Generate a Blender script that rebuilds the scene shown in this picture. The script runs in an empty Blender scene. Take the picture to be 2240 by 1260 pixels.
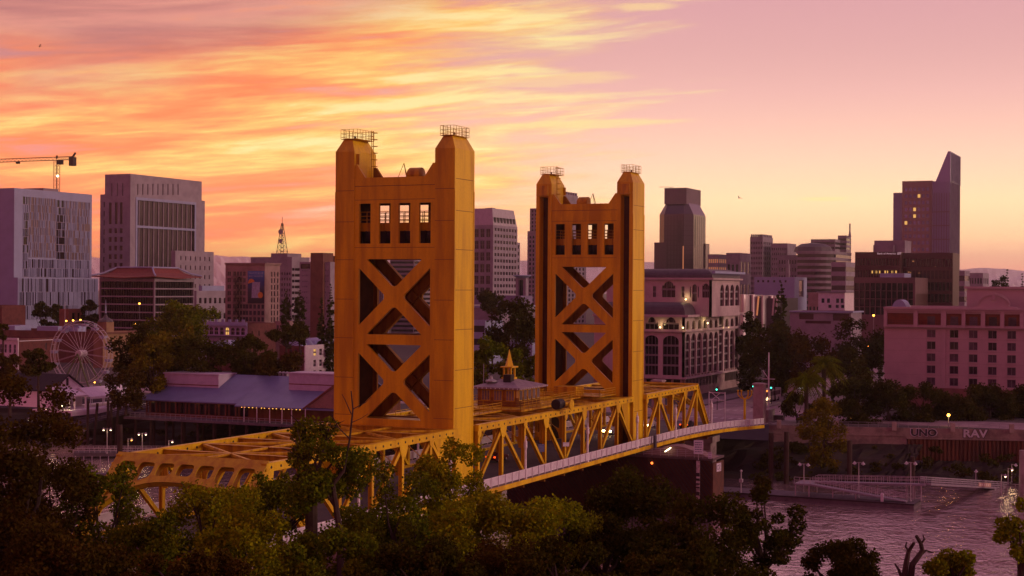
import bpy, math, random
import numpy as np
from mathutils import Vector, Matrix
from mathutils.geometry import tessellate_polygon

SC = bpy.context.scene
COL = SC.collection
R = math.radians
rnd = random.Random(7)

# ------------------------------------------------------------------ camera
F, YAW, PIT, ROL = 3357.87, 0.42518, -0.0004, 0.006367      # focal length in photo pixels (2240 wide)
CP = Vector((-175.6, -96.45, 30.118))
FW = Vector((math.cos(PIT)*math.cos(YAW), math.cos(PIT)*math.sin(YAW), math.sin(PIT)))
_r0 = Vector((math.sin(YAW), -math.cos(YAW), 0)); _u0 = _r0.cross(FW)
RT = _r0*math.cos(ROL) + _u0*math.sin(ROL)
UP = _u0*math.cos(ROL) - _r0*math.sin(ROL)
cd = bpy.data.cameras.new("camera"); cam = bpy.data.objects.new("camera", cd); COL.objects.link(cam)
cd.sensor_width = 36; cd.lens = F/2240*36; cd.clip_start = 0.5; cd.clip_end = 40000
m3 = Matrix((RT, UP, -FW)).transposed()
cam.matrix_world = Matrix.Translation(CP) @ m3.to_4x4()
SC.camera = cam
SC.view_settings.view_transform = 'Standard'; SC.view_settings.look = 'None'
SC.view_settings.exposure = 0; SC.view_settings.gamma = 1
SC.cycles.use_denoising = True
SC.cycles.max_bounces = 5; SC.cycles.diffuse_bounces = 3; SC.cycles.glossy_bounces = 3
SC.cycles.transmission_bounces = 2; SC.cycles.volume_bounces = 0; SC.cycles.transparent_max_bounces = 6
SC.cycles.sample_clamp_indirect = 4
SC.cycles.use_fast_gi = False

def at(px, py, ax, v):
    """world point where the sight line of a photo pixel meets the plane  coordinate[ax] = v"""
    d = FW*F + RT*(px-1120) - UP*(py-630)
    return CP + d*((v-CP[ax])/d[ax])
def dp(px, py, dist):
    d = FW*F + RT*(px-1120) - UP*(py-630)
    return CP + d*(dist/F)

# ------------------------------------------------------------------ node helper
def lin(c):
    if isinstance(c, str):
        c = [int(c[i:i+2], 16)/255 for i in (0, 2, 4)]
        c = [x/12.92 if x <= .04045 else ((x+.055)/1.055)**2.4 for x in c]
    return (c[0], c[1], c[2], 1)
class NT:
    def __init__(s, tree): s.t = tree; s.t.nodes.clear()
    def new(s, t): return s.t.nodes.new(t)
    def put(s, sock, v):
        if isinstance(v, bpy.types.NodeSocket): s.t.links.new(v, sock)
        elif v is not None: sock.default_value = v
    def m(s, op, a, b=None, c=None, clamp=False):
        n = s.new('ShaderNodeMath'); n.operation = op; n.use_clamp = clamp
        s.put(n.inputs[0], a); s.put(n.inputs[1], b); s.put(n.inputs[2], c); return n.outputs[0]
    def sm(s, x, a, b):
        n = s.new('ShaderNodeMapRange'); n.interpolation_type = 'SMOOTHSTEP'
        s.put(n.inputs['Value'], x); s.put(n.inputs['From Min'], a); s.put(n.inputs['From Max'], b); return n.outputs[0]
    def mix(s, f, a, b, mode='MIX'):
        n = s.new('ShaderNodeMix'); n.data_type = 'RGBA'; n.blend_type = mode
        s.put(n.inputs[0], f); s.put(n.inputs[6], a); s.put(n.inputs[7], b); return n.outputs[2]
    def ramp(s, f, stops, interp='LINEAR'):
        n = s.new('ShaderNodeValToRGB'); e = n.color_ramp.elements; n.color_ramp.interpolation = interp
        while len(e) < len(stops): e.new(.5)
        for k, (p, c) in enumerate(stops): e[k].position = p; e[k].color = lin(c)
        s.put(n.inputs[0], f); return n.outputs[0]
    def noise(s, v, scale=1, det=4, ro=.5, dist=0, out=0):
        n = s.new('ShaderNodeTexNoise'); s.put(n.inputs['Vector'], v); s.put(n.inputs['Scale'], scale)
        s.put(n.inputs['Detail'], det); s.put(n.inputs['Roughness'], ro); s.put(n.inputs['Distortion'], dist); return n.outputs[out]
    def xyz(s, v):
        n = s.new('ShaderNodeSeparateXYZ'); s.put(n.inputs[0], v); return n.outputs
    def vec(s, x, y, z=0):
        n = s.new('ShaderNodeCombineXYZ'); s.put(n.inputs[0], x); s.put(n.inputs[1], y); s.put(n.inputs[2], z); return n.outputs[0]
    def scl(s, v, k):
        n = s.new('ShaderNodeVectorMath'); n.operation = 'MULTIPLY'; s.put(n.inputs[0], v); n.inputs[1].default_value = k; return n.outputs[0]

# ------------------------------------------------------------------ sky (dawn glow, streaked clouds) and sun
def build_world():
    w = bpy.data.worlds.new("World"); SC.world = w; w.use_nodes = True
    n = NT(w.node_tree)
    tc = n.new('ShaderNodeTexCoord'); x, y, z = n.xyz(tc.outputs['Generated'])
    az = n.m('MULTIPLY', n.m('ARCTAN2', y, x), 57.29578)
    el = n.m('MULTIPLY', n.m('ARCSINE', z), 57.29578)
    S = n.m('DIVIDE', n.m('SUBTRACT', az, 5.9), 36.9)
    E = n.m('MAXIMUM', n.m('DIVIDE', el, 10.8), 0.0)
    e2 = n.m('DIVIDE', E, n.m('ADD', E, 1.0))
    clear = n.ramp(e2, [(0, 'F08A78'), (.06, 'FAA48A'), (.15, 'FFCC98'), (.23, 'FFD8A6'), (.31, 'FBCBAE'),
                        (.40, 'F0B9B0'), (.5, 'DDA3A8'), (.60, 'C68CA0'), (.9, '8F5C86')])
    # streaked cloud field in direction space
    wob = n.noise(n.vec(n.m('MULTIPLY', az, .05), n.m('MULTIPLY', el, .25)), 1, 3)
    el2 = n.m('ADD', el, n.m('ADD', n.m('MULTIPLY', az, .075), n.m('MULTIPLY', wob, 1.6)))
    st = n.noise(n.vec(n.m('MULTIPLY', az, .10), n.m('MULTIPLY', el2, .95)), 1, 8, .60, .30)
    big = n.noise(n.vec(n.m('MULTIPLY', az, .05), n.m('MULTIPLY', el2, .28), 3.3), 1, 3, .5, .2)
    fine = n.noise(n.vec(n.m('MULTIPLY', az, .30), n.m('MULTIPLY', el2, 3.4), 7.7), 1, 6, .62, .4)
    v = n.m('ADD', n.m('MULTIPLY', st, .66), n.m('ADD', n.m('MULTIPLY', big, .26), n.m('MULTIPLY', fine, .24)))
    # brighter yellow towards the middle of the frame
    yb = n.m('MULTIPLY', n.sm(S, 1.05, .45), n.m('ADD', .35, n.m('MULTIPLY', n.sm(E, .3, .9), .65)))
    v = n.m('ADD', v, n.m('SUBTRACT', n.m('MULTIPLY', yb, .12), n.m('MULTIPLY', n.sm(S, .50, .80), .035)))
    cl = n.ramp(v, [(.42, 'DC908C'), (.475, 'F58E70'), (.525, 'FF8A58'), (.57, 'FF9A62'), (.615, 'FFB068'), (.67, 'FFCC76'), (.74, 'FFE6A0')])
    # greyish mauve deck, upper left
    dk = n.m('MULTIPLY', n.sm(n.m('ADD', E, n.m('MULTIPLY', n.m('SUBTRACT', big, .5), .7)), .60, .84),
             n.sm(n.m('ADD', S, n.m('MULTIPLY', n.m('SUBTRACT', E, 1.0), .9)), .46, .70))
    mauve = n.ramp(st, [(.35, 'A86F76'), (.5, 'C98884'), (.62, 'DE938C'), (.72, 'F2906E')])
    cl = n.mix(n.m('MULTIPLY', dk, .9), cl, mauve)
    # where the clouds end, to the right
    edge = n.m('ADD', S, n.m('ADD', n.m('MULTIPLY', n.m('SUBTRACT', st, .5), 1.15), n.m('MULTIPLY', n.m('SUBTRACT', E, .6), .10)))
    M = n.sm(edge, .36, .66)
    M = n.m('MULTIPLY', M, n.sm(E, 3.2, 1.3))
    # soft lilac shade between streaks at the edge
    clear2 = n.mix(n.m('MULTIPLY', n.sm(S, .30, .75), .55), clear, n.ramp(E, [(0, 'F0A58C'), (.5, 'F0B09A'), (1, 'D79CA0')]))
    east = n.mix(M, clear2, cl)
    # thin bright wisps out in the clear sky: (azimuth, half length, elevation, half thickness, slope, strength)
    for a0, wa, e0, we, sl, k_ in ((12.9,1.15,3.30,.10,-.01,.85),(21.6,4.6,6.10,.20,-.03,.75),(22.6,3.2,7.75,.30,-.05,.5),(19.5,1.5,10.35,.20,-.03,.6),(18.0,.8,10.62,.09,-.02,.5)):
        da = n.m('SUBTRACT', az, a0)
        de = n.m('ADD', n.m('SUBTRACT', el, e0), n.m('SUBTRACT', n.m('MULTIPLY', n.m('SUBTRACT', fine, .5), we*2.2), n.m('MULTIPLY', da, sl)))
        q_ = n.m('SUBTRACT', 1.0, n.m('ADD', n.m('POWER', n.m('DIVIDE', da, wa), 2.0), n.m('POWER', n.m('DIVIDE', de, we), 2.0)))
        east = n.mix(n.m('MULTIPLY', n.sm(q_, 0.0, .9), k_), east, lin('FFDC98'))
    # dim violet western half
    d = n.m('ADD', n.m('MULTIPLY', x, .87), n.m('MULTIPLY', y, .34))
    g = n.sm(d, -.35, .62)
    west = n.ramp(n.m('MAXIMUM', z, 0.0), [(0, 'D26468'), (.30, 'C65A70'), (.62, '8C4E78'), (1, '66447A')])
    hb = n.m('ADD', 1.06, n.m('MULTIPLY', n.sm(E, .85, 0.0), .58))
    east = n.mix(1.0, east, n.vec(hb, hb, hb), 'MULTIPLY')
    colr = n.mix(g, west, east)
    below = n.sm(el, -1.2, -.3)
    colr = n.mix(below, lin('2A1620'), colr)
    bg = n.new('ShaderNodeBackground'); n.put(bg.inputs[0], colr); bg.inputs[1].default_value = 1.0
    o = n.new('ShaderNodeOutputWorld'); n.t.links.new(bg.outputs[0], o.inputs[0])
    w.cycles.sampling_method = 'MANUAL'; w.cycles.sample_map_resolution = 1024
build_world()
sd = bpy.data.lights.new("dawn_sun", 'SUN'); sun = bpy.data.objects.new("dawn_sun", sd); COL.objects.link(sun)
sd.energy = 1.05; sd.angle = R(14); sd.color = (1, .62, .50)
SUN_AZ, SUN_EL = R(-84), R(14)                                  # soft glow from the south, just over the horizon
sun.rotation_euler = (Vector((math.cos(SUN_AZ)*math.cos(SUN_EL), math.sin(SUN_AZ)*math.cos(SUN_EL), math.sin(SUN_EL)))).to_track_quat('Z', 'Y').to_euler()

# ------------------------------------------------------------------ materials
MATS = {}
def mat(name, c, rough=.7, metal=0., var=.25, vs=.6, c2=None, streak=False, bump=0., spec=.5, emit=None, es=1., island=False, rndv=0.):
    if name in MATS: return MATS[name]
    m = bpy.data.materials.new(name); m.use_nodes = True; n = NT(m.node_tree)
    b = n.new('ShaderNodeBsdfPrincipled'); o = n.new('ShaderNodeOutputMaterial'); n.t.links.new(b.outputs[0], o.inputs[0])
    c = lin(c)
    geo = n.new('ShaderNodeNewGeometry'); pos = geo.outputs['Position']
    col = c
    if var > 0:
        k = n.scl(pos, (vs, vs, vs*(.12 if streak else 1)))
        f = n.noise(k, 1, 6, .62, .2)
        d = lin(c2) if c2 else tuple(x*(1-var) for x in c[:3])+(1,)
        col = n.mix(n.sm(f, .38, .68), c, d)
        f2 = n.noise(n.scl(pos, (vs*7,)*3), 1, 4, .6)
        col = n.mix(n.m('MULTIPLY', n.sm(f2, .45, .8), var*.8), col, tuple(x*.6 for x in c[:3])+(1,))
    if island or rndv:
        src = geo.outputs['Random Per Island'] if island else n.new('ShaderNodeObjectInfo').outputs['Random']
        k = rndv or .5
        f = n.m('ADD', 1-k/2, n.m('MULTIPLY', src, k))
        col = n.mix(1.0, col, n.vec(f, f, f), 'MULTIPLY')
    n.put(b.inputs['Base Color'], col)
    b.inputs['Roughness'].default_value = rough; b.inputs['Metallic'].default_value = metal
    b.inputs['Specular IOR Level'].default_value = spec
    if bump:
        bn = n.new('ShaderNodeBump'); bn.inputs['Strength'].default_value = bump; bn.inputs['Distance'].default_value = .05
        n.put(bn.inputs['Height'], n.noise(n.scl(pos, (vs*5,)*3), 1, 5, .6)); n.put(b.inputs['Normal'], bn.outputs[0])
    if emit:
        b.inputs['Emission Color'].default_value = lin(emit); b.inputs['Emission Strength'].default_value = es
    MATS[name] = m; return m

# ------------------------------------------------------------------ mesh builder
def smooth_arc(cx, cy, r, a0, a1, n=8):
    return [(cx+r*math.cos(R(a0+(a1-a0)*k/n)), cy+r*math.sin(R(a0+(a1-a0)*k/n))) for k in range(n+1)]
def round_poly(pts, r, n=4):
    out = []
    N = len(pts)
    for i in range(N):
        p0, p1, p2 = Vector(pts[i-1]), Vector(pts[i]), Vector(pts[(i+1) % N])
        a, b = (p0-p1), (p2-p1); q = min(r, a.length*.45, b.length*.45)
        A, B = p1+a.normalized()*q, p1+b.normalized()*q
        for k in range(n+1):
            t = k/n; out.append(tuple(A*(1-t)**2 + p1*2*t*(1-t) + B*t*t))
    return out
class MB:
    def __init__(s, tf=None): s.v = []; s.f = []; s.mi = []; s.m = 0; s.tf = tf
    def add(s, vs, fs):
        b = len(s.v)
        s.v += [tuple(s.tf(Vector(p))) if s.tf else tuple(p) for p in vs]
        s.f += [tuple(b+i for i in f) for f in fs]; s.mi += [s.m]*len(fs); return s
    HEX = [(0,3,2,1),(4,5,6,7),(0,1,5,4),(1,2,6,5),(2,3,7,6),(3,0,4,7)]
    def box(s, x0, x1, y0, y1, z0, z1):
        return s.add([(x0,y0,z0),(x1,y0,z0),(x1,y1,z0),(x0,y1,z0),(x0,y0,z1),(x1,y0,z1),(x1,y1,z1),(x0,y1,z1)], s.HEX)
    def frus(s, b, t, z0, z1):
        (x0,x1,y0,y1), (a0,a1,c0,c1) = b, t
        return s.add([(x0,y0,z0),(x1,y0,z0),(x1,y1,z0),(x0,y1,z0),(a0,c0,z1),(a1,c0,z1),(a1,c1,z1),(a0,c1,z1)], s.HEX)
    def bar(s, p, q, w, h, up=(0,0,1)):
        p, q = Vector(p), Vector(q); d = (q-p).normalized(); u = Vector(up)
        if abs(d.dot(u)) > .98: u = Vector((1,0,0))
        a = d.cross(u).normalized()*(w/2); b = a.cross(d).normalized()*(h/2)
        return s.add([p-a-b,p+a-b,p+a+b,p-a+b,q-a-b,q+a-b,q+a+b,q-a+b], s.HEX)
    def tube(s, pts, rad, n=8, cap=True):
        pts = [Vector(p) for p in pts]
        if not isinstance(rad, (list, tuple)): rad = [rad]*len(pts)
        vs = []; fs = []; u = None
        for i, p in enumerate(pts):
            d = (pts[min(i+1, len(pts)-1)]-pts[max(i-1, 0)]).normalized()
            if u is None:
                u = d.orthogonal().normalized()
            u = (u-d*u.dot(d)).normalized(); w = d.cross(u)
            for k in range(n):
                a = 2*math.pi*k/n; vs.append(p+(u*math.cos(a)+w*math.sin(a))*rad[i])
        for i in range(len(pts)-1):
            for k in range(n):
                fs.append((i*n+k, i*n+(k+1)%n, (i+1)*n+(k+1)%n, (i+1)*n+k))
        if cap: fs.append(tuple(range(n-1,-1,-1))); fs.append(tuple((len(pts)-1)*n+k for k in range(n)))
        return s.add(vs, fs)
    def lathe(s, prof, c=(0,0,0), n=12, ax=2):
        vs = []; fs = []
        for r, h in prof:
            for k in range(n):
                a = 2*math.pi*k/n; q = [r*math.cos(a), r*math.sin(a)]
                q.insert(ax, h); vs.append((c[0]+q[0], c[1]+q[1], c[2]+q[2]))
        for i in range(len(prof)-1):
            for k in range(n): fs.append((i*n+k, i*n+(k+1)%n, (i+1)*n+(k+1)%n, (i+1)*n+k))
        fs.append(tuple(range(n-1,-1,-1))); fs.append(tuple((len(prof)-1)*n+k for k in range(n)))
        return s.add(vs, fs)
    def ball(s, c, r, n=8, sz=1.):
        return s.lathe([(r*math.sin(math.pi*k/(n//2+1)), -r*sz*math.cos(math.pi*k/(n//2+1))) for k in range(1, n//2+1)], c, n)
    def plate(s, outer, holes, O, U, V, N, t):
        """flat plate with holes: 2-D loops in the (U,V) frame at O, thickness t along N"""
        O, U, V, N = Vector(O), Vector(U), Vector(V), Vector(N)
        loops = [outer]+list(holes)
        tris = tessellate_polygon([[Vector((a, b, 0)) for a, b in lp] for lp in loops])
        flat = [p for lp in loops for p in lp]; k = len(flat)
        vs = [O+U*a+V*b for a, b in flat]+[O+U*a+V*b+N*t for a, b in flat]
        fs = []
        for a, b, c in tris:
            fs.append((a, b, c)); fs.append((k+c, k+b, k+a))
        i0 = 0
        for lp in loops:
            L_ = len(lp)
            for i in range(L_):
                a, b = i0+i, i0+(i+1) % L_; fs.append((a, b, k+b, k+a))
            i0 += L_
        return s.add(vs, fs)
    def prism(s, poly, z0, z1):
        return s.plate(poly, [], (0,0,z0), (1,0,0), (0,1,0), (0,0,1), z1-z0)
    def quad(s, a, b, c, d): return s.add([a,b,c,d], [(0,1,2,3)])
    def mesh(s, name, mats, smooth=False, recalc=False):
        me = bpy.data.meshes.new(name); me.from_pydata(s.v, [], s.f)
        for m_ in (mats if isinstance(mats, (list, tuple)) else [mats]): me.materials.append(m_)
        if len(me.materials) > 1: me.polygons.foreach_set('material_index', s.mi)
        if smooth: me.polygons.foreach_set('use_smooth', [True]*len(s.f))
        if recalc or s.tf:
            import bmesh
            bm = bmesh.new(); bm.from_mesh(me); bmesh.ops.recalc_face_normals(bm, faces=bm.faces[:]); bm.to_mesh(me); bm.free()
        me.update(); return me
    def build(s, name, mats, parent=None, world=True, smooth=False, recalc=False, base=None):
        """link as ONE object; with world=True the vertices are world coordinates and are moved under the parent"""
        off = Vector((0,0,0)); p = parent
        while p: off += p.location; p = p.parent
        if base is not None: off = Vector(base)
        if world and off.length: s.v = [tuple(Vector(q)-off) for q in s.v]
        o = bpy.data.objects.new(name, s.mesh(name, mats, smooth, recalc)); COL.objects.link(o)
        if parent: o.parent = parent
        if base is not None: o.location = base
        return o
def tag(o, label, cat, group=None):
    o['label'] = label; o['category'] = cat
    if group: o['group'] = group
    return o
def thing(name, label, cat, loc=(0,0,0), rz=0, group=None):
    o = bpy.data.objects.new(name, None); COL.objects.link(o); o.empty_display_size = .5
    o.location = loc; o.rotation_euler = (0,0,rz); return tag(o, label, cat, group)
KIDS = {}
def copy_tree(o, loc=None, rz=None, label=None, group=None, scale=None):
    def rec(a, par):
        c = a.copy(); COL.objects.link(c); c.parent = par
        for ch in list(a.children): rec(ch, c)
        return c
    c = rec(o, None)
    if loc is not None: c.location = loc
    if rz is not None: c.rotation_euler = (0,0,rz)
    if label: c['label'] = label
    if group: c['group'] = group
    if scale: c.scale = scale if isinstance(scale, (tuple, list)) else (scale,)*3
    return c
def struct(name, mb, m, kind='structure', **k):
    o = mb.build(name, m, **k); o['kind'] = kind; return o
def text_mesh(body, size, bold=0., align='CENTER'):
    cu = bpy.data.curves.new('lettering', 'FONT'); cu.body = body; cu.size = size; cu.align_x = align; cu.align_y = 'CENTER'
    cu.offset = bold; cu.extrude = .004; cu.resolution_u = 2
    ob = bpy.data.objects.new('lettering', cu)
    COL.objects.link(ob)
    me = bpy.data.meshes.new_from_object(ob.evaluated_get(bpy.context.evaluated_depsgraph_get()))
    bpy.data.objects.remove(ob); return me
def lettering(body, size, m, parent, loc, rot, bold=0., name='lettering', sx=1.):
    me = text_mesh(body, size, bold); me.materials.clear(); me.materials.append(m)
    o = bpy.data.objects.new(name, me); COL.objects.link(o)
    off = Vector((0,0,0)); p = parent
    while p: off += p.location; p = p.parent
    o.parent = parent; o.location = Vector(loc)-off; o.rotation_euler = rot; o.scale = (sx,1,1)
    return o

GOLD = mat('gold_paint', (.80,.56,.010), .42, 0, .42, .5, c2=(.55,.33,.012), streak=True, bump=.1, spec=.28)
GOLD2 = mat('gold_paint_worn', (.66,.42,.010), .45, 0, .5, .9, c2=(.34,.16,.008), streak=True, bump=.15, spec=.3)
GOLDP = mat('gold_paint_pale', (.60,.47,.012), .42, 0, .35, .9, c2=(.44,.26,.01), bump=.1, spec=.3)
GOLD_SHADE = mat('gold_paint_shaded', (.30,.145,.008), .6, 0, .5, .8, c2=(.14,.05,.006), streak=True, spec=.2)  # gold darkened to paint in shade inside the towers; floor beams reuse it
INNER_SHADE = mat('inner_shade', (.07,.024,.006), .8, 0, .4, .8, spec=.1)  # near-black brown: shade between the tower legs put into the colour
SEAM = mat('gold_seam', (.26,.11,.02), .7, 0, .3)
WHITE = mat('white_paint', (.74,.72,.74), .5, 0, .16, 1.2)
DARK = mat('dark_steel', (.03,.025,.025), .5, .3, .2)
STEEL = mat('grey_steel', (.34,.33,.36), .45, .2, .2)
CONC = mat('concrete', (.36,.32,.30), .85, 0, .4, .5, c2=(.20,.17,.15), bump=.3)
BLACK = mat('black_rubber', (.012,.012,.012), .7, 0, 0)
GLASS = mat('dark_glass', (.022,.02,.026), .08, 0, 0, spec=.6, rndv=.9)
# ================================================================== BRIDGE
TW, TD, TL, TR = 8.82, 5.77, 61.0, 9.18            # tower half width, tower depth, lift span gap, truss plane
ZC = 12.0                                          # top of the chords
def deckz(x):
    if x < 72: return 4.05
    t = (x-72)/65; return 4.05-2.0*t*t*(1.5-.5*t)
def bridge_tower(x0, s, label):
    t = thing('lift_bridge_tower', label, 'bridge tower', (x0, 0, -1))
    tf = lambda p: Vector((x0+s*p.x, p.y, p.z))
    # ---- legs: closed boxes with a guide slot on the side facing the lift span, bevelled caps
    for sg in (1, -1):
        mb = MB(tf)
        a, b = 5.97*sg, TW*sg
        lo, hi = min(a, b), max(a, b)
        g0, g1 = sorted((6.62*sg, 8.2*sg))
        poly = [(0,lo),(TD,lo),(TD,g0),(TD-1.7,g0),(TD-1.7,g1),(TD,g1),(TD,hi),(0,hi)]
        mb.prism(poly, -1, 45.7)
        mb.box(0, TD, lo, hi, 45.7, 47.9)
        mb.frus((0,TD,lo,hi), (.85,TD-.85,lo+.85,hi-.85), 47.9, 49.72)
        # riveted corner strips and plate seams
        yo = b+.03*sg
        for xs in ((.0,.28), (TD-.28,TD)):
            mb.box(xs[0]-.02, xs[1]+.02, min(b-.1*sg, b+.05*sg), max(b-.1*sg, b+.05*sg), 4, 42.6)
        mb.m = 1
        for k, z in enumerate((9.3, 14.5, 19.4, 24.6, 29.7, 34.9, 39.9, 44.0)):
            mb.box(.3, TD-.3, min(b-.1*sg, b+.012*sg), max(b-.1*sg, b+.012*sg), z, z+.07)
            z2 = z-1.3
            mb.box(-.012, .1, lo+.02, hi-.02, z2, z2+.06)
        mb.m = 2
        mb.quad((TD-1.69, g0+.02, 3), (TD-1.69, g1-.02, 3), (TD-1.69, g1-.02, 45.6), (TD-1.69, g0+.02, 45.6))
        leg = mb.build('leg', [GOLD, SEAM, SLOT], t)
        h = MB(tf); h.frus((TD-.05, TD+.5, g0-.15, g1+.15), (TD-.05, TD+.2, g0, g1), 45.9, 47.6); h.build('sheave_hood', GOLD2, leg)
        # platform railing on the cap
        r = MB(tf); x_0, x_1, y_0, y_1 = .55, TD-.75, lo+.45, hi-.45
        if sg > 0: y_0 -= .55
        for z in (49.9, 50.35, 50.9): 
            for p, q in (((x_0,y_0),(x_1,y_0)),((x_1,y_0),(x_1,y_1)),((x_1,y_1),(x_0,y_1)),((x_0,y_1),(x_0,y_0))):
                r.bar((*p,z),(*q,z),.045,.045)
        for k in range(7):
            xx = x_0+(x_1-x_0)*k/6
            for yy in (y_0,y_1): r.bar((xx,yy,49.6),(xx,yy,50.9),.045,.045)
        for k in range(1,4):
            yy = y_0+(y_1-y_0)*k/4
            for xx in (x_0,x_1): r.bar((xx,yy,49.6),(xx,yy,50.9),.06,.06)
        r.box(x_0,x_1,y_0,y_1,49.6,49.66)
        r.build('cap_railing', GOLD2, leg)
        lb = MB(); lb.lathe([(.16,0),(.16,.35),(.10,.5)], (x0+s*2.6, (lo+hi)/2, 49.7), 8); lb.build('beacon', DARK, leg)
        if sg > 0:      # caged ladder on the inner side of the north cap
            l = MB(tf); yy = lo-.32; xa = TD-1.75
            for dx in (0,.45): l.bar((xa+dx,yy,44.4),(xa+dx,yy,51.0),.07,.07)
            for k in range(20): l.bar((xa,yy,44.6+k*.33),(xa+.45,yy,44.6+k*.33),.04,.04)
            for k in range(6):
                z = 46.2+k*.9; l.tube([(xa-.15,yy,z),(xa-.15,yy-.55,z),(xa+.25,yy-.75,z),(xa+.6,yy-.55,z),(xa+.6,yy,z)],.04,5)
            l.build('caged_ladder', GOLD2, t)
            l = MB(tf); l.bar((.5,yy+.1,46.2),(.5,yy+.1,47.6),.5,.06,(1,0,0)); l.build('access_hatch', GOLD2, t)
    # ---- portal frames front and rear, each one pierced plate
    wins = [[(y0,35.75),(y1,35.75),(y1,41.0),(y0,41.0)] for y0,y1 in ((3.55,5.3),(.57,2.3),(-2.36,-.62),(-5.33,-3.64))]
    def xpanel(zb, zt, w=5.3, hw=.80):
        zc = (zb+zt)/2; th = math.atan2(zt-zc, w); a = hw/math.sin(th); b = hw/math.cos(th); c = .30
        k = (zt-zc)/w
        hs = []
        ha = (zc+b)+c                                  # blunt tip
        dy = c/k
        hs.append(round_poly([(-(w-a),zt),(-dy,ha),(dy,ha),(w-a,zt)][::-1], .25))
        ha2 = (zc-b)-c
        hs.append(round_poly([(-(w-a),zb),(-dy,ha2),(dy,ha2),(w-a,zb)], .25))
        for sg in (1,-1):
            yt = sg*(a+c/k*.9); dz = c*.9
            hs.append(round_poly([(sg*w,zt-b),(yt,zc+dz),(yt,zc-dz),(sg*w,zb+b)], .2))
        return hs
    holes = wins + xpanel(23.85, 33.7) + xpanel(12.85, 22.55)
    out = [(5.97,11.6),(5.97,46.1),(5.6,46.1),(4.4,44.4),(-4.4,44.4),(-5.6,46.1),(-5.97,46.1),(-5.97,11.6)]
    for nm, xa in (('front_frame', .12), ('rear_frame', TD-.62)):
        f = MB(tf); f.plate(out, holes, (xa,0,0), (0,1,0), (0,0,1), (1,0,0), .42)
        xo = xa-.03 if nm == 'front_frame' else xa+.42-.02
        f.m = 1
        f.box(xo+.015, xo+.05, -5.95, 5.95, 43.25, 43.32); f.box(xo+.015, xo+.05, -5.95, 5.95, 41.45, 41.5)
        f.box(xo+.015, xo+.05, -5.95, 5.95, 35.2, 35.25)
        fr = f.build(nm, [GOLD if (nm == 'front_frame') == (s > 0) else GOLD_SHADE, SEAM], t)  # frame seen through the openings takes the gold with painted-in shade
        # inner flanges of the diagonals (seen edge-on through the openings)
        if nm == 'front_frame': continue
        fl = MB(tf)
        xf0 = xa+.88 if nm == 'front_frame' else xa-.35
        for zb, zt in ((23.85,33.7),(12.85,22.55)):
            zc = (zb+zt)/2
            for sy in (1,-1):
                for off in (.72,-.72):
                    d = Vector((0,5.3*sy,zt-zc)).normalized(); nrm = Vector((0,-d.z,d.y))*off
                    fl.bar(Vector((xf0+.18,-5.2*sy,zb))+nrm+d*.4, Vector((xf0+.18,5.2*sy,zt))+nrm-d*.4, .1, .36, (1,0,0)) if off > 0 or True else 0
        fl.build('flange', GOLD_SHADE, fr)
    # ---- machine room between the frames
    m = MB(tf); m.box(1.0, TD-1.0, -5.95, 5.95, 34.6, 35.6); m.build('machine_floor', GOLD2, t)
    for sg in (1,-1): m = MB(tf); m.box(.56, TD-.66, min(5.955*sg,5.90*sg), max(5.955*sg,5.90*sg), 4, 43); m.build('shade_liner', INNER_SHADE, t)  # added dark sheets over the legs' inner faces, standing in for shade
    m = MB(tf); m.box(1.0, TD-1.0, -5.95, 5.95, 43.0, 44.25); m.build('roof_slab', GOLD2, t)
    m = MB(tf); m.box(2.1, 3.6, -5.94, 5.94, 35.6, 38.25); m.build('machine_housing', DARK, t)
    for yc in (-4.4, -1.4, 1.5, 4.4):
        m = MB(tf); m.lathe([(1.75,-.55),(1.75,-.35),(1.55,-.3),(1.55,.3),(1.75,.35),(1.75,.55)], (TD/2, yc, 36.85), 20, 1); m.build('sheave', DARK, t)
    m = MB(tf)
    for xx in (1.3, TD-1.3):
        for z in (38.9, 39.4, 39.95): m.bar((xx,-5.9,z),(xx,5.9,z),.09,.09)
        for k in range(13): m.bar((xx,-5.7+k*.95,37.6),(xx,-5.7+k*.95,39.95),.08,.08)
        m.box(xx-.05, xx+.05, -5.9, 5.9, 37.4, 38.5)
    m.build('gallery_railing', GOLD2, t)
    for k, zz in enumerate((23.2, 12.5)):
        m = MB(tf); 
        for yy in (-4.2,-1.4,1.4,4.2): m.box(1.0, TD-1.0, yy-.2, yy+.2, zz-.5, zz+.1)
        m.box(1.0, TD-1.0, -5.9, 5.9, zz+.1, zz+.2); m.build('catwalk', GOLD2, t)
    # ---- roof clutter: a tripod and a drum-shaped horn
    m = MB()
    c = Vector((x0+s*2.2, -.25, 44.25))
    for dx, dy in ((.8,0),(-.4,.75),(-.4,-.75)): m.bar(c+Vector((dx,dy,0)), c+Vector((0,0,2.1)), .07, .07)
    m.build('tripod', GOLD2, t)
    m = MB(); yb = -1.9 if s > 0 else 1.3
    m.lathe([(.2,-1.0),(1.0,-.9),(1.0,.8),(.75,1.05)], (x0+s*2.5, yb, 44.75), 14, 1); m.build('winch_drum', GOLD2, t)
    return t
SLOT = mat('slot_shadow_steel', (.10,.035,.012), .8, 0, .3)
T1 = bridge_tower(0, 1, 'nearer golden steel lift bridge tower with crossed braces and four slot windows')
T2 = bridge_tower(2*TD+TL, -1, 'farther golden lift bridge tower with dark guide slots in its two legs')

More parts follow.
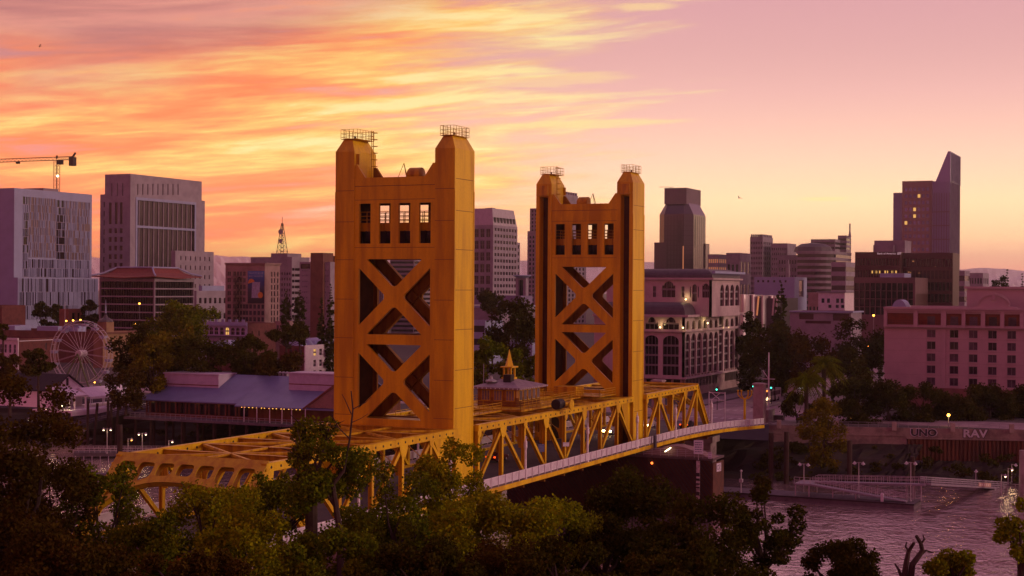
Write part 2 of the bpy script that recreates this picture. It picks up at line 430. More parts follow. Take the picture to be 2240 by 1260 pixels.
# ---- trusses
GUS = {}
def knee_frame(mb, x, zt, t=.22):
    """sway frame across the deck: top strut, curved knees with an eyelet near each truss"""
    zb = zt-1.15
    L_ = [(TR-.25,zt-.1),(-TR+.25,zt-.1),(-TR+.25,7.6)]
    arc = [(-TR+.7,7.6)]+[(-TR+.7+5.0*(1-math.cos(R(a))), 7.6+(zb-7.6)*math.sin(R(a))) for a in (15,30,45,60,75,90)]
    L_ += arc + [(-y,z) for y,z in arc[::-1]] + [(TR-.25,7.6)]
    hol = []
    for sg in (1,-1):
        h = [(sg*(-TR+.75),9.0),(sg*(-TR+1.5),9.35),(sg*(-TR+2.6),10.1),(sg*(-TR+3.1),10.75),(sg*(-TR+1.6),10.9),(sg*(-TR+.75),10.6)]
        hol.append(round_poly(h, .7, 3))
    mb.plate(L_, hol, (x-t/2,0,0), (0,1,0), (0,0,1), (1,0,0), t)
    mb.box(x-.3, x+.3, -TR+.3, TR-.3, zt-.1, zt-.02)
def truss_span(label, xs, endw, ende, diags, zt=ZC, portal=0):
    """xs: node positions along the bridge; endw/ende: True when that end has an inclined end post"""
    x0, x1 = xs[0], xs[-1]
    t = thing('truss_span', label, 'bridge span', ((x0+x1)/2, 0, 3.6))
    ta, tb = (xs[1] if endw else x0), (xs[-2] if ende else x1)
    zb = lambda x: deckz(x)+.15
    for sg in (1,-1):
        Y = TR*sg
        c = MB(); c.bar((ta-.3,Y,zt-.42),(tb+.3,Y,zt-.42),.62,.84)
        c.bar((ta-.3,Y,zt+.03),(tb+.3,Y,zt+.03),.74,.05)
        c.m = 1
        k = ta+.6
        while k < tb-.3:
            c.lathe([(.15,-.34),(.15,.34)], (k,Y,zt-.42), 8, 1); k += 1.8
        c.build('top_chord', [GOLD, DARK], t)
        c = MB()
        for a, b in zip(xs, xs[1:]): c.bar((a,Y,zb(a)-.3),(b,Y,zb(b)-.3),.5,.7)
        c.build('bottom_chord', GOLD2, t)
        for i, x in enumerate(xs):
            top = not ((i == 0 and endw) or (i == len(xs)-1 and ende))
            if top and ta-.01 <= x <= tb+.01:
                v = MB()
                zl, zh = zb(x), zt-.8
                v.bar((x,Y-.22,zl),(x,Y-.22,zh),.5,.06,(0,1,0)); v.bar((x,Y+.22,zl),(x,Y+.22,zh),.5,.06,(0,1,0)); v.bar((x,Y,zl),(x,Y,zh),.08,.40,(0,1,0))
                v.build('post', GOLD, t)
                big = (i % 2 == 1)
                g = MB(); w = 1.0 if big else .55; h = 2.2 if big else 1.6
                for dy in ((-.36,) if sg < 0 else (.335,)):
                    g.plate([(-w,-.75),(-w*.98,-1.2),(-w*.45,-h),(w*.45,-h),(w*.98,-1.2),(w,-.75)], [], (x,Y+dy,zt), (1,0,0), (0,0,1), (0,1,0), .025)
                g.build('gusset_plate', GOLD, t)
        for a, b in diags:                    # a: index of the top node, b: index of the bottom node
            xa, xb = xs[a], xs[b]
            ed = (b == 0 and endw) or (b == len(xs)-1 and ende)
            p, q = Vector((xa,Y,zt-.9)), Vector((xb,Y,zb(xb)))
            d = MB(); w = .62 if ed else .46
            for dy in (-.2,.2): d.bar(p+Vector((0,dy,0)), q+Vector((0,dy,0)), .06, w)
            d.bar(p, q, .36, .08)
            d.build('end_post' if ed else 'diagonal', GOLD, t)
    # sway frames, top laterals
    for i, x in enumerate(xs):
        if ta-.01 <= x <= tb+.01 and not (portal and abs(x-(ta if portal < 0 else tb)) < .1):
            f = MB(); knee_frame(f, x, zt-.05); f.build('sway_frame', GOLD2, t)
    l = MB()
    nodes = [x for x in xs if ta-.01 <= x <= tb+.01]
    zl = zt-.22
    for a in range(0, len(nodes)-1, 2):
        b = min(a+2, len(nodes)-1); xa, xb = nodes[a], nodes[b]; ym = 0
        for sg in (1,-1): l.bar((xa,TR*sg*.97,zl+.012*sg),(xb,-TR*sg*.97,zl+.012*sg),.36,.26)
    l.bar((ta,0,zl+.05),(tb,0,zl+.05),.3,.22)
    l.build('top_lateral', GOLD2, t)
    # deck, floor beams, walkways, railings
    d = MB()
    n = max(2, int((x1-x0)/6))
    for k in range(n):
        a, b = x0+(x1-x0)*k/n, x0+(x1-x0)*(k+1)/n
        za, zb_ = deckz(a), deckz(b)
        d.add([(a,-8.6,za-.45),(b,-8.6,zb_-.45),(b,8.6,zb_-.45),(a,8.6,za-.45),(a,-8.6,za-.1),(b,-8.6,zb_-.1),(b,8.6,zb_-.1),(a,8.6,za-.1)], MB.HEX)
    d.build('roadway', ROAD, t)
    d = MB()
    for x in xs: d.box(x-.2,x+.2,-9.3,9.3,deckz(x)-2.0,deckz(x)-.5)
    for x in xs:
        for sg in (1,-1): d.add([(x-.12,9.3*sg,deckz(x)-1.7),(x+.12,9.3*sg,deckz(x)-1.7),(x+.12,11.9*sg,deckz(x)-.75),(x-.12,11.9*sg,deckz(x)-.75),(x-.12,9.3*sg,deckz(x)-.5),(x+.12,9.3*sg,deckz(x)-.5),(x+.12,11.9*sg,deckz(x)-.5),(x-.12,11.9*sg,deckz(x)-.5)], MB.HEX)
    for y in (-6,-3,0,3,6):
        for a, b in zip(xs, xs[1:]): d.bar((a,y,deckz(a)-.8),(b,y,deckz(b)-.8),.3,.6)
    d.build('floor_beam', GOLD_SHADE, t)
    for sg in (1,-1): walkway(t, x0, x1, sg)
    return t
ROAD = mat('asphalt', (.075,.065,.068), .8, 0, .4, .35, c2=(.05,.045,.05), bump=.15)
PAVE = mat('pavement', (.28,.25,.25), .85, 0, .35, .4)
PANEL = mat('rail_panel', (.60,.57,.62), .6, 0, .2, 1.0)
def walkway(t, x0, x1, sg, yf=None, zf=deckz, panel=True):
    yf = yf or (lambda x: 12.2)
    n = max(2, round((x1-x0)/2.2)); xs = [x0+(x1-x0)*k/n for k in range(n+1)]
    w = MB(); fa = MB(); r = MB(); pn = MB()
    for a, b in zip(xs, xs[1:]):
        za, zb_, ya, yb = zf(a), zf(b), yf(a)*sg, yf(b)*sg
        yi = 9.7*sg
        P = lambda x,y,z: (x,y,z)
        lo = (lambda q: q) if sg > 0 else (lambda q: (q[1],q[0],q[3],q[2]))
        w.add([(a,yi,za-.22),(b,yi,zb_-.22),(b,yb,zb_-.22),(a,ya,za-.22),(a,yi,za),(b,yi,zb_),(b,yb,zb_),(a,ya,za)], MB.HEX)
        fa.bar((a,ya+.06*sg,za-.32),(b,yb+.06*sg,zb_-.32),.12,.62)
        pn.bar((a,ya-.02*sg,za+.78),(b,yb-.02*sg,zb_+.78),.04,.92)
        for h, tk in ((1.32,.12),(.30,.07)): r.bar((a,ya-.02*sg,za+h),(b,yb-.02*sg,zb_+h),.13,tk)
        r.box(a-.04,a+.04,min(ya+.005*sg,ya+.12*sg),max(ya+.005*sg,ya+.12*sg),za-.1,za+1.40)
    w.build('walkway', PAVE, t, recalc=True); fa.build('fascia', GOLD, t)
    rl = r.build('railing', WHITE, t); pn.build('rail_panel', PANEL, rl)
ROADM = mat('road_marking', (.55,.50,.48), .7, 0, .4, 2.)
for t_, xa, xb in ((T1,-.24,TD+.64),(T2,TD+TL-.64,2*TD+TL+.24)):      # deck and walkways carried past the tower legs
    d = MB(); za, zb_ = deckz(xa), deckz(xb); d.add([(xa,-5.85,za-.45),(xb,-5.85,zb_-.45),(xb,5.85,zb_-.45),(xa,5.85,za-.45),(xa,-5.85,za-.1),(xb,-5.85,zb_-.1),(xb,5.85,zb_-.1),(xa,5.85,za-.1)], MB.HEX); d.build('roadway', ROAD, t_)
    for sg in (1,-1): walkway(t_, xa, xb, sg)
P_ = 7.24
near = [-50.7+P_*k for k in range(8)]; near[-1] = -.25
lift = [TD+.65+k*(TL-1.3)/8 for k in range(9)]
e0 = 2*TD+TL+.25
far = [e0+(.0 if k == 0 else P_*k-.6) for k in range(6)]
truss_span('nearest golden truss span with an arched portal, half hidden by treetops', near, True, False, [(1,0),(1,2),(2,3),(5,4),(6,5),(4,3),(6,7)], portal=-1)
truss_span('middle golden truss span between the two bridge towers, under the operator cabin', lift, False, False, [(1,0),(1,2),(2,3),(3,4),(5,4),(6,5),(7,6),(7,8)])
truss_span('far golden truss span running from the farther tower to the shore', far, False, True, [(1,0),(1,2),(3,2),(4,3),(4,5)], portal=1)
# blind plate walls where the spans meet the towers
def portal_beam(xtop, xbot, label):
    """sloping end portal of a truss span: arched beam with seven round-cornered openings"""
    dx = xbot-xtop; zt, zb = ZC+.02, 4.1
    Ln = math.hypot(dx, zt-zb); V = Vector((dx/Ln, 0, -(zt-zb)/Ln)); N = V.cross(Vector((0,1,0)))
    if N.x*dx < 0: N = -N
    k = Ln/(zt-zb)
    yw = TR+.32; hb = 3.35*k; cen = 2.55*k
    arc = [(-yw+1.25+(2*yw-2.5)*i/16, 0) for i in range(17)]
    arch = []
    for y, _ in arc:
        q = (y/(yw-1.25)); arch.append((y, cen+(5.0*k-cen)*abs(q)**3.2))
    outer = [(-yw,0),(yw,0),(yw,Ln),(yw-1.05,Ln)]+arch[::-1]+[(-yw+1.05,Ln),(-yw,Ln)]
    holes = []
    cw = 2*(yw-.75)/7
    for i in range(7):
        a, b = -yw+.75+cw*i+.26, -yw+.75+cw*(i+1)-.26
        qa = [cen+(5.0*k-cen)*min(1,abs(y/(yw-1.25)))**3.2-.62*k for y in (a,b)]
        top = .82*k
        holes.append(round_poly([(a,top),(b,top),(b,max(top+.5,qa[1])),(a,max(top+.5,qa[0]))], .55, 5))
    mb = MB(); mb.plate(outer, holes, Vector((xtop,0,zt))+N*.30, (0,1,0), V, N, .12)
    mb.plate(outer, holes, Vector((xtop,0,zt))-N*.35, (0,1,0), V, N, .12)
    mb.bar((xtop,-yw,zt+.03),(xtop,yw,zt+.03),.8,.06)
    # soffit of the arch
    for (y0,v0),(y1,v1) in zip(arch, arch[1:]):
        p, q = Vector((xtop,y0,zt))+V*v0, Vector((xtop,y1,zt))+V*v1
        mb.add([p-N*.36,q-N*.36,q+N*.43,p+N*.43], [(0,1,2,3)])
    return mb
spans = [o for o in COL.objects if o.name.startswith('truss_span')]
portal_beam(near[1]+.45, near[0]+.45, '').build('portal', GOLDP, spans[0])
portal_beam(far[-2], far[-1], '').build('portal', GOLD, spans[2])
for sp, xx in ((spans[0], near[-2]+2.6), (spans[1], lift[0]+.2), (spans[1], lift[-1]-.2), (spans[2], far[0]+.3)):
    m = MB(); a = min(xx, xx+.12)
    if sp is spans[0]:
        for sg in (1,-1): m = MB(); m.plate([(near[-2]+1.5,11.4),(near[-1]-.05,11.4),(near[-1]-.05,6.2),(near[-1]-1.7,6.2)], [], (0,(TR-.3)*sg,0), (1,0,0), (0,0,1), (0,1,0), .1); m.build('web_plate', GOLD, sp)
    elif xx < 20: continue
    elif sp is spans[1]:
        for sg in (1,-1): m = MB(); m.plate([(lift[-2]+2.6,11.4),(lift[-1]+.3,11.4),(lift[-1]+.3,5.6),(lift[-1]-1.2,6.2)], [], (0,(TR-.3)*sg,0), (1,0,0), (0,0,1), (0,1,0), .1); m.build('web_plate', GOLD, sp)
    else: continue
# approach walkway that swings out to the quay wall
def yfl(x): return 12.2+max(0,(x-110))/22*1.6
ap = thing('approach_walkway', 'white railed walkway at the shore end of the bridge, bending down to the quay', 'walkway', (122,-12,1))
walkway(ap, far[-1]+.05, 132.5, -1, yfl, lambda x: deckz(x) if x < 118 else deckz(118)-(x-118)*.045)
ap2 = thing('approach_walkway', 'far side shore walkway of the bridge, behind the concrete pylon', 'walkway', (122,12,1))
walkway(ap2, far[-1]+.05, 132.5, 1, yfl)
d = MB()
for a in range(int(far[-1])+1, 136, 4):
    za, zb_ = deckz(a), deckz(a+4)
    d.add([(a,-9.6,za-.6),(a+4,-9.6,zb_-.6),(a+4,9.6,zb_-.6),(a,9.6,za-.6),(a,-9.6,za-.1),(a+4,-9.6,zb_-.1),(a+4,9.6,zb_-.1),(a,9.6,za-.1)], MB.HEX)
struct('road_approach', d, ROAD)
# piers
def pier(x0, x1, yw, zt, label, wing=False):
    m = MB(); m.box(x0, x1, -yw, yw, -9, zt-1.2); m.box(x0-.5, x1+.5, -yw-.5, yw+.5, zt-1.2, zt)
    o = m.build('bridge_pier', CONC, base=((x0+x1)/2,0,-9)); tag(o, label, 'bridge pier')
pier(-1.5, 7.3, 11.5, -1, 'concrete pier in the water under the nearer tower')
pier(65.3, 74, 11.5, -1, 'concrete pier in the water under the farther tower')
pier(109.8, 113.5, 9.5, 1.6, 'dark concrete pier under the shore end of the bridge')
# ---- operator cabin on the lift span
cab = thing('operator_cabin', 'golden operator cabin with low hipped roof and pointed cupola on the lift span', 'cabin', (36.5,0,ZC))
WOODG = mat('cabin_boards', (.42,.20,.04), .7, 0, .4, 2., streak=True)
ROOFM = mat('cabin_roof', (.30,.24,.27), .6, 0, .3, 1.)
m = MB(); m.box(27.2,46.5,-6.2,6.2,12.08,12.36); m.build('platform', GOLD2, cab)
m = MB(); m.box(32.2,41,-3.2,3.2,12.36,15.0)
m.m = 1
for i in range(36): m.box(32.14,32.2,-3.2+i*.18,-3.2+i*.18+.06,12.41,13.7)
for i in range(48): m.box(32.2+i*.183,32.2+i*.183+.06,-3.26,-3.2,12.41,13.7)
m.build('wall', [WOODG, SEAM], cab)
m = MB(); m.frus((31.3,42,-4.1,4.1),(31.3,42,-4.1,4.1),14.95,15.2); m.frus((31.35,41.95,-4.05,4.05),(35.6,37.6,-.7,.7),15.2,16.25); rf = m.build('roof', [ROOFM], cab)
m = MB()
for i in range(15): m.box(31.5+i*.72,31.62+i*.72,-4.2,-4.08,14.98,15.16)
for i in range(11): m.box(31.2,31.32,-3.8+i*.72,-3.68+i*.72,14.98,15.16)
m.build('eave_light', WHITE, rf)
m = MB()
for c_ in ((35.9,.55),(37.3,.55),(35.9,-.55),(37.3,-.55)): m.box(c_[0]-.12,c_[0]+.12,c_[1]-.12,c_[1]+.12,15.9,18.0)
m.box(35.6,37.6,-.85,.85,15.9,16.5); m.box(35.4,37.8,-.95,.95,17.95,18.15)
m.lathe([(.72,18.15),(.45,19.0),(.03,20.7)],(36.6,0,0),4); cu = m.build('cupola', GOLD, cab)
m = MB(); m.box(34.0,35.3,-1.4,-.2,15.7,17.0); m.build('vent_box', DARK, rf)
m = MB(); m.lathe([(.9,15.9),(.9,16.1),(.3,16.3),(.12,16.8)],(33.6,1.6,0),10); m.build('roof_vent', STEEL, rf)
m = MB(); m.bar((33.0,2.6,15.4),(33.0,2.6,18.6),.08,.08); m.build('aerial', STEEL, rf)
WB = mat('blind_glass', (.20,.17,.19), .2, 0, .2, 3., rndv=.9)
for i in range(5):
    a = 33.0+i*1.62; m = MB(); m.box(a,a+1.15,-3.30,-3.2,13.2,14.8); w = m.build('window', GOLD, cab)
    m = MB()
    for k in range(4): m.box(a+.06+k*.27,a+.27+k*.27,-3.325,-3.30,13.28,14.72)
    m.build('pane', WB, w)
for i in range(3):
    a = -2.9+i*2.0; m = MB(); m.box(32.1,32.2,a,a+1.4,13.2,14.8); w = m.build('window', GOLD, cab)
    m = MB()
    for k in range(3): m.box(32.07,32.1,a+.08+k*.44,a+.44+k*.44,13.28,14.72)
    m.build('pane', WB, w)
m = MB()
def rail(m, pts, z0, h=1.1, n=2, sp=1.5, w=.06):
    for p, q in zip(pts, pts[1:]):
        p, q = Vector((*p,z0)), Vector((*q,z0)); L_ = (q-p).length; k = max(1, round(L_/sp))
        for j in range(n): m.bar(p+Vector((0,0,h*(j+1)/n)), q+Vector((0,0,h*(j+1)/n)), w, w)
        for j in range(k+1):
            c_ = p.lerp(q, j/k); m.bar(c_, c_+Vector((0,0,h)), w, w)
rail(m, [(27.4,-6),(46.3,-6),(46.3,6),(27.4,6),(27.4,-6)], 12.36, 1.15, 3)
m.build('railing', GOLD2, cab)
# catwalks on top of the lift span, both sides of the cabin
cw = thing('catwalk', 'golden railed catwalk from the operator cabin to the farther tower', 'catwalk', (56,0,12.1))
m = MB(); m.box(46.6,66,-3.2,-2.0,12.08,12.26); m.box(46.6,66,2.0,3.2,12.08,12.26); m.box(58,65.5,-6.5,6.5,12.28,12.41); m.build('floor', GOLD2, cw)
m = MB(); rail(m, [(46.6,-3.1),(58,-3.1)], 12.26, 1.1, 3); m.build('railing', GOLD2, cw); m = MB(); rail(m, [(46.6,3.1),(58,3.1)], 12.26, 1.1, 3); rail(m, [(58,-6.4),(65.4,-6.4)], 12.41, 1.1, 3); rail(m, [(58,6.4),(58,-6.4)], 12.41, 1.1, 3); m.build('railing', GOLD2, cw)
m = MB(); m.box(60,63.5,-1.5,2.5,12.41,13.7); m.build('winch_house', GOLD2, cw)
cw = thing('catwalk', 'golden railed catwalk from the operator cabin to the nearer tower', 'catwalk', (16,0,12.1))
m = MB(); m.box(6.5,27.1,-3.2,-2.0,12.08,12.26); m.box(6.5,27.1,2.0,3.2,12.08,12.26); m.build('floor', GOLD2, cw)
m = MB(); rail(m, [(6.5,-3.1),(27,-3.1)], 12.26, 1.1, 3); m.build('railing', GOLD2, cw); m = MB(); rail(m, [(6.5,3.1),(27,3.1)], 12.26, 1.1, 3); m.build('railing', GOLD2, cw)
q = at(1222,880,2,13.2)
q.z -= .35; sp = thing('warning_horn', 'big black drum-shaped horn with a golden ribbed face, lying on the lift span', 'horn', (q.x,q.y,12.05))
m = MB(); m.lathe([(.72,-1.1),(.78,-1.0),(.78,.8),(.65,.9)], (q.x,q.y,12.95), 18, 0); m.build('drum', mat('horn_black', (.02,.016,.014), .6, 0, .2), sp)
m = MB(); m.lathe([(.8,-1.0),(.85,-.9),(.5,-.5)], (q.x+1.0,q.y-.75,12.8), 16, 1); m.build('face', GOLD, sp)
m = MB(); m.box(q.x-1,q.x+1,q.y-.7,q.y+.7,12.03,12.1); m.build('mount', GOLD2, sp)
# ================================================================== GROUND, RIVER, QUAY
def water_mat():
    m = bpy.data.materials.new('river_water'); m.use_nodes = True; n = NT(m.node_tree)
    b = n.new('ShaderNodeBsdfPrincipled'); o = n.new('ShaderNodeOutputMaterial'); n.t.links.new(b.outputs[0], o.inputs[0])
    b.inputs['Base Color'].default_value = (.58,.43,.43,1); b.inputs['Metallic'].default_value = .75; b.inputs['Roughness'].default_value = .06; b.inputs['IOR'].default_value = 1.6
    b.inputs['Specular IOR Level'].default_value = .5
    pos = n.new('ShaderNodeNewGeometry').outputs['Position']
    x, y, z = n.xyz(pos)
    w1 = n.noise(n.vec(n.m('MULTIPLY', x, .30), n.m('MULTIPLY', y, .42)), 1, 4, .55, 1.0)
    w2 = n.noise(n.vec(n.m('MULTIPLY', x, .95), n.m('MULTIPLY', y, 1.4), 4.), 1, 3, .55, .6)
    lull = n.sm(n.noise(n.vec(n.m('MULTIPLY', x, .035), n.m('MULTIPLY', y, .02), 9.), 1, 3, .5, .6), .35, .65)
    h = n.m('ADD', n.m('MULTIPLY', w1, 1.0), n.m('MULTIPLY', w2, n.m('ADD', .12, n.m('MULTIPLY', lull, .30))))
    bn = n.new('ShaderNodeBump'); bn.inputs['Strength'].default_value = .8; bn.inputs['Distance'].default_value = .40
    n.put(bn.inputs['Height'], h); n.put(b.inputs['Normal'], bn.outputs[0])
    return m
m = MB(); m.quad((-70,-900,-7),(160,-900,-7),(160,1500,-7),(-70,1500,-7)); struct('river', m, water_mat())
GRAV = mat('city_ground', (.07,.055,.05), .9, 0, .5, .08, c2=(.05,.045,.04))
EARTH = mat('bank_earth', (.030,.018,.010), .95, 0, .6, .25, c2=(.018,.016,.006), bump=.6)
m = MB(); e = [(150,-900),(158,-100),(150,-63),(135.2,-14.4),(134,14.4),(128,60),(126,150),(122,400),(120,1500),(9000,9000),(9000,-9000)]
m.plate(e, [], (0,0,2), (1,0,0), (0,1,0), (0,0,-1), .05); struct('city_ground', m, GRAV)
def bank(name, top, bot, zt, zb, n=26, jit=1.1):
    """rough sloping river bank between two polylines"""
    r = random.Random(3); g = MB(); rows = 7
    def pl(pts, t):
        k = t*(len(pts)-1); i = min(int(k), len(pts)-2); return Vector(pts[i]).lerp(Vector(pts[i+1]), k-i)
    vs = []
    for j in range(n+1):
        a, b = pl(top, j/n), pl(bot, j/n)
        for i in range(rows+1):
            t = i/rows; p = a.lerp(b, t); jj = jit if 0 < i < rows else 0
            vs.append((p.x+r.uniform(-jj,jj), p.y+r.uniform(-jj,jj), zt+(zb-zt)*t+r.uniform(-.5,.5)*(jj > 0)))
    fs = [(j*(rows+1)+i, (j+1)*(rows+1)+i, (j+1)*(rows+1)+i+1, j*(rows+1)+i+1) for j in range(n) for i in range(rows)]
    g.add(vs, fs); return struct(name, g, EARTH)
bank('river_bank', [(160,-200),(158,-100),(150.5,-63.5),(144.5,-44)], [(135,-200),(132,-100),(128,-63.5),(122,-44)], -4.4, -7.6, 60, .5)
bank('river_bank', [(144.2,-44),(143,-40),(135.3,-14.6),(134.1,14.6),(128,60),(126,150),(122,400),(120,900)],
     [(122,-44),(121,-40),(114,-14.6),(112,14.6),(110,60),(108,150),(106,400),(104,900)], -1.2, -7.6, 90)
m = MB(); m.plate([(-900,-900),(-58,-900),(-46,-100),(-52,0),(-48,120),(-60,900),(-900,900)], [], (0,0,0), (1,0,0), (0,1,0), (0,0,-1), .05); struct('west_bank', m, EARTH)
bank('west_river_bank', [(-58,-900),(-46,-100),(-52,0),(-48,120),(-60,900)], [(-48,-900),(-36,-100),(-40,0),(-38,120),(-50,900)], -.05, -7.6, 60)
# avenue and cross street, kerbs, markings
m = MB(); m.box(136,1600,-13,13,2.0,2.02); m.box(150,166,-300,-13,2.0,2.016); m.box(150,166,13,300,2.0,2.016); struct('avenue', m, mat('avenue_asphalt', (.34,.25,.26), .75, 0, .35, .25))
m = MB()
for a, b in ((14,19),(-19,-14)): m.box(168,1500,a,b,2.0,2.14); m.box(136,149,a,b,2.0,2.14)
struct('pavement', m, PAVE)
m = MB()
for k in range(40): 
    for y in (-6.5,-3.3,3.3,6.5): m.box(172+k*9,175+k*9,y-.07,y+.07,2.024,2.028)
for y in (-.3,.3): m.box(172,520,y-.08,y+.08,2.024,2.028)
for k in range(14): m.box(146,148.6,-12+k*1.8,-11.2+k*1.8,2.024,2.028); m.box(168,170.6,-12+k*1.8,-11.2+k*1.8,2.024,2.028)
struct('road_markings', m, ROADM)
m = MB(); m.box(137,150,-13.2,-13,2.0,2.12); m.box(178,420,-1.6,1.6,2.03,2.2); struct('kerb', m, PAVE)
# quay wall
QW = [Vector((135.2,-14.2,0)),Vector((150,-63,0)),Vector((158,-100,0))]
WALLM = mat('old_quay_concrete', (.30,.23,.20), .9, 0, .6, .35, c2=(.14,.10,.09), streak=False, bump=.5)
RUST = mat('rusty_sheet_pile', (.17,.065,.03), .8, .1, .5, .6, c2=(.06,.03,.02), streak=True, bump=.3)
def along(a, b, s0, s1, d0, d1, z0, z1, mb):
    """box following the line a-b: s along, d outward to the river, z up"""
    u = (b-a).normalized(); nn = Vector((-abs(u.y), u.x*(1 if u.y < 0 else -1), 0)); nn = Vector((u.y, -u.x, 0)); 
    if nn.x > 0: nn = -nn
    p = lambda s,d,z: a+u*s+nn*d+Vector((0,0,z))
    mb.add([p(s0,d0,z0),p(s1,d0,z0),p(s1,d1,z0),p(s0,d1,z0),p(s0,d0,z1),p(s1,d0,z1),p(s1,d1,z1),p(s0,d1,z1)], MB.HEX)
qa, qb = QW[0], QW[1]; ql = (qb-qa).length
qu = (qb-qa).normalized(); qn = Vector((qu.y,-qu.x,0)); 
if qn.x > 0: qn = -qn
def qs(px):
    """distance along the quay line where the sight line through that photo column crosses it"""
    d = FW*F + RT*(px-1120) - UP*(950-630); w = qa-CP
    return (d.x*w.y-d.y*w.x)/(d.y*qu.x-d.x*qu.y)
SB = qs(1983)
tq = thing('quay_wall', 'stained concrete quay wall with graffiti above a rusty sheet pile face', 'quay wall', (142,-38,-1.5))
m = MB(); along(qa,qb,0,SB,-.2,.5,-2.2,2.0,m); along(qa,qb,0,SB,.5,.62,.25,.45,m); along(qa,qb,SB,ql+40,-.2,.45,-.05,2.0,m); along(qa,qb,SB,ql+40,.3,.85,-.25,.0,m)
m.build('concrete_face', WALLM, tq, recalc=True)
m = MB()
for k in range(75):
    s = SB+.2+k*.8; along(qa,qb,s,s+.42,.30,.62,-4.6,-.25,m); along(qa,qb,s+.42,s+.8,.15,.32,-4.6,-.25,m)
m.build('sheet_pile', RUST, tq, recalc=True)
m = MB()
for k in range(7): along(qa,qb,2.0+k*11.6-.45,2.0+k*11.6+.45,.1,.75,1.4,3.15,m)
m.build('wall_post', mat('pale_post', (.42,.34,.30), .85, 0, .3), tq, recalc=True)
m = MB(); along(qa,qb,0,ql+40,.15,.22,2.95,3.02,m); along(qa,qb,0,ql+40,.15,.20,2.45,2.5,m)
for k in range(46): along(qa,qb,k*2.,k*2.+.07,.14,.22,2.0,3.0,m)
m.build('guard_rail', STEEL, tq, recalc=True)
qang = math.atan2((qb-qa).y, (qb-qa).x)
def qpos(s, d, z): return qa+qu*s+qn*d+Vector((0,0,z))
if qn.x > 0: qn = -qn
GRAF = mat('white_spray_paint', (.55,.53,.60), .7, 0, .2, 2.); GRAFB = mat('black_spray_paint', (.02,.018,.02), .7, 0, 0)
for px, txt, mt, bt, hh in ((2020,'UNO',GRAFB,GRAF,1.5),(2132,'RAV',GRAF,GRAFB,1.7)):
    s = qs(px)
    lettering(txt, hh*1.35, bt, tq, qpos(s,.455,1.0), (R(90),0,qang), .14, 'graffiti_outline', 1.15)
    lettering(txt, hh*1.3, mt, tq, qpos(s,.48,1.0), (R(90),0,qang), .07, 'graffiti', 1.15)
# ------------------------------------------------------------------ distant mountains
def ridge(name, dist, x0, x1, peaks, seed, c, depth):
    g = MB(); n = 300; r = random.Random(seed)
    ph = [(r.uniform(.5,1.2)/ (1.9**k), r.uniform(0,6.28), 1.7*1.95**k) for k in range(7)]
    top = []
    for i in range(n+1):
        px = x0+(x1-x0)*i/n
        y = np.interp(px, [p[0] for p in peaks], [p[1] for p in peaks])
        h = y-3.2*sum(a*math.sin(ph_+f*px/75.) for a, ph_, f in ph)
        top.append(dp(px, h, dist))
    vs = []; rows = 6
    for p in top:
        out = Vector((p.x-CP.x, p.y-CP.y, 0)).normalized()
        for j in range(rows+1):
            t = j/rows; zz = p.z*(1-t)+ (-2)*t + (r.uniform(-.05,.05)*p.z if 0 < j < rows else 0)
            q = p-out*depth*t; vs.append((q.x, q.y, zz))
    g.add(vs, [(i*(rows+1)+j,(i+1)*(rows+1)+j,(i+1)*(rows+1)+j+1,i*(rows+1)+j+1) for i in range(n) for j in range(rows)])
    # back slope
    b = len(g.v); g.add([Vector((p.x-CP.x,p.y-CP.y,0)).normalized()*depth+Vector((p.x,p.y,-2)) for p in top], [])
    for i in range(n): g.f.append((i*(rows+1), b+i, b+i+1, (i+1)*(rows+1))); g.mi.append(0)
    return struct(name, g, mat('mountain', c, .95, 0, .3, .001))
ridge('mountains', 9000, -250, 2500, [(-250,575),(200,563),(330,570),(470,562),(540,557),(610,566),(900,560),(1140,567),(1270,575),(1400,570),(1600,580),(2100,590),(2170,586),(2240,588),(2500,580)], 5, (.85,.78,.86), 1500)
# ================================================================== BUILDINGS
WX, SX = (0,-1,0), (1,0,0)
def grid(w, z0, z1, n, m, fw=.6, fh=.6, l=.04, r=.04, b=.04, t=.04):
    """n x m window rectangles inside a facade of width w between z0 and z1"""
    H = z1-z0; u0, u1, v0, v1 = w*l, w*(1-r), z0+H*b, z1-H*t
    cu, cv = (u1-u0)/n, (v1-v0)/m
    return [(u0+cu*(i+.5-fw/2), u0+cu*(i+.5+fw/2), v0+cv*(j+.5-fh/2), v0+cv*(j+.5+fh/2)) for i in range(n) for j in range(m)]
FRAME = mat('window_frame', (.22,.20,.21), .6, 0, .2)
LITWIN = mat('lit_window', (.5,.4,.2), .4, 0, 0, emit='FFC766', es=.8)
_pane = {}
def pane_mesh(w, h, frame, gl, fr):
    k = (round(w,1), round(h,1), frame, gl.name)
    if k not in _pane:
        m = MB(); m.m = 1
        m.add([(0,0,0),(w,0,0),(w,0,h),(0,0,h)], [(0,1,2,3)])
        m.m = 0
        if frame:
            t = max(.07, min(w,h)*.06)
            m.box(0,w,-.06,.02,0,t); m.box(0,w,-.06,.02,h-t,h); m.box(0,t,-.06,.02,t,h-t); m.box(w-t,w,-.06,.02,t,h-t)
            if frame > 1: m.box(w/2-t/2,w/2+t/2,-.05,.02,t,h-t)
            if frame > 2: m.box(t,w-t,-.055,.02,h*.5-t/2,h*.5+t/2)
        _pane[k] = m.mesh('window', [fr, gl])
    return _pane[k]
class Facade:
    def __init__(s, o, O, U, N, w): s.o, s.O, s.U, s.N, s.w = o, Vector(O), Vector(U), Vector(N), w
    def p(s, u, z, d=0): q = s.O+s.U*u+s.N*d; return (q.x, q.y, z)
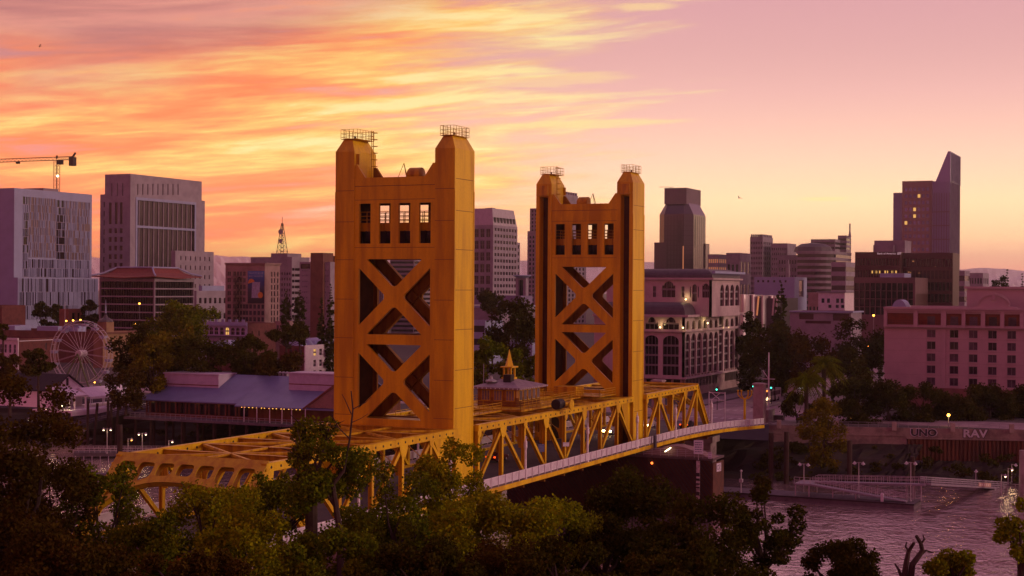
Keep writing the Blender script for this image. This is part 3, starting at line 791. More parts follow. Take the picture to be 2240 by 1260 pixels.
class Bld:
    """axis-aligned block: xl / xc / xr are the photo columns of its NW, SW and SE corners, yt the row of its SW top corner, X its west face"""
    n = 0
    def __init__(s, name, label, cat, xl, xc, xr, yt, X, m, z0=2.0, group=None, t=None, roof=None, par=.9, Xe=None):
        s.X0 = X; s.Ys = at(xc, 637, 0, X).y; s.Yn = at(xl, 637, 0, X).y; s.X1 = Xe or at(xr, 637, 1, s.Ys).x
        s.z0 = z0; s.z1 = at(xc, yt, 0, X).z; s.m = m; s.par = par
        s.t = t or thing(name, label, cat, ((s.X0+s.X1)/2,(s.Ys+s.Yn)/2,z0), group=group)
        s.mb = MB(); s.wins = []; s.W = s.Yn-s.Ys; s.D = s.X1-s.X0; s.roofm = roof
        s.fw = s.fs = None; s.xc, s.xl, s.xr = xc, xl, xr
    # column (photo px) -> distance along a facade; row -> height
    def uw(s, px): return s.Yn-at(px,637,0,s.X0).y
    def us(s, px): return at(px,637,1,s.Ys).x-s.X0
    def zw(s, py, px=None): return at(px or s.xc, py, 0, s.X0).z
    def zs(s, py, px=None): return at(px or s.xc, py, 1, s.Ys).z
    def face(s, which, wins=(), depth=.35, gl=GLASS, frame=1, lit=(), fr=None):
        O, U, N, w = ((s.X0,s.Yn,0),(0,-1,0),(-1,0,0),s.W) if which == 'w' else ((s.X0,s.Ys,0),(1,0,0),(0,-1,0),s.D)
        f = Facade(s, O, U, N, w)
        us = sorted({0., round(w,4)}|{round(v,3) for r in wins for v in r[:2]}); vs = sorted({round(s.z0,4), round(s.z1,4)}|{round(v,3) for r in wins for v in r[2:4]})
        S_ = {}
        ui = {v: i for i, v in enumerate(us)}; vi = {v: i for i, v in enumerate(vs)}
        hole = set()
        for r in wins:
            for i in range(ui[round(r[0],3)], ui[round(r[1],3)]):
                for j in range(vi[round(r[2],3)], vi[round(r[3],3)]): hole.add((i,j))
        for i in range(len(us)-1):
            j = 0
            while j < len(vs)-1:
                if (i,j) in hole: j += 1; continue
                k = j
                while k+1 < len(vs)-1 and (i,k+1) not in hole: k += 1
                s.mb.quad(f.p(us[i],vs[j]), f.p(us[i+1],vs[j]), f.p(us[i+1],vs[k+1]), f.p(us[i],vs[k+1])); j = k+1
        for r in wins:
            a, b, c, d = r[:4]; q = lambda u,z: (f.p(u,z), f.p(u,z,-depth))
            (A,A2),(B,B2),(C_,C2),(D_,D2) = q(a,c), q(b,c), q(b,d), q(a,d)
            s.mb.quad(A,B,B2,A2); s.mb.quad(B,C_,C2,B2); s.mb.quad(C_,D_,D2,C2); s.mb.quad(D_,A,A2,D2)
            s.wins.append((f, a, b, c, d, depth, gl, frame, fr, len(s.wins) in lit))
        if which == 'w': s.fw = f
        else: s.fs = f
        return f
    def finish(s, wname='wall', extra=None):
        if not s.fw: s.face('w')
        if not s.fs: s.face('s')
        a, b, c, d = s.X0, s.X1, s.Ys, s.Yn; z0, z1 = s.z0, s.z1; p = s.par
        s.mb.quad((b,c,z0),(b,d,z0),(b,d,z1),(b,c,z1)); s.mb.quad((b,d,z0),(a,d,z0),(a,d,z1),(b,d,z1))
        w_ = .35
        # parapet: rim on top, inner faces, roof sheet lower down
        s.mb.quad((a,c,z1),(b,c,z1),(b-w_,c+w_,z1),(a+w_,c+w_,z1)); s.mb.quad((b,c,z1),(b,d,z1),(b-w_,d-w_,z1),(b-w_,c+w_,z1))
        s.mb.quad((b,d,z1),(a,d,z1),(a+w_,d-w_,z1),(b-w_,d-w_,z1)); s.mb.quad((a,d,z1),(a,c,z1),(a+w_,c+w_,z1),(a+w_,d-w_,z1))
        A,B,C_,D_ = (a+w_,c+w_),(b-w_,c+w_),(b-w_,d-w_),(a+w_,d-w_); zr = z1-p
        for P, Q in ((B,A),(C_,B),(D_,C_),(A,D_)): s.mb.quad((*P,zr),(*Q,zr),(*Q,z1),(*P,z1))
        wall = s.mb.build(wname, s.m, s.t)
        r = MB(); r.quad((*A,zr),(*B,zr),(*C_,zr),(*D_,zr)); s.roof = r.build('roof', s.roofm or ROOFG, s.t)
        # windows: at most 100 as parts of their own, the rest as one mass
        off = s.t.location; rest = MB(); k0 = sum(1 for c_ in s.t.children if c_.name.split('.')[0] == 'window')
        order = sorted(range(len(s.wins)), key=lambda i: -(s.wins[i][2]-s.wins[i][1])*(s.wins[i][4]-s.wins[i][3]))
        for n_, i in enumerate(order):
            f, u0, u1, v0, v1, dep, gl, frame, fr, lit = s.wins[i]
            if k0+n_ < 100:
                me = pane_mesh(u1-u0, v1-v0, frame, LITWIN if lit else gl, fr or FRAME)
                o = bpy.data.objects.new('window', me); COL.objects.link(o); o.parent = s.t
                o.location = Vector(f.p(u0, v0, -dep+.02))-off; o.rotation_euler = (0,0,math.atan2(f.U.y, f.U.x))
                o.scale = ((u1-u0)/round(u1-u0,1) if round(u1-u0,1) else 1, 1, (v1-v0)/round(v1-v0,1) if round(v1-v0,1) else 1)
            else:
                rest.quad(f.p(u0,v0,-dep+.02), f.p(u1,v0,-dep+.02), f.p(u1,v1,-dep+.02), f.p(u0,v1,-dep+.02))
                rest.mi[-1] = 0
        if rest.f: o = rest.build('window', s.wins[0][6], s.t); o['kind'] = 'stuff'
        return s
    def band(s, z, h, d=.3, m=None, name='cornice', faces='ws'):
        k = MB()
        if 'w' in faces: k.box(s.X0-d, s.X0-.002, s.Ys-(d if 's' in faces else 0), s.Yn, z, z+h)
        if 's' in faces: k.box(s.X0-.002, s.X1, s.Ys-d, s.Ys-.002, z, z+h)
        return k.build(name, m or s.m, s.t)
    def roofbox(s, fx0, fx1, fy0, fy1, h, m=None, name='plant_room', zoff=None):
        k = MB(); k.box(s.X0+s.D*fx0, s.X0+s.D*fx1, s.Ys+s.W*fy0, s.Ys+s.W*fy1, s.z1-s.par, s.z1+h)
        return k.build(name, m or s.m, s.t)
ROOFG = mat('roof_gravel', (.26,.23,.24), .9, 0, .4, .3)
PALE = mat('pale_cladding', (.32,.39,.56), .6, 0, .12, .15)
STONE = mat('grey_stone', (.34,.32,.36), .8, 0, .22, .2)
TAN = mat('tan_masonry', (.36,.25,.23), .85, 0, .3, .25)
BEIGE = mat('beige_stucco', (.52,.42,.41), .85, 0, .10, .3)
BRICK = mat('red_brick', (.16,.050,.045), .85, 0, .4, .8)
BROWN = mat('brown_brick', (.19,.085,.06), .85, 0, .3, .3)
DKGL = mat('tinted_glass', (.012,.009,.012), .10, 0, 0, rndv=.6)
MIRR = mat('mirror_glass', (.24,.20,.21), .38, .75, .25, .05, rndv=.35)
MIRD = mat('dark_mirror_glass', (.075,.058,.075), .25, .7, .3, .05, rndv=.3)
DKRED = mat('dark_brown_panel', (.085,.035,.032), .5, 0, .2, .2)
GREYB = mat('mauve_concrete', (.30,.27,.31), .85, 0, .25, .2)
SLATE = mat('slate_roof', (.085,.07,.085), .55, 0, .3, .8)
ORANGEW = mat('glowing_window', (.4,.3,.2), .3, 0, 0, emit='E08A50', es=.55)
TERRA = mat('terracotta', (.21,.055,.02), .8, 0, .25, .8)
rb = random.Random(11)

# --- 1 pale glass tower at the left edge
b = Bld('glass_tower', 'tall pale slab tower with vertical glass fins, under the tower crane', 'building', -120, 30, 200, 411, 420, PALE, par=1.5)
def fins(b, px0, px1, py0, py1, gl, dens, seed, floors, name='curtain_wall', d=.25, ps=.42):
    r = random.Random(seed); m = MB(); u0, u1 = b.us(px0), b.us(px1); z1_, z0_ = b.zs(py0), b.zs(py1)
    f = b.fs
    for k in range(floors):
        za, zb = z0_+(z1_-z0_)*k/floors, z0_+(z1_-z0_)*(k+1)/floors; u = u0
        m.m = 0; m.quad(f.p(u0,za,.02), f.p(u1,za,.02), f.p(u1,zb,.02), f.p(u0,zb,.02))
        m.m = 2; a, c = f.p(u0,za,.03), f.p(u1,za+.35,.10); m.box(min(a[0],c[0]),max(a[0],c[0]),min(a[1],c[1]),max(a[1],c[1]),za,za+.3)
        while u < u1-.4:
            w = r.choice((.3,.4,.4,.6)); 
            if r.random() < dens:
                m.m = 1; p, q = f.p(u,za,.03), f.p(min(u+w*ps*1.6,u1),zb,d)
                m.box(min(p[0],q[0]),max(p[0],q[0]),min(p[1],q[1]),max(p[1],q[1]),za,zb)
            u += w*r.uniform(.8,1.4)
    return m.build(name, [gl, PALE, GREYB], b.t)
b.face('w'); b.face('s'); b.finish()
fins(b, 62, 122, 428, 562, MIRR, .5, 1, 8); fins(b, 141, 196, 430, 565, MIRR, .5, 2, 8); fins(b, 62, 196, 566, 606, DKGL, .75, 3, 2); fins(b, 49, 61, 428, 606, DKGL, .4, 4, 10); fins(b, 122.5, 140.5, 430, 565, DKGL, .3, 6, 8)
b.roofbox(.62,.82,.3,.6,2.5,GREYB)
b2 = Bld('podium', '', '', 20, 39, 215, 607, 412, PALE, t=b.t); b2.face('w'); b2.face('s'); b2.finish(); fins(b2, 41, 213, 609, 700, DKGL, .8, 5, 3)
# --- 2 courthouse
b = Bld('courthouse_tower', 'tall stone courthouse tower with a huge glazed bay and stepped shoulders', 'building', 228, 284, 440, 380, 520, STONE, par=1.5)
gw = [ (b.uw(x), b.uw(x+6), b.zw(490), b.zw(442)) for x in (237,250,261) ]
gw += [ (b.uw(x), b.uw(x+6.5), b.zw(y+11), b.zw(y)) for x in (237,249,261) for y in (499,518,537,556,575,594,613) ]
gw += [ (b.uw(x), b.uw(x+2), b.zw(428), b.zw(400)) for x in (242,254,266)]
b.face('w', gw, .5, DKGL, 1)
gs = [ (b.us(x), b.us(x+2.2), b.zs(426,x), b.zs(402,x)) for x in range(299,398,11)]
b.face('s', gs+[(b.us(299), b.us(424), b.zs(640), b.zs(436))], .8, MIRD, 0)
b.finish(); f = b.fs
m = MB(); u0, u1 = b.us(299), b.us(424)
for k in range(12):
    u = u0+(u1-u0)*(k+.5)/12; p = f.p(u,0,-.75); m.box(p[0]-.35,p[0]+.35,p[1]-.35,p[1]+.1,b.zs(640),b.zs(436))
b.mull = m.build('mullion', GREYB, b.t)
m = MB()
for ua, ub, za, zb in ((u0-1.4,u0,b.zs(640),b.zs(430)),(u1,u1+1.4,b.zs(640),b.zs(430)),(u0,u1,b.zs(436),b.zs(430)),(u0,u1,b.zs(497),b.zs(492))):
    p, q = f.p(ua,0,.35), f.p(ub,0,-.6); m.box(p[0],q[0],p[1],q[1],za,zb)
m.build('bay_frame', PALE, b.t)
b2 = Bld('shoulder', '', '', 218, 278, 447, 424, 526, STONE, t=b.t, par=.6); b2.face('w', grid(b2.W,b2.z0,b2.z1,2,14,.4,.6,.05,.5)); b2.face('s'); b2.finish()
b3 = Bld('wing', 'pale stone court wing with rows of narrow slot windows beside the courthouse tower', 'building', 374, 383, 467, 548, 478, STONE)
b3.face('s', grid(b3.D,b3.z0,b3.z1,7,9,.22,.45,.08,.05,.02,.03), .5, DKGL, 0); b3.finish()
# --- 3 dark office block with an upswept red tiled roof
b = Bld('office_block', 'dark banded office block under a red tiled roof with upswept eaves', 'building', 217, 338, 425, 609, 330, GREYB, par=.3)
def bands(b, which, rows, zt, zb, gl, m2, frac=.62, d=.5, mull=0):
    w = b.W if which == 'w' else b.D; h = (zt-zb)/rows
    b.face(which, [(w*.02, w*.98, zb+h*k+h*(1-frac)/2, zb+h*k+h*(1+frac)/2) for k in range(rows)], d, gl, 0)
    if mull:
        m = MB(); f = b.fw if which == 'w' else b.fs
        for k in range(mull):
            p = f.p(w*(.02+.96*(k+.5)/mull), 0, -d*.5); m.box(p[0]-.15,p[0]+.15,p[1]-.15,p[1]+.15,zb,zt)
        m.build('mullion', m2, b.t)
bands(b, 'w', 9, b.z1-1, b.z0+1, DKGL, DARK, .82, .9, 22); bands(b, 's', 9, b.z1-1, b.z0+1, DKGL, DARK, .82, .9, 16); b.finish()
m = MB(); x0, x1, y0, y1 = b.X0-2.2, b.X1+2.2, b.Ys-2.2, b.Yn+2.2; zt = b.z1
def ring(e, z, lift=0): return [(x0+e,y0+e,z+lift),((x0+x1)/2,y0+e,z),(x1-e,y0+e,z+lift),(x1-e,(y0+y1)/2,z),(x1-e,y1-e,z+lift),((x0+x1)/2,y1-e,z),(x0+e,y1-e,z+lift),(x0+e,(y0+y1)/2,z)]
rs = [ring(0,zt-.1,.7), ring(0,zt+.25,.7), ring(2.5,zt+.9,.3), ring(5,zt+2.2,.1), ring(7.2,zt+4.2,0)]
vs = [p for r_ in rs for p in r_]; fs = [(i*8+k,i*8+(k+1)%8,(i+1)*8+(k+1)%8,(i+1)*8+k) for i in range(4) for k in range(8)]+[tuple(32+k for k in range(8)), tuple(range(7,-1,-1))]
m.add(vs, fs); rf = m.build('tiled_roof', mat('red_tiles', (.22,.045,.03), .7, 0, .3, 1.), b.t)
m = MB()
for a, c in ((rs[1][0],rs[4][0]),(rs[1][2],rs[4][2]),(rs[1][6],rs[4][6])): m.tube([Vector(a)+Vector((0,0,.2)),Vector(a).lerp(Vector(c),.45)+Vector((0,0,-.35)),Vector(c)+Vector((0,0,.3))], .35, 6)
for a, c in ((rs[4][0],rs[4][6]),(rs[4][0],rs[4][2])): m.tube([Vector(a)+Vector((0,0,.3)),Vector(c)+Vector((0,0,.3))], .35, 6)
m.build('ridge_tile', PALE, rf)
# --- 4 low pale block behind the mural building
b = Bld('low_office', 'low pale office with punched windows left of the mural building', 'building', 418, 430, 500, 636, 450, STONE)
b.face('s', grid(b.D,b.z0,b.z1,6,3,.5,.35), .4, DKGL, 0); b.finish(); b.roofbox(.2,.9,.2,.8,2.5,PALE)
# --- 5 mural building
b = Bld('brick_hotel', 'tan brick building with fire escapes and a blue drink mural on its side', 'building', 493, 579, 612, 575, 400, TAN)
rows = [b.zw(y) for y in (594,608.5,623,637,651,666,680,694)]
ww = [(b.uw(x), b.uw(x+8), z-2.0, z) for x in (497,) for z in rows]+[(b.uw(x), b.uw(x+6), z-2.0, z) for x in (510,517,524,531) for z in rows]+[(b.uw(x), b.uw(x+6), z-2., z) for x in (537.2,545,554,563,571.5) for z in rows[5:]]
b.face('w', ww, .3, GLASS, 2)
b.face('s', [(b.us(x), b.us(x+2.8), z-2.2, z) for x in (593,599,606) for z in rows], .3, GLASS, 2); b.finish()
b.band(b.z1-.9, .5, .5, m=TAN); b.band(b.z1-.35, .36, .9, m=TAN)
f = b.fw; m = MB(); z0_, z1_ = b.zw(664), b.zw(593); u0, u1 = b.uw(542), b.uw(578)
p, q = f.p(u0,0,.10), f.p(u1,0,.02); m.box(p[0],q[0],q[1],p[1],z0_,z1_)
NB = bpy.data.materials.new('mural_blue'); NB.use_nodes = True; n = NT(NB.node_tree)
bs = n.new('ShaderNodeBsdfPrincipled'); oo = n.new('ShaderNodeOutputMaterial'); n.t.links.new(bs.outputs[0], oo.inputs[0])
zz = n.xyz(n.new('ShaderNodeNewGeometry').outputs['Position'])[2]
n.put(bs.inputs['Base Color'], n.ramp(n.m('DIVIDE', n.m('SUBTRACT', zz, z0_), z1_-z0_), [(0,'160c28'),(.35,'1c1440'),(.65,'2b3f86'),(1,'3a7fc0')]))
mu = m.build('mural', NB, b.t)
cx = f.p((u0+u1)/2,0,.12); H = z1_-z0_; Wd = u1-u0
ICE = mat('mural_glass', (.45,.50,.62), .5, 0, .35, 1.2); ORA = mat('mural_orange', (.75,.30,.03), .6, 0, .2, 1.); LET = mat('mural_lettering', (.45,.55,.65), .6, 0, 0)
m = MB(); yy = cx[1]; m.plate([(-Wd*.26,H*.17),(Wd*.22,H*.17),(Wd*.26,H*.66),(-Wd*.22,H*.66)], [], (cx[0]-.02,yy,z0_), (0,-1,0), (0,0,1), (-1,0,0), .03); m.build('glass', ICE, mu)
m = MB(); m.plate(smooth_arc(-Wd*.27,H*.64,Wd*.2,15,195,12), [], (cx[0]-.06,yy,z0_), (0,-1,0), (0,0,1), (-1,0,0), .03); m.plate(smooth_arc(Wd*.28,H*.26,Wd*.16,0,345,14), [], (cx[0]-.06,yy,z0_), (0,-1,0), (0,0,1), (-1,0,0), .03); m.build('orange', ORA, mu)
lettering('TAHOE BLUE', Wd*.155, LET, mu, (cx[0]-.04,yy,z1_-H*.07), (R(90),0,R(-90)), .01); lettering('MEET THE WATER', Wd*.105, LET, mu, (cx[0]-.04,yy,z1_-H*.16), (R(90),0,R(-90)), .005)
m = MB()
for k, z in enumerate(rows):
    ua, ub = b.uw(512), b.uw(530); z = z-2.4
    p, q = f.p(ua,0,1.2), f.p(ub,0,.05); m.box(p[0],q[0],q[1],p[1],z,z+.1)
    for h in (.5,1.0): m.bar((p[0],p[1],z+h),(p[0],q[1],z+h),.08,.08)
    if k < len(rows)-1: m.bar((p[0]+.5,p[1]-1,z),(p[0]+.5,q[1]+1,rows[k+1]-2.4),.6,.15,(1,0,0)) if k % 2 else m.bar((p[0]+.5,q[1]+1,z),(p[0]+.5,p[1]-1,rows[k+1]-2.4),.6,.15,(1,0,0))
m.build('fire_escape', DARK, b.t)
# --- 6 concrete office with a lattice mast
b = Bld('concrete_office', 'flat roofed concrete office with banded windows and a lattice mast on top', 'building', 548, 638, 676, 562, 520, GREYB)
b.face('w', grid(b.W,b.z0,b.z1-6,7,12,.5,.5,.55,.02), .4, DKGL, 0); bands(b, 's', 12, b.z1-5, b.z0+1, DKGL, GREYB, .45, .5, 3); b.finish(); b.roofbox(.1,.9,.15,.55,2,GREYB)
def lattice_mast(name, label, cat, x, y, z0, z1, w, m_=DARK, plates=()):
    t = thing(name, label, cat, (x,y,z0)); H = z1-z0; m = MB()
    for sx, sy in ((-1,-1),(1,-1),(1,1),(-1,1)): m.bar((x+sx*w,y+sy*w,z0),(x+sx*w*.12,y+sy*w*.12,z0+H*.85),.22,.22)
    n_ = 9
    for k in range(n_):
        a, c = k/n_*.85, (k+1)/n_*.85; wa, wc = w*(1-a), w*(1-c); za, zc = z0+H*a, z0+H*c
        for sx, sy, tx, ty in ((-1,-1,1,-1),(1,-1,1,1),(1,1,-1,1),(-1,1,-1,-1)):
            m.bar((x+sx*wa,y+sy*wa,za),(x+tx*wc,y+ty*wc,zc),.13,.13); m.bar((x+sx*wa,y+sy*wa,za),(x+tx*wa,y+ty*wa,za),.13,.13)
    m.bar((x,y,z0+H*.8),(x,y,z1),.2,.2); m.build('lattice', m_, t)
    for k, (zz, r_) in enumerate(plates): d_ = MB(); d_.lathe([(r_,-.3),(r_*.8,.1),(.1,.5)], (x-w*.5,y,zz), 12, 0); d_.build('dish', STEEL, t)
    return t
q = at(617, 558, 0, 535); top = at(617,474,0,535)
lattice_mast('antenna_mast', 'slender lattice antenna mast with two dishes on the concrete office roof', 'antenna', q.x, q.y, b.z1-.9, top.z, 2.6, plates=((b.z1+9,1.2),(b.z1+14,1.5)))
# --- 7 white hotel slab with a brown stair tower
b = Bld('white_slab', 'white slab building with a brown brick stair tower, beside the nearer bridge tower', 'building', 655, 722, 770, 573, 385, STONE)
b.face('w', [(b.uw(x), b.uw(x+1.6), b.zw(y+3), b.zw(y)) for x in (660,665,670,711,716) for y in range(590,715,12)]+[(b.uw(657), b.uw(678), b.zw(588), b.zw(577))], .35, DKGL, 0); b.finish()
k = MB(); p, q = at(679,637,0,383.5), at(706,637,0,383.5); k.box(383.5,392,q.y,p.y,2,at(690,553,0,383.5).z); k.build('stair_tower', BROWN, b.t)
k = MB(); k.box(395,403,b.Ys+3,b.Yn-6,b.z1-.9,at(690,560,0,395).z); k.build('plant_room', BROWN, b.t)
# --- 8 offices glimpsed through the nearer bridge tower
b = Bld('banded_office', 'banded office block glimpsed through the braces of the nearer bridge tower', 'building', 853, 905, 955, 562, 650, GREYB); bands(b,'w',16,b.z1-2,b.z0,DKGL,GREYB,.5,.4); bands(b,'s',16,b.z1-2,b.z0,DKGL,GREYB,.5,.4); b.finish()
b = Bld('finned_office', 'white ribbed office block left of the banded one, seen through the nearer tower', 'building', 815, 838, 856, 587, 600, GREYB); b.face('w', grid(b.W,b.z0,b.z1-2,6,1,.5,1,0,0,0,0), .5, DKGL, 0); b.face('s', grid(b.D,b.z0,b.z1-2,4,1,.5,1,0,0,0,0), .5, DKGL, 0); b.finish()
# --- 9 grid office with a sloping metal crown
b = Bld('crowned_office', 'office tower with gridded windows and a slanted silver crown, right of the nearer tower', 'building', 985, 1078, 1131, 492, 620, STONE)
b.face('w', grid(b.W,b.z0+2,b.z1,7,9,.74,.72,.0,.05,.0,.02), .5, DKGL, 3); b.face('s', grid(b.D,b.z0+2,b.z1,8,17,.68,.5,.04,.02,.0,.01), .4, MIRD, 1); b.finish()
m = MB(); zc = at(1078,455,0,620).z; m.frus((b.X0,b.X1-.5,b.Ys,b.Yn),(b.X0+2.0,b.X1-2,b.Ys+1.6,b.Yn-4),b.z1+.02,zc)
m.m = 1; f = b.fs
for k in range(7):
    u = b.D*(.06+.13*k); m.box(b.X0+u,b.X0+u+b.D*.07,b.Ys+.1,b.Ys+1.0,b.z1+1.5,b.z1+4.5)
m.build('crown', [mat('crown_metal', (.46,.44,.46), .45, .4, .15), DARK], b.t)
m = MB(); N_ = 12
for i in range(N_):
    a0, a1 = i/N_, (i+1)/N_; ya, yb = b.Ys+1.6+(b.W-3)*a0, b.Ys+1.6+(b.W-3)*a1; za, zb = zc-7*a0**2, zc-7*a1**2
    m.add([(b.X0+2,ya,b.z1),(b.X0+6,ya,b.z1),(b.X0+6,yb,b.z1),(b.X0+2,yb,b.z1),(b.X0+2,ya,za+.3),(b.X0+6,ya,za+.3),(b.X0+6,yb,zb+.3),(b.X0+2,yb,zb+.3)], MB.HEX)
m.build('roof_screen', GREYB, b.t)
b2 = Bld('annex', '', '', 1040, 1082, 1137, 527, 624, STONE, t=b.t); b2.face('w'); b2.face('s', grid(b2.D,b2.z0+2,b2.z1,9,13,.7,.55,.3,.02,.0,.01), .4, DKGL, 1); b2.finish()
# --- 10 stepped tower behind the farther bridge tower
b = Bld('stepped_tower', 'stepped mauve office tower partly hidden behind the farther bridge tower', 'building', 1153, 1215, 1282, 505, 800, GREYB); ws = grid(b.W,b.z0,b.z1,8,20,.5,.6); b.face('w', ws, .4, DKGL, 0, lit=(9,33,70)); b.face('s', grid(b.D,b.z0,b.z1,8,20,.5,.6), .4, DKGL, 0); b.finish()
b2 = Bld('x', '', '', 1158, 1212, 1274, 455, 803, GREYB, t=b.t, z0=b.z1-1); b2.face('w', grid(b2.W,b2.z0,b2.z1,7,6,.5,.6), .4, DKGL, 0); b2.finish()
b3 = Bld('x', '', '', 1190, 1230, 1263, 424, 808, GREYB, t=b.t, z0=b2.z1-1); b3.finish()
k = MB()
for i in range(7): k.box(b3.X0+1+i*(b3.D-2)/6-.8,b3.X0+1+i*(b3.D-2)/6+.8,b3.Ys+.5,b3.Ys+2,b3.z1,b3.z1+2)
k.build('roof_finial', GREYB, b.t)
# --- 11 dark faceted skyscraper
X = 1000; ys, yn = at(1512,600,0,X).y, at(1435,600,0,X).y; x1 = at(1549,600,1,ys).x; x1 = max(x1, X+26); zt = at(1492,468,0,X).z; zr = at(1492,443,0,X).z; zk = at(1492,410,0,X).z; zb = at(1492,530,0,X).z
t = thing('skyscraper', 'dark faceted glass skyscraper with sloped shoulders and a square top', 'building', ((X+x1)/2,(ys+yn)/2,2))
def octo(e, c): a, b_, c_, d_ = X+e, x1-e, ys+e, yn-e; return [(a+c,c_),(b_-c,c_),(b_,c_+c),(b_,d_-c),(b_-c,d_),(a+c,d_),(a,d_-c),(a,c_+c)]
TWG = mat('tower_glass', (.115,.075,.105), .22, .55, .15, .03); TWD = mat('tower_glass_dark', (.05,.03,.045), .2, .4, .1, .03)
def loft(mb, A, zA, B, zB): 
    n_ = len(A); mb.add([(*p,zA) for p in A]+[(*p,zB) for p in B], [(k,(k+1)%n_,n_+(k+1)%n_,n_+k) for k in range(n_)]+[tuple(range(n_,2*n_))])
m = MB(); loft(m, octo(.5,6), 2, octo(.5,6), zt); loft(m, octo(.5,6), zt, octo(5.5,2.5), zr); m.build('shaft', TWG, t)
m = MB(); 
for a, c in (((X-.3,X+12,ys-.3,ys+12)),((X-.3,X+10,yn-10,yn+.3))) if False else (): pass
m.box(X-.5,X+8,yn-9,yn+1.5,2,zb); m.build('buttress', TWG, t); m = MB(); m.box(x1-9,x1+1.5,ys-.5,ys+8,2,zb); m.build('buttress', TWG, t)
m = MB(); m.box(X+3.5,x1-4,ys+5.5,yn-5.5,zr-1,zk); m.build('top_block', mat('tower_stone', (.17,.12,.14), .7, 0, .2, .1), t)
m = MB()
for y in np.linspace(ys+7,yn-7,7): m.box(X+.38,X+.5,y-.3,y+.3,4,zt-1)
for x in np.linspace(X+7,x1-7,7): m.box(x-.3,x+.3,ys+.38,ys+.5,4,zt-1)
m.box(X+.2,X+.5,ys+8.5,ys+11.5,zb,zt-5); m.box(X+11,X+14,ys+.2,ys+.5,zb-4,zt-4); m.build('glass_strip', TWD, t)
m = MB(); m.box(X-.1,X+1,ys+6.5,ys+7.2,10,zb-3); m.build('lit_bay', ORANGEW, t)
m = MB()
for z in np.arange(6,zt-2,3.9): m.add([(*p,z) for p in octo(.44,6)]+[(*p,z+.5) for p in octo(.44,6)], [(k,(k+1)%8,8+(k+1)%8,8+k) for k in range(8)])
m.build('spandrel', TWD, t)
m = MB(); q = at(1466,409,0,X+12); m.bar((q.x,q.y,zk),(q.x,q.y,zk+1.5),.3,.3); m.bar((q.x,q.y-3,zk+1.2),(q.x,q.y+9,zk+1.6),.3,.3); m.build('roof_crane', DARK, t)
# --- 12, 13 distant downtown blocks between the skyscraper and the pointed tower
def far(label, xl, xc, xr, yt, X, m_, w=None, s=None, gl=DKGL, name='office_block', lit=(), bw=None):
    b = Bld(name, label, 'building', xl, xc, xr, yt, X, m_)
    if bw: bands(b,'w',bw,b.z1-1.5,b.z0,gl,m_,.5,.35); bands(b,'s',bw,b.z1-1.5,b.z0,gl,m_,.5,.35)
    else:
        if w: b.face('w', grid(b.W,b.z0,b.z1,w[0],w[1],.55,.5), .35, gl, 0, lit=lit)
        if s: b.face('s', grid(b.D,b.z0,b.z1,s[0],s[1],.55,.5), .35, gl, 0)
    return b.finish()
far('small block with glowing windows just right of the dark skyscraper', 1548, 1572, 1590, 556, 1000, GREYB, (5,8), (4,8), ORANGEW)
far('plain mauve block with tall dark window strips left of the hotel with the crenellated top', 1588, 1618, 1642, 553, 900, GREYB, (3,2), (3,3))
b = far('old hotel block with a small crenellated tower on its left end', 1640, 1668, 1690, 518, 1000, GREYB, (7,16), (5,16)); k = MB()
for i in range(6): k.box(b.X0+.2,b.X0+3,b.Ys+b.W*(.02+i*.17),b.Ys+b.W*(.1+i*.17),b.z1,b.z1+2); k.box(b.X0+b.D*(.02+i*.17),b.X0+b.D*(.1+i*.17),b.Ys+.2,b.Ys+3,b.z1,b.z1+2)
k.build('battlement', GREYB, b.t)
b2 = Bld('x','','',1686,1722,1741,532,1004,GREYB,t=b.t); b2.face('w',grid(b2.W,b2.z0,b2.z1,8,15,.5,.5),.35,DKGL,0); b2.finish()
far('low grid windowed block in front of the old hotel', 1700, 1750, 1776, 558, 860, GREYB, (8,9), (5,9))
X = 840; q0, q1 = at(1742,600,0,X), at(1820,600,0,X); zt = at(1780,549,0,X).z
t = thing('rounded_office', 'banded office block with a rounded corner and low dome', 'building', (X+20,(q0.y+q1.y)/2,2))
def rounded(e): return [(X+60,q0.y+e),(X-e,q0.y+e),(X-e,q1.y+14)]+[(X+14-(14+e)*math.cos(R(a)), q1.y+14-(14+e)*math.sin(R(a))) for a in range(10,91,16)]+[(X+60,q1.y-e)]
m = MB(); m.prism(rounded(-.6), 2, zt-.5); m.build('glazing', DKGL, t)
m = MB()
for z in np.arange(3,zt,3.9): m.prism(rounded(0), z, z+1.7)
m.prism(rounded(.2), zt-1.5, zt); m.build('wall', GREYB, t); m = MB(); m.lathe([(13,zt),(12,zt+3),(8,zt+5.2),(1,zt+6)], (X+18,q1.y+17,0), 18); m.build('dome', SLATE, t)
far('striped office tower behind the rounded one, pale edge catching the glow', 1773, 1826, 1842, 523, 1100, GREYB, bw=18)
b = far('slim office tower with a tall roof spike', 1832, 1851, 1861, 515, 1120, GREYB, bw=19)
k = MB(); q = at(1859,515,0,1125); k.bar((q.x,q.y,b.z1-1),(q.x,q.y,at(1859,489,0,1125).z),1.0,1.0); k.frus((q.x-1.5,q.x+1.5,q.y-1,q.y+1),(q.x-.3,q.x+.3,q.y-.3,q.y+.3),b.z1-1,at(1859,502,0,1125).z); k.build('spike', GREYB, b.t)
far('pale banded office close behind the dark bank building', 1818, 1850, 1872, 573, 700, STONE, bw=8, gl=MIRD)
far('brown office with tall framed windows behind the white gallery', 1768, 1794, 1812, 640, 600, TAN, (3,1), (2,1))
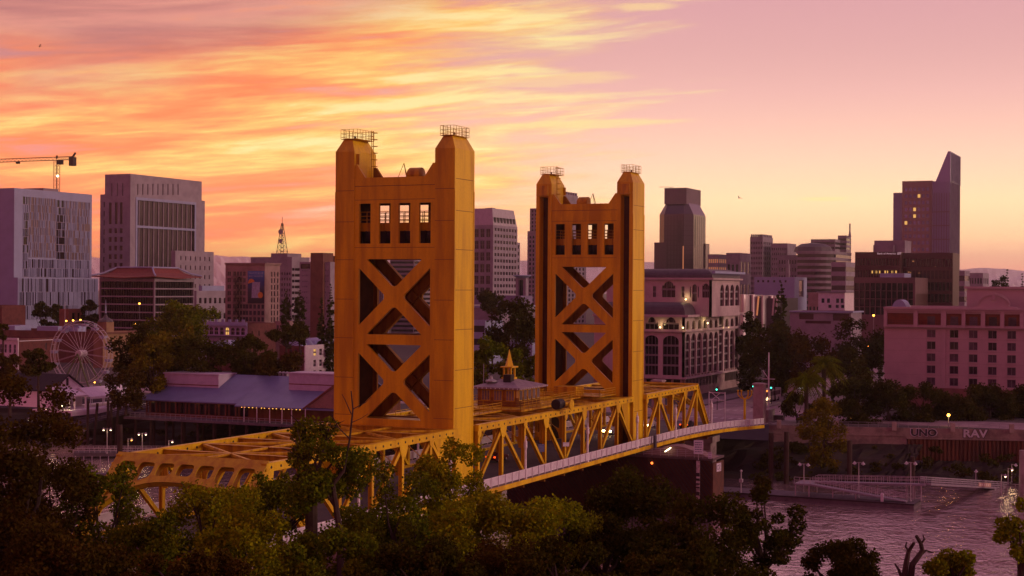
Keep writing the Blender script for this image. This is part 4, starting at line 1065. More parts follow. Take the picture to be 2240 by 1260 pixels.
# --- 14 white block, curved metal shells, church dome
b = Bld('white_block', 'plain white windowless block behind the curved metal shells', 'building', 1650, 1738, 1765, 606, 430, PALE)
b.face('w', [(b.uw(x),b.uw(x+4.5),b.zw(618),b.zw(613)) for x in (1656,1667,1678,1691,1704,1716)], .3, DKGL, 0); b.face('s', [(b.us(1748),b.us(1758),b.zs(650),b.zs(612))], .4, DKGL, 1); b.finish()
t = thing('metal_hall', 'low hall clad in curved silver metal shells behind the dark trees', 'building', (395,100,2))
MET = mat('brushed_silver', (.62,.58,.60), .32, .75, .15, .2)
for i, (a, c) in enumerate(((1618,1640),(1641,1656),(1664,1680),(1682,1696))):
    X = 385+i*2; p, q = at(a,660,0,X), at(c,660,0,X); z1_ = at(a,644+i,0,X).z; n_ = 8; m = MB(); pl = []
    for k in range(n_+1): s_ = k/n_; pl.append((X-3.2*math.sin(math.pi*s_)*(1 if i % 2 == 0 else .6), p.y+(q.y-p.y)*s_))
    pl += [(X+8,q.y),(X+8,p.y)]; m.prism(pl, 2, z1_); m.build('shell', MET, t, smooth=False)
m = MB(); m.box(388,420,at(1700,660,0,388).y,at(1612,660,0,388).y,2,at(1640,652,0,388).z); m.build('core', SLATE, t)
for px in (1656,1690,1697):
    m = MB(); q = at(px,650,0,383); m.bar((q.x,q.y,at(px,690,0,383).z),(q.x,q.y-.6,at(px,648,0,383).z),.5,.5); m.build('edge_trim', ORANGEW if px == 1656 else MET, t)
q = at(1724,600,0,620); t = thing('church_cupola', 'small pale church cupola with a pointed lantern above the white block', 'cupola', (q.x,q.y,2))
m = MB(); zt = at(1724,600,0,620).z; m.lathe([(3.6,2),(3.6,zt-9),(4,zt-9)],(q.x,q.y,0),8); m.lathe([(3.4,zt-9),(3.0,zt-5),(1.2,zt-2.5)],(q.x,q.y,0),10); m.lathe([(1.0,zt-2.5),(1.0,zt+4),(.1,zt+8)],(q.x,q.y,0),8); m.build('tower', GREYB, t)
# --- 15 white gallery
b = Bld('white_gallery', 'small white two storey building with dark square windows', 'building', 1790, 1848, 1868, 640, 480, mat('bright_white', (.80,.72,.72), .6, 0, .1), par=.5)
b.face('w', [(b.uw(x),b.uw(x+6.5),b.zw(663),b.zw(653)) for x in (1797,1809,1829,1839)]+[(b.uw(x),b.uw(x+7),b.zw(674),b.zw(667)) for x in (1812,1828,1840)], .4, DKGL, 2); b.finish(); k = MB(); k.box(b.X0-.6,b.X1+.6,b.Ys-.6,b.Yn+.6,b.z1,b.z1+.4); k.build('eave', GREYB, b.t)
# --- 16 pointed tower
X = 900; b = Bld('pointed_tower', 'tallest tower with a knife-like slanted fin rising at its right edge', 'building', 1972, 2038, 2060, 395, X, mat('tower_clay', (.34,.235,.20), .8, 0, .15, .1))
gl = mat('violet_glass', (.22,.24,.46), .2, .5, .15, .05, rndv=.5)
b.face('w', grid(b.W,b.zw(553),b.zw(406),6,10,.62,.52,.06,.08,0,0)+[(b.uw(x),b.uw(x+5),b.zw(417),b.zw(411)) for x in ()], .35, gl, 0, lit=(4,25,26,38)); b.finish()
k = MB(); p, q = at(1953,600,0,X+4), at(1973,600,0,X+4); k.box(X+4,X+40,q.y,p.y,2,at(1960,421,0,X).z); k.build('wing', gl, b.t)
k = MB(); p, q = at(2038.5,600,0,X-2), at(2077,600,0,X-2); xe = at(2099,600,1,q.y).x
zt = at(2060,396,0,X-2).z; k.box(X-2,xe,q.y,p.y,2,zt); k.m = 1
for i in range(9): k.box(X-2.08,X-2,q.y,p.y,8+i*(zt-20)/9,8.8+i*(zt-20)/9)
for i in range(7): y_ = q.y+(p.y-q.y)*(i+.3)/7; k.box(X-2.06,X-2,y_-.25,y_+.25,4,zt-8)
k.m = 2
for i in range(9): x_ = X+(xe-X)*(i+.2)/9; k.box(x_,x_+1.0,q.y-.5,q.y-.004,4,zt+.5)
k.build('glass_shaft', [gl, TWG, GREYB], b.t)
k = MB(); ap = at(2080,331,0,X-1).z; ae = at(2099,344,1,q.y).z; pf = at(2045,600,0,X-2); 
k.add([(X-2.2,pf.y,zt-.5),(X-2.2,q.y-.3,zt-.5),(xe+.2,q.y-.3,zt-.5),(xe+.2,pf.y,zt-.5),(X-2.2,q.y+1.5,ap),(X-2.2,q.y-.3,ap),(xe+.2,q.y-.3,ap),(xe+.2,q.y+1.5,ap)], MB.HEX)
k.m = 1
for i in range(8): x_ = X+(xe-X)*(i+.3)/8; k.box(x_,x_+.9,q.y-.7,q.y-.32,zt,ap-.5)
k.build('fin', [gl, GREYB], b.t)
# --- 17 dark bank building
b = Bld('bank_building', 'dark brown glass bank building with a lettered sign along its top', 'building', 1870, 1968, 1976, 551, 425, DKRED)
bands(b, 'w', 9, b.zw(560), b.z0, DKGL, DKRED, .6, .4, 16); b.finish(); f = b.fw
sg = MB(); p = f.p(b.uw(1942),0,.05); lettering('Bank of America', 1.05, mat('sign_white', (.7,.7,.7), .5, 0, 0, emit='D8C0C8', es=.35), b.t, (p[0],p[1]+.6,b.zw(554.5)), (R(90),0,R(-90)), .012, 'sign_lettering', 1.0)
for i in range(3): sg.plate([(0,i*.32),(1.5,i*.32+.25),(1.7,i*.32+.45),(.2,i*.32+.2)], [], (p[0],p[1]-3.4,b.zw(554.5)-.5), (0,-1,0), (0,0,1), (-1,0,0), .05)
sg.build('flag_emblem', MATS['sign_white'], b.t)
k = MB(); 
for x in (1906,1914,1921,1933,1938,1949,1957): p, q = f.p(b.uw(x),0,-.34), f.p(b.uw(x+4),0,-.36); k.box(p[0],q[0],q[1],p[1],b.zw(598),b.zw(592))
k.build('lit_window', LITWIN, b.t)
b2 = Bld('x','','',1962,2084,2098,553,431,DKRED,t=b.t); bands(b2,'w',9,b2.zw(562),b2.z0,DKGL,DKRED,.7,.4,14); b2.finish(); f = b2.fw; k = MB()
for x, y in ((1995,570),(2042,583),(2046,584),(1985,594),(1990,595),(2008,596),(2030,610),(2040,610),(2048,636),(2053,636)): p, q = f.p(b2.uw(x),0,-.34), f.p(b2.uw(x+4),0,-.36); k.box(p[0],q[0],q[1],p[1],b2.zw(y+3),b2.zw(y))
k.build('lit_window', mat('dim_lit_window', (.5,.4,.2), .4, 0, 0, emit='C08A50', es=.45), b.t)
k = MB(); p, q = at(1912,600,0,436), at(1979,600,0,436); k.box(436,450,q.y,p.y,b.z1-1,at(1940,526,0,436).z); k.box(434,436,q.y+4,p.y,b.z1-1,at(1940,536,0,434).z); k.build('penthouse', GREYB, b.t)
b = Bld('colonnade_block', 'low dark block with tall window bays in front of the bank building', 'building', 1868, 2002, 2030, 607, 402, mat('brown_stone', (.17,.10,.10), .7, 0, .2, .2))
b.face('w', grid(b.W,b.zw(690),b.zw(619),11,4,.86,.93,.0,.03,0,0), .7, DKGL, 0); b.face('s', [(1,b.D-1,b.z0+2,b.z1-6)], .2, DKRED, 0); b.finish(); b.roofbox(.1,.6,.2,.6,1.6,PALE)
# --- 18 far right
far('small glassy office right of the bank building', 2096, 2110, 2121, 592, 800, GREYB, bw=6, gl=MIRD)
far('small square topped office at the far right above the hotel roof', 2117, 2150, 2163, 597, 850, STONE, (5,5), (3,5))
# ================================================================== NEAR CITY
# --- hotel at the right: pale stucco, recessed top balconies, grid of square windows
b = Bld('riverside_hotel', 'pale stucco hotel with terracotta top floor balconies and a curved parapet, right edge', 'building', 1935, 2420, 2440, 672, 200, BEIGE, par=1.2, Xe=235)
b.z1 = at(2060,672,0,200).z
zr = [(b.zw(y+17,2100), b.zw(y-.5,2100)) for y in (722.5,748.5,775,801.5,828)]
cols = [2028,2078,2120,2162,2204,2247,2290,2333,2376]
ww = [(b.uw(x), b.uw(x+19), z0, z1) for x in cols for z0, z1 in zr]
b_lo = b.zw(850,2100)
ww += [(b.uw(x), b.uw(x+19), b.zw(876,2100), b.zw(858,2100)) for x in cols[2:]]
bal = [(b.uw(a), b.uw(c), b.zw(711,2060), b.zw(683,2060)) for a, c in ((1942,2000),(2009,2060),(2071,2105),(2113,2147),(2156,2189),(2198,2232),(2241,2275),(2284,2318),(2327,2361))]
HG = mat('hotel_glass', (.085,.06,.085), .12, 0, .5, .8, rndv=1.8)
b.face('w', ww, .35, HG, 2, lit=()); f = b.fw
b.finish()
m = MB(); k2 = MB(); k3 = MB(); k4 = MB()
for i, (u0, u1, z0, z1) in enumerate(bal):       # loggias: a frame standing proud of red back walls
    p, q = f.p(u0,0,.01), f.p(u1,0,.03); m.box(q[0],p[0],q[1],p[1],z0,z1)
    if i:
        uc = u0+(u1-u0)*(.56 if i == 1 else .5); p, q = f.p(uc-.9,0,.03), f.p(uc+.9,0,.06); k2 = MB(); k2.box(q[0],p[0],q[1],p[1],z0,z1-1.0); k2.build('balcony_door', HG, b.t)
    for h in (.45,1.0): p, q = f.p(u0,0,.75), f.p(u1,0,.75); k3.bar((p[0],p[1],z0+h),(q[0],q[1],z0+h),.05,.05)
    for j in range(12): p = f.p(u0+(u1-u0)*j/11,0,.75); k3.bar((p[0],p[1],z0),(p[0],p[1],z0+1),.035,.035)
m.build('loggia_wall', TERRA, b.t); k3.build('balcony_rail', DARK, b.t)
edges = [0]+[v for r in bal for v in r[:2]]+[b.W]
for a, c in zip(edges[::2], edges[1::2]): k4 = MB(); p, q = f.p(a,0,.002), f.p(c,0,.9); k4.box(q[0],p[0],q[1],p[1],bal[0][2]-.3,bal[0][3]+.2); k4.build('pilaster', BEIGE, b.t)
m = MB(); z0 = bal[0][2]
def strip(mb, d, za, zb): mb.box(b.X0-d, b.X0-.002, b.Ys, b.Yn+.0, za, zb)
strip(m,1.0,z0-.55,z0-.3); strip(m,.35,z0-.85,z0-.6); strip(m,1.0,bal[0][3]+.2,bal[0][3]+.55); strip(m,1.3,b.z1-.55,b.z1-.05); strip(m,.5,b.z1-1.5,b.z1-.55)
m.build('cornice', BEIGE, b.t)
m = MB(); strip(m,.25,2,b_lo); m.build('plinth', mat('hotel_base', (.26,.12,.10), .85, 0, .3, .4), b.t)
m = MB()
for z0_, z1_ in zr:
    for x in cols: u0, u1 = b.uw(x-1), b.uw(x+20); p, q = f.p(u0,0,.002), f.p(u1,0,.15); m.box(q[0],p[0],q[1],p[1],z0_-.22,z0_-.02)
m.build('sill', BEIGE, b.t)
m = MB()
for z0_, z1_ in zr: strip(m,.03,z1_+.55,z1_+.61)
m.build('joint', mat('stucco_joint', (.40,.31,.30), .85, 0, .1), b.t)
m = MB()                                            # long bay that stands forward, right of the second window column
u0 = b.uw(2061); p = f.p(u0,0,0)
for x in (2061,): p, q = f.p(u0,0,.002), f.p(u0+.9,0,.35); m.box(q[0],p[0],q[1],p[1],b_lo+.01,bal[0][2]-.9)
m.build('corner_strip', BEIGE, b.t)
k = MB(); p, q = at(2115,640,0,203), at(2460,640,0,203); k.box(203,225,q.y,p.y,b.z1-1,at(2180,627,0,203).z); k.box(202.4,226,q.y-.6,p.y+.6,at(2180,627,0,203).z-.5,at(2180,627,0,203).z); k.build('attic', BEIGE, b.t)
k = MB(); yc = at(2174,640,0,199.6).y; zt = b.z1; sp = 3.0; pl = [(sp*math.cos(R(a))*1.15, .1+max(0,math.sin(R(a)))*2.6) for a in range(0,181,12)]
k.plate([(-5.2,-.3)]+[(-5.2,.1)]+[(x,z+.3) for x, z in pl[::-1]]+[(5.2,.1),(5.2,-.3)], [], (199.3,yc,zt), (0,-1,0), (0,0,1), (1,0,0), 1.2)
k.build('curved_parapet', BEIGE, b.t)
k = MB(); 
for a0, a1 in zip(pl, pl[1:]): k.bar((199.1,yc-a0[0]*1.03,zt+a0[1]+.55),(199.1,yc-a1[0]*1.03,zt+a1[1]+.55),.5,.3)
k.box(198.9,199.3,yc-.35,yc+.35,zt+1.9,zt+3.6); k.build('parapet_moulding', BEIGE, b.t)
k = MB(); p, q = at(1953,650,0,204), at(1984,650,0,204); r_ = (p.y-q.y)/2; zc = b.z1-.6
prof = [(r_*math.cos(R(a)), r_*1.35*math.sin(R(a))) for a in range(0,181,15)]
k.plate(prof, [], (203,(p.y+q.y)/2,zc), (0,1,0), (0,0,1), (1,0,0), 6); k.build('barrel_roof', PALE, b.t)
# --- arcaded office by the bridge
OFF = mat('limestone', (.52,.43,.42), .8, 0, .2, .25)
X0 = 205; ys = at(1497,700,0,X0).y; yn = at(1300,700,0,X0).y; x1 = at(1616,700,1,ys).x
ZW = lambda y: at(1497,y,0,X0).z
t = thing('arcaded_office', 'stone office building with tall arched bays, uplit attic arches and dark mansard roofs', 'building', ((X0+x1)/2,(ys+yn)/2,2))
zA, zB, zC, zD, zE = ZW(822), ZW(735), ZW(724), ZW(700), ZW(691)
def archhole(u0, u1, v0, v1, flat=.5, n=10):
    r = (u1-u0)/2; c = (u0+u1)/2; k = r*flat*2
    return [(u0,v0),(u1,v0)]+[(c+r*math.cos(R(a)), v1-k+k*math.sin(R(a))) for a in range(0,181,180//n)]
def facade_plate(O, U, N, w, z0, z1, holes, th=.6, m_=OFF, par=None):
    mb = MB(); O = Vector(O); mb.plate([(0,z0),(w,z0),(w,z1),(0,z1)], holes, O, U, (0,0,1), N, -th) if False else mb.plate([(0,z0),(w,z0),(w,z1),(0,z1)], holes, O-Vector(N)*th, U, (0,0,1), N, th)
    return mb
def glazed(parent, O, U, N, holes, th, mull=2, floors=3, gl=DKGL):
    for h in holes:
        u0, u1 = min(p[0] for p in h), max(p[0] for p in h); v0, v1 = min(p[1] for p in h), max(p[1] for p in h)
        O_, U_, N_ = Vector(O), Vector(U), Vector(N); P = lambda u,z,d: O_+U_*u+N_*d+Vector((0,0,z))
        mb = MB(); mb.m = 0; mb.add([P(u0,v0,-th*.8),P(u1,v0,-th*.8),P(u1,v1,-th*.8),P(u0,v1,-th*.8)], [(0,1,2,3)]); mb.m = 1
        for k in range(1, mull): 
            u = u0+(u1-u0)*k/mull; mb.bar(P(u,v0,-th*.72),P(u,v1,-th*.72),.12,.12)
        for k in range(1, floors):
            z = v0+(v1-v0)*k/floors; mb.bar(P(u0,z,-th*.7),P(u1,z,-th*.7),.1,.5)
        mb.build('window', [gl, FRAME], parent)
uw = lambda px: yn-at(px,700,0,X0).y; us = lambda px: at(px,700,1,ys).x-X0
Ww, Ws = yn-ys, x1-X0
big = [archhole(uw(a), uw(c), zA, zB, .32) for a, c in ((1341,1372),(1376,1407),(1411,1440),(1450,1485))]
sml = [archhole(uw(a), uw(c), zC+.3, zD, .5)  for a, c in ((1412,1425),(1411.5,1411.6),(1450,1484)) if c-a > 1]
sml = [[(uw(a),zC+.3),(uw(c),zC+.3),(uw(c),zC+2.0)]+[(uw((a+c)/2)+.30*(uw(c)-uw(a))*math.cos(R(g)), zC+2.0+1.5*math.sin(R(g))) for g in range(0,181,20)]+[(uw(a),zC+2.0)] for a, c in ((1376,1407),(1411,1440),(1450,1485))]
sml = [[p for i, p in enumerate(h)] for h in sml]
fW = facade_plate((X0,yn,0), WX, (-1,0,0), Ww, zA-.5, zE, big+sml); fW.build('west_front', OFF, t); glazed(t, (X0,yn,0), WX, (-1,0,0), big, .6, 4, 4); glazed(t, (X0,yn,0), WX, (-1,0,0), sml, .6, 3, 2)
ed = [1498.5,1511,1524,1536.5,1549,1561,1572]; 
sb = [archhole(us(a)+.55, us(c)-.35, zA, zB+.5, .5) for a, c in zip(ed, ed[1:])]+[archhole(us(a)+.5, us(c)-.5, zA, zB+.5, .5) for a, c in ((1584,1596),(1596,1607))]+[[(us(1608.5),zA-.3),(us(1615),zA-.3),(us(1615),zD),(us(1608.5),zD)]]
sa = [archhole(us(a)+1.1, us(c)-1.0, zC+.2, zD-.2, .5) for a, c in zip(ed, ed[1:])]+[archhole(us(a)+1.0, us(c)-1.0, zC+.2, zD-.2, .5) for a, c in ((1584,1596),(1596,1607))]
slot = [[(us(1573),zA-.3),(us(1582),zA-.3),(us(1582),zE-.6),(us(1573),zE-.6)]]
fS = facade_plate((X0,ys,0), SX, (0,-1,0), Ws, zA-.5, zE, sb+sa+slot); fS.build('south_front', OFF, t)
glazed(t, (X0,ys,0), SX, (0,-1,0), sb, .6, 2, 5); glazed(t, (X0,ys,0), SX, (0,-1,0), sa, .6, 2, 1); glazed(t, (X0,ys,0), SX, (0,-1,0), slot, .6, 2, 6)
# base storey
bw = [[(u,4.2),(u+1.7,4.2),(u+1.7,7.6),(u,7.6)] for u in [us(1500)+i*(us(1571)-us(1500))/10 for i in range(10)]+[us(1585)+i*(us(1613)-us(1585))/6 for i in range(6)]]
BASE = mat('rusticated_base', (.36,.27,.25), .85, 0, .3, .4)
facade_plate((X0-.3,ys-.3,0), SX, (0,-1,0), Ws+.3, 2, zA-.5, bw).build('base_south', BASE, t); glazed(t, (X0-.3,ys-.3,0), SX, (0,-1,0), bw, .6, 1, 1)
facade_plate((X0-.3,yn,0), WX, (-1,0,0), Ww, 2, zA-.5, [[(uw(a),3),(uw(a)+2.4,3),(uw(a)+2.4,6.5),(uw(a),6.5)] for a in (1415,1430,1455,1470)]).build('base_west', BASE, t)
core = MB(); core.box(X0+.7,x1-.05,ys+.7,yn,2,zE-.3); core.build('core', DARK, t)
k = MB(); k.box(x1-.04,x1+.4,ys,yn,2,zE); k.build('end_wall', OFF, t)
k = MB()
for z, h, d in ((zA-.9,.5,.55),(zB+1.2,.45,.4),(zE-.35,.6,1.1),(zC-.3,.3,.5)):
    k.box(X0-d-.3,x1+d,ys-d-.3,ys-.302,z,z+h); k.box(X0-d-.3,X0-.302,ys-.302,yn,z,z+h)
k.build('cornice', OFF, t)
def mansard(x_0, x_1, y_0, y_1, z0, z1, e=2.6):
    k = MB(); n = 5; rings = []
    for i in range(n+1):
        a = i/n*math.pi/2; d = e*(1-math.cos(a)); rings.append([(x_0+d,y_0+d,z0+(z1-z0)*math.sin(a)),(x_1-d,y_0+d,z0+(z1-z0)*math.sin(a)),(x_1-d,y_1-d,z0+(z1-z0)*math.sin(a)),(x_0+d,y_1-d,z0+(z1-z0)*math.sin(a))])
    k.add([p for r in rings for p in r], [(i*4+j,i*4+(j+1)%4,(i+1)*4+(j+1)%4,(i+1)*4+j) for i in range(n) for j in range(4)]+[tuple(n*4+j for j in range(4))]); return k
zM = ZW(662); mansard(X0-.2, X0+us(1572), ys-.2, yn, zE+.26, zM).build('mansard_roof', SLATE, t)
k = MB(); xs_ = X0+us(1577); k.lathe([(2.6,-.4),(2.9,.2),(2.6,.8)], (xs_,ys-.2,zE+2.4), 20, 1); k.build('round_dormer', SLATE, t); k = MB(); k.lathe([(1.9,-.1),(1.9,.1)], (xs_,ys-.72,zE+2.4), 18, 1); k.build('oculus', DKGL, t)
# upper setback block
X2 = X0+9; ysu = at(1556,640,0,X2).y; x2e = at(1618,640,1,ysu).x; ZU = lambda y: at(1556,y,0,X2).z; z0u, z1u, ztu = zE-.3, ZU(612), ZU(588)
u2 = lambda px: yn-at(px,640,0,X2).y; s2 = lambda px: at(px,640,1,ysu).x-X2
zz = lambda y: ZU(y)
uph = [[(u2(a),zz(651)),(u2(c),zz(651)),(u2(c),zz(625))]+[(u2((a+c)/2)+.36*(u2(c)-u2(a))*math.cos(R(g)), zz(625)+.30*(u2(c)-u2(a))*math.sin(R(g))) for g in range(0,181,20)]+[(u2(a),zz(625))] for a, c in ((1448,1477),(1536,1551.5))]+[[(u2(a),zz(651)),(u2(c),zz(651)),(u2(c),zz(627)),(u2(a),zz(627))] for a, c in ((1428,1435),(1490,1497),(1509,1512),(1526,1529))]+[archhole(u2(1514),u2(1524),zz(660),zz(622),.5)]
facade_plate((X2,yn,0), WX, (-1,0,0), yn-ysu, z0u, z1u, uph).build('upper_west_front', OFF, t); glazed(t, (X2,yn,0), WX, (-1,0,0), uph, .6, 3, 2)
ush = [archhole(s2(1574+i*11)+.6, s2(1585+i*11)-.4, zz(670), zz(622), .5) for i in range(4)]
facade_plate((X2,ysu,0), SX, (0,-1,0), x2e-X2, z0u, z1u, ush).build('upper_south_front', OFF, t); glazed(t, (X2,ysu,0), SX, (0,-1,0), ush, .6, 2, 3)
k = MB(); k.box(X2+.7,x2e-.1,ysu+.7,yn,z0u,z1u-.2); k.build('upper_core', DARK, t)
k = MB(); k.box(X2-.8,x2e+.6,ysu-.8,yn,z1u,z1u+.5); k.box(X0-.2,x1+.2,ys-.2,yn,zE+.0,zE+.25); k.build('eaves', OFF, t)
k = mansard(X2-.3,x2e,ysu-.3,yn,z1u+.5,ztu,3); k.build('mansard_roof', SLATE, t)
k = MB(); k.box(X2-1.2,x2e+.8,ysu-1.4,ysu-.5,z1u+1.7,z1u+2.3); k.build('roof_gutter', PALE, t)
# uplights on the attic storey: small lamps that really shine on the stone
WARM = mat('lamp_glow', (1,.8,.5), .5, 0, 0, emit='FFD890', es=6.)
UPL = [((at(1444,716,0,X0-.8)),1.),((at(1494,717,0,X0-.9)),.8),((at(1548,707,1,ys-1.0)),1.6),((at(1500,655,0,X2-.8)),.9)]
def glow(p, e, c=(1,.72,.30), r=.25, name='lamp_light'):
    l = bpy.data.lights.new(name, 'POINT'); l.energy = e; l.color = c; l.shadow_soft_size = r
    o = bpy.data.objects.new(name, l); COL.objects.link(o); o.location = p; return o
for p, e in UPL:
    k = MB(); k.ball(p, .22, 8); k.build('uplight', WARM, t); glow(p+Vector((-.2,-.2,.7)), 55*e)
for px in (1500,1512,1524,1536,1584,1596):
    p = at(px,715,1,ys-.9); glow(p, 24)
# --- Old town brick rows, left
def rows_of(b, which, n, ys_, h, w_, gl=GLASS, l=.06, fr=2):
    W = b.W if which == 'w' else b.D; z = b.zw if which == 'w' else b.zs; st = W*(1-2*l)/n
    return [(W*l+st*(i+.5)-w_/2, W*l+st*(i+.5)+w_/2, z(y)-h, z(y)) for i in range(n) for y in ys_]
b = Bld('brick_row', 'long red brick building whose river front is painted white, left edge', 'building', -70, 42, 127, 741, 215, BRICK, par=.8)
b.face('w'); b.face('s', [(b.us(x),b.us(x+3.5),b.zs(768),b.zs(753)) for x in (100,112)], .25, GLASS, 2); b.finish()
wf = facade_plate((b.X0-.42,b.Yn,0), WX, (-1,0,0), b.W, 2, b.z1+.2, [[(b.uw(x),b.zw(y+18)),(b.uw(x+5),b.zw(y+18)),(b.uw(x+5),b.zw(y)),(b.uw(x),b.zw(y))] for x in (-58,-48,-38,-28,-18,-8,2,12.2,22.3,32.5) for y in (754,780)], .4)
wf.build('white_front', WHITE, b.t); glazed(b.t, (b.X0-.42,b.Yn,0), WX, (-1,0,0), [[(b.uw(x),b.zw(y+18)),(b.uw(x+5),b.zw(y+18)),(b.uw(x+5),b.zw(y)),(b.uw(x),b.zw(y))] for x in (-8,2,12.2,22.3,32.5) for y in (754,780)], .4, 2, 2)
b.band(b.z1-.9,.25,.3,WHITE,faces='s'); k = MB(); k.box(b.X0-1.0,b.X0-.45,b.Ys-.3,b.Yn,b.z1-.5,b.z1+.25); k.build('cornice', WHITE, b.t)
b = Bld('brick_warehouse', 'tall dark red brick warehouse end wall at the far left behind the brick row', 'building', -120, 4, 56, 668, 300, BRICK); b.finish()
b = Bld('brown_roof_hall', 'long low brown building behind the ferris wheel with cluttered pale roof', 'building', -40, 210, 300, 726, 262, BROWN); b.finish()
for i in range(9): k = MB(); x, y = b.X0+b.D*rb.uniform(.2,.8), b.Ys+b.W*rb.uniform(.25,.8); k.box(x,x+rb.uniform(2,6),y,y+rb.uniform(2,7),b.z1-.9,b.z1+rb.uniform(.6,1.8)); k.build('roof_unit', PALE, b.t)
b = Bld('tan_hall', 'tan low building with a square roof turret, behind the ferris wheel on its right', 'building', 205, 226, 300, 727, 240, mat('ochre_stucco', (.34,.22,.12), .85, 0, .3, .3)); b.face('s', [(b.us(x),b.us(x+5),b.zs(757),b.zs(748)) for x in (243,)], .3, DKGL, 1); b.finish()
b.band(b.z1-.6,.6,.6,BROWN); q = at(231,720,0,255); k = MB(); k.box(q.x-2,q.x+2,q.y-2,q.y+2,b.z1-1,at(231,704,0,255).z); k.build('turret', MATS['ochre_stucco'], b.t)
k = MB(); z = at(231,704,0,255).z; k.lathe([(2.7,z),(2.4,z+.7),(.9,z+1.5),(.4,z+2.6)],(q.x,q.y,0),8); k.m = 1; k.lathe([(.3,z+3),(.05,z+7.5)],(q.x,q.y,0),6); k.build('turret_roof', [SLATE, PALE], b.t)
b = Bld('brick_block', 'small red brick block with a dark opening beneath the pale glass tower', 'building', 130, 150, 182, 676, 340, mat('warm_brick', (.30,.12,.08), .85, 0, .3, .5)); b.face('s', [(b.us(158),b.us(166),b.zs(700),b.zs(684)),(b.us(170),b.us(176),b.zs(700),b.zs(684))], .5, DKGL, 1); b.finish()
LAV = mat('lavender_paint', (.42,.42,.62), .6, 0, .15, .6)
b = Bld('ornate_row', 'lavender ornate building with a row of arched windows and a roof crest', 'building', 425, 542, 604, 708, 300, BRICK, par=.7); b.face('s', [(b.us(x),b.us(x+3),b.zs(736),b.zs(724)) for x in (551,566,581,594)], .3, GLASS, 1); b.finish()
hs = [archhole(b.uw(x-4), b.uw(x+4), b.zw(733), b.zw(717), .5) for x in (443,454,464,475,487,499,511,522,533)]
facade_plate((b.X0-.42,b.Yn,0), WX, (-1,0,0), b.W, b.z0, b.z1+.3, hs, .4, LAV).build('lavender_front', LAV, b.t); glazed(b.t, (b.X0-.42,b.Yn,0), WX, (-1,0,0), hs[:5]+hs[6:], .4, 2, 2); glazed(b.t, (b.X0-.42,b.Yn,0), WX, (-1,0,0), hs[5:6], .4, 2, 2, LITWIN)
k = MB(); k.box(b.X0-1.3,b.X0-.45,b.Ys-.3,b.Yn,b.z1-.9,b.z1-.3); k.box(b.X0-1.0,b.X0-.45,b.Ys-.2,b.Yn,b.z1-.3,b.z1+.5)
for i in range(8): y = b.Ys+b.W*(i+.5)/8; k.box(b.X0-.9,b.X0-.3,y-.5,y+.5,b.z1+.5,b.z1+1.5)
k.build('roof_crest', PALE, b.t); k = MB(); k.box(b.X0-2.2,b.X0-.45,b.Ys,b.Yn,b.zw(737),b.zw(735.5)); k.build('balcony', SLATE, b.t)
b = Bld('tan_shop', 'low tan shop building in front of the mural building', 'building', 600, 634, 657, 703, 335, TAN); b.face('w', [(b.uw(x),b.uw(x+4),b.zw(720),b.zw(712)) for x in (606,613,620)], .3, DKGL, 1); b.finish()
b = Bld('white_corner_house', 'white corner house with dark sash windows left of the nearer bridge tower', 'building', 612, 666, 746, 757, 225, BRICK, par=.7)
b.face('w', [(b.uw(x),b.uw(x+5.5),b.zw(y+12),b.zw(y)) for x in (634,645,656) for y in (765,790)], .25, GLASS, 2); b.face('s'); b.finish()
hs = [[(b.us(x),b.zs(y+14)),(b.us(x+6),b.zs(y+14)),(b.us(x+6),b.zs(y)),(b.us(x),b.zs(y))] for x in (684,697,715,727) for y in (765,789,812)]
facade_plate((b.X0,b.Ys-.42,0), SX, (0,-1,0), b.D, 2, b.z1+.2, hs, .4).build('white_front', WHITE, b.t); glazed(b.t, (b.X0,b.Ys-.42,0), SX, (0,-1,0), hs[1:], .4, 2, 2); glazed(b.t, (b.X0,b.Ys-.42,0), SX, (0,-1,0), hs[:1], .4, 2, 2, LITWIN)
for i in range(6): k = MB(); x, y = b.X0+b.D*rb.uniform(.1,.8), b.Ys+b.W*rb.uniform(.1,.8); k.frus((x,x+4,y,y+5),(x+1.5,x+2.5,y+1,y+4),b.z1-.7,b.z1+rb.uniform(1,2.4)); k.build('roof_hatch', PALE, b.t)
for i, (px, py, Xx, lab) in enumerate(((495,757,250,'white low hipped tent roof among the trees below the lavender building'),(690,752,262,'white low hipped roof behind the white corner house'))):
    q = at(px,py,0,Xx); tt = thing('pitched_roof_shed', lab, 'shed', (q.x,q.y,2)); k = MB(); k.frus((q.x-5,q.x+7,q.y-6,q.y+6),(q.x-1,q.x+3,q.y-1.5,q.y+1.5),q.z,at(px,py-13,0,Xx).z); k.build('roof', PALE, tt); k = MB(); k.box(q.x-4,q.x+6,q.y-5,q.y+5,2,q.z-.02); k.build('wall', BRICK, tt)
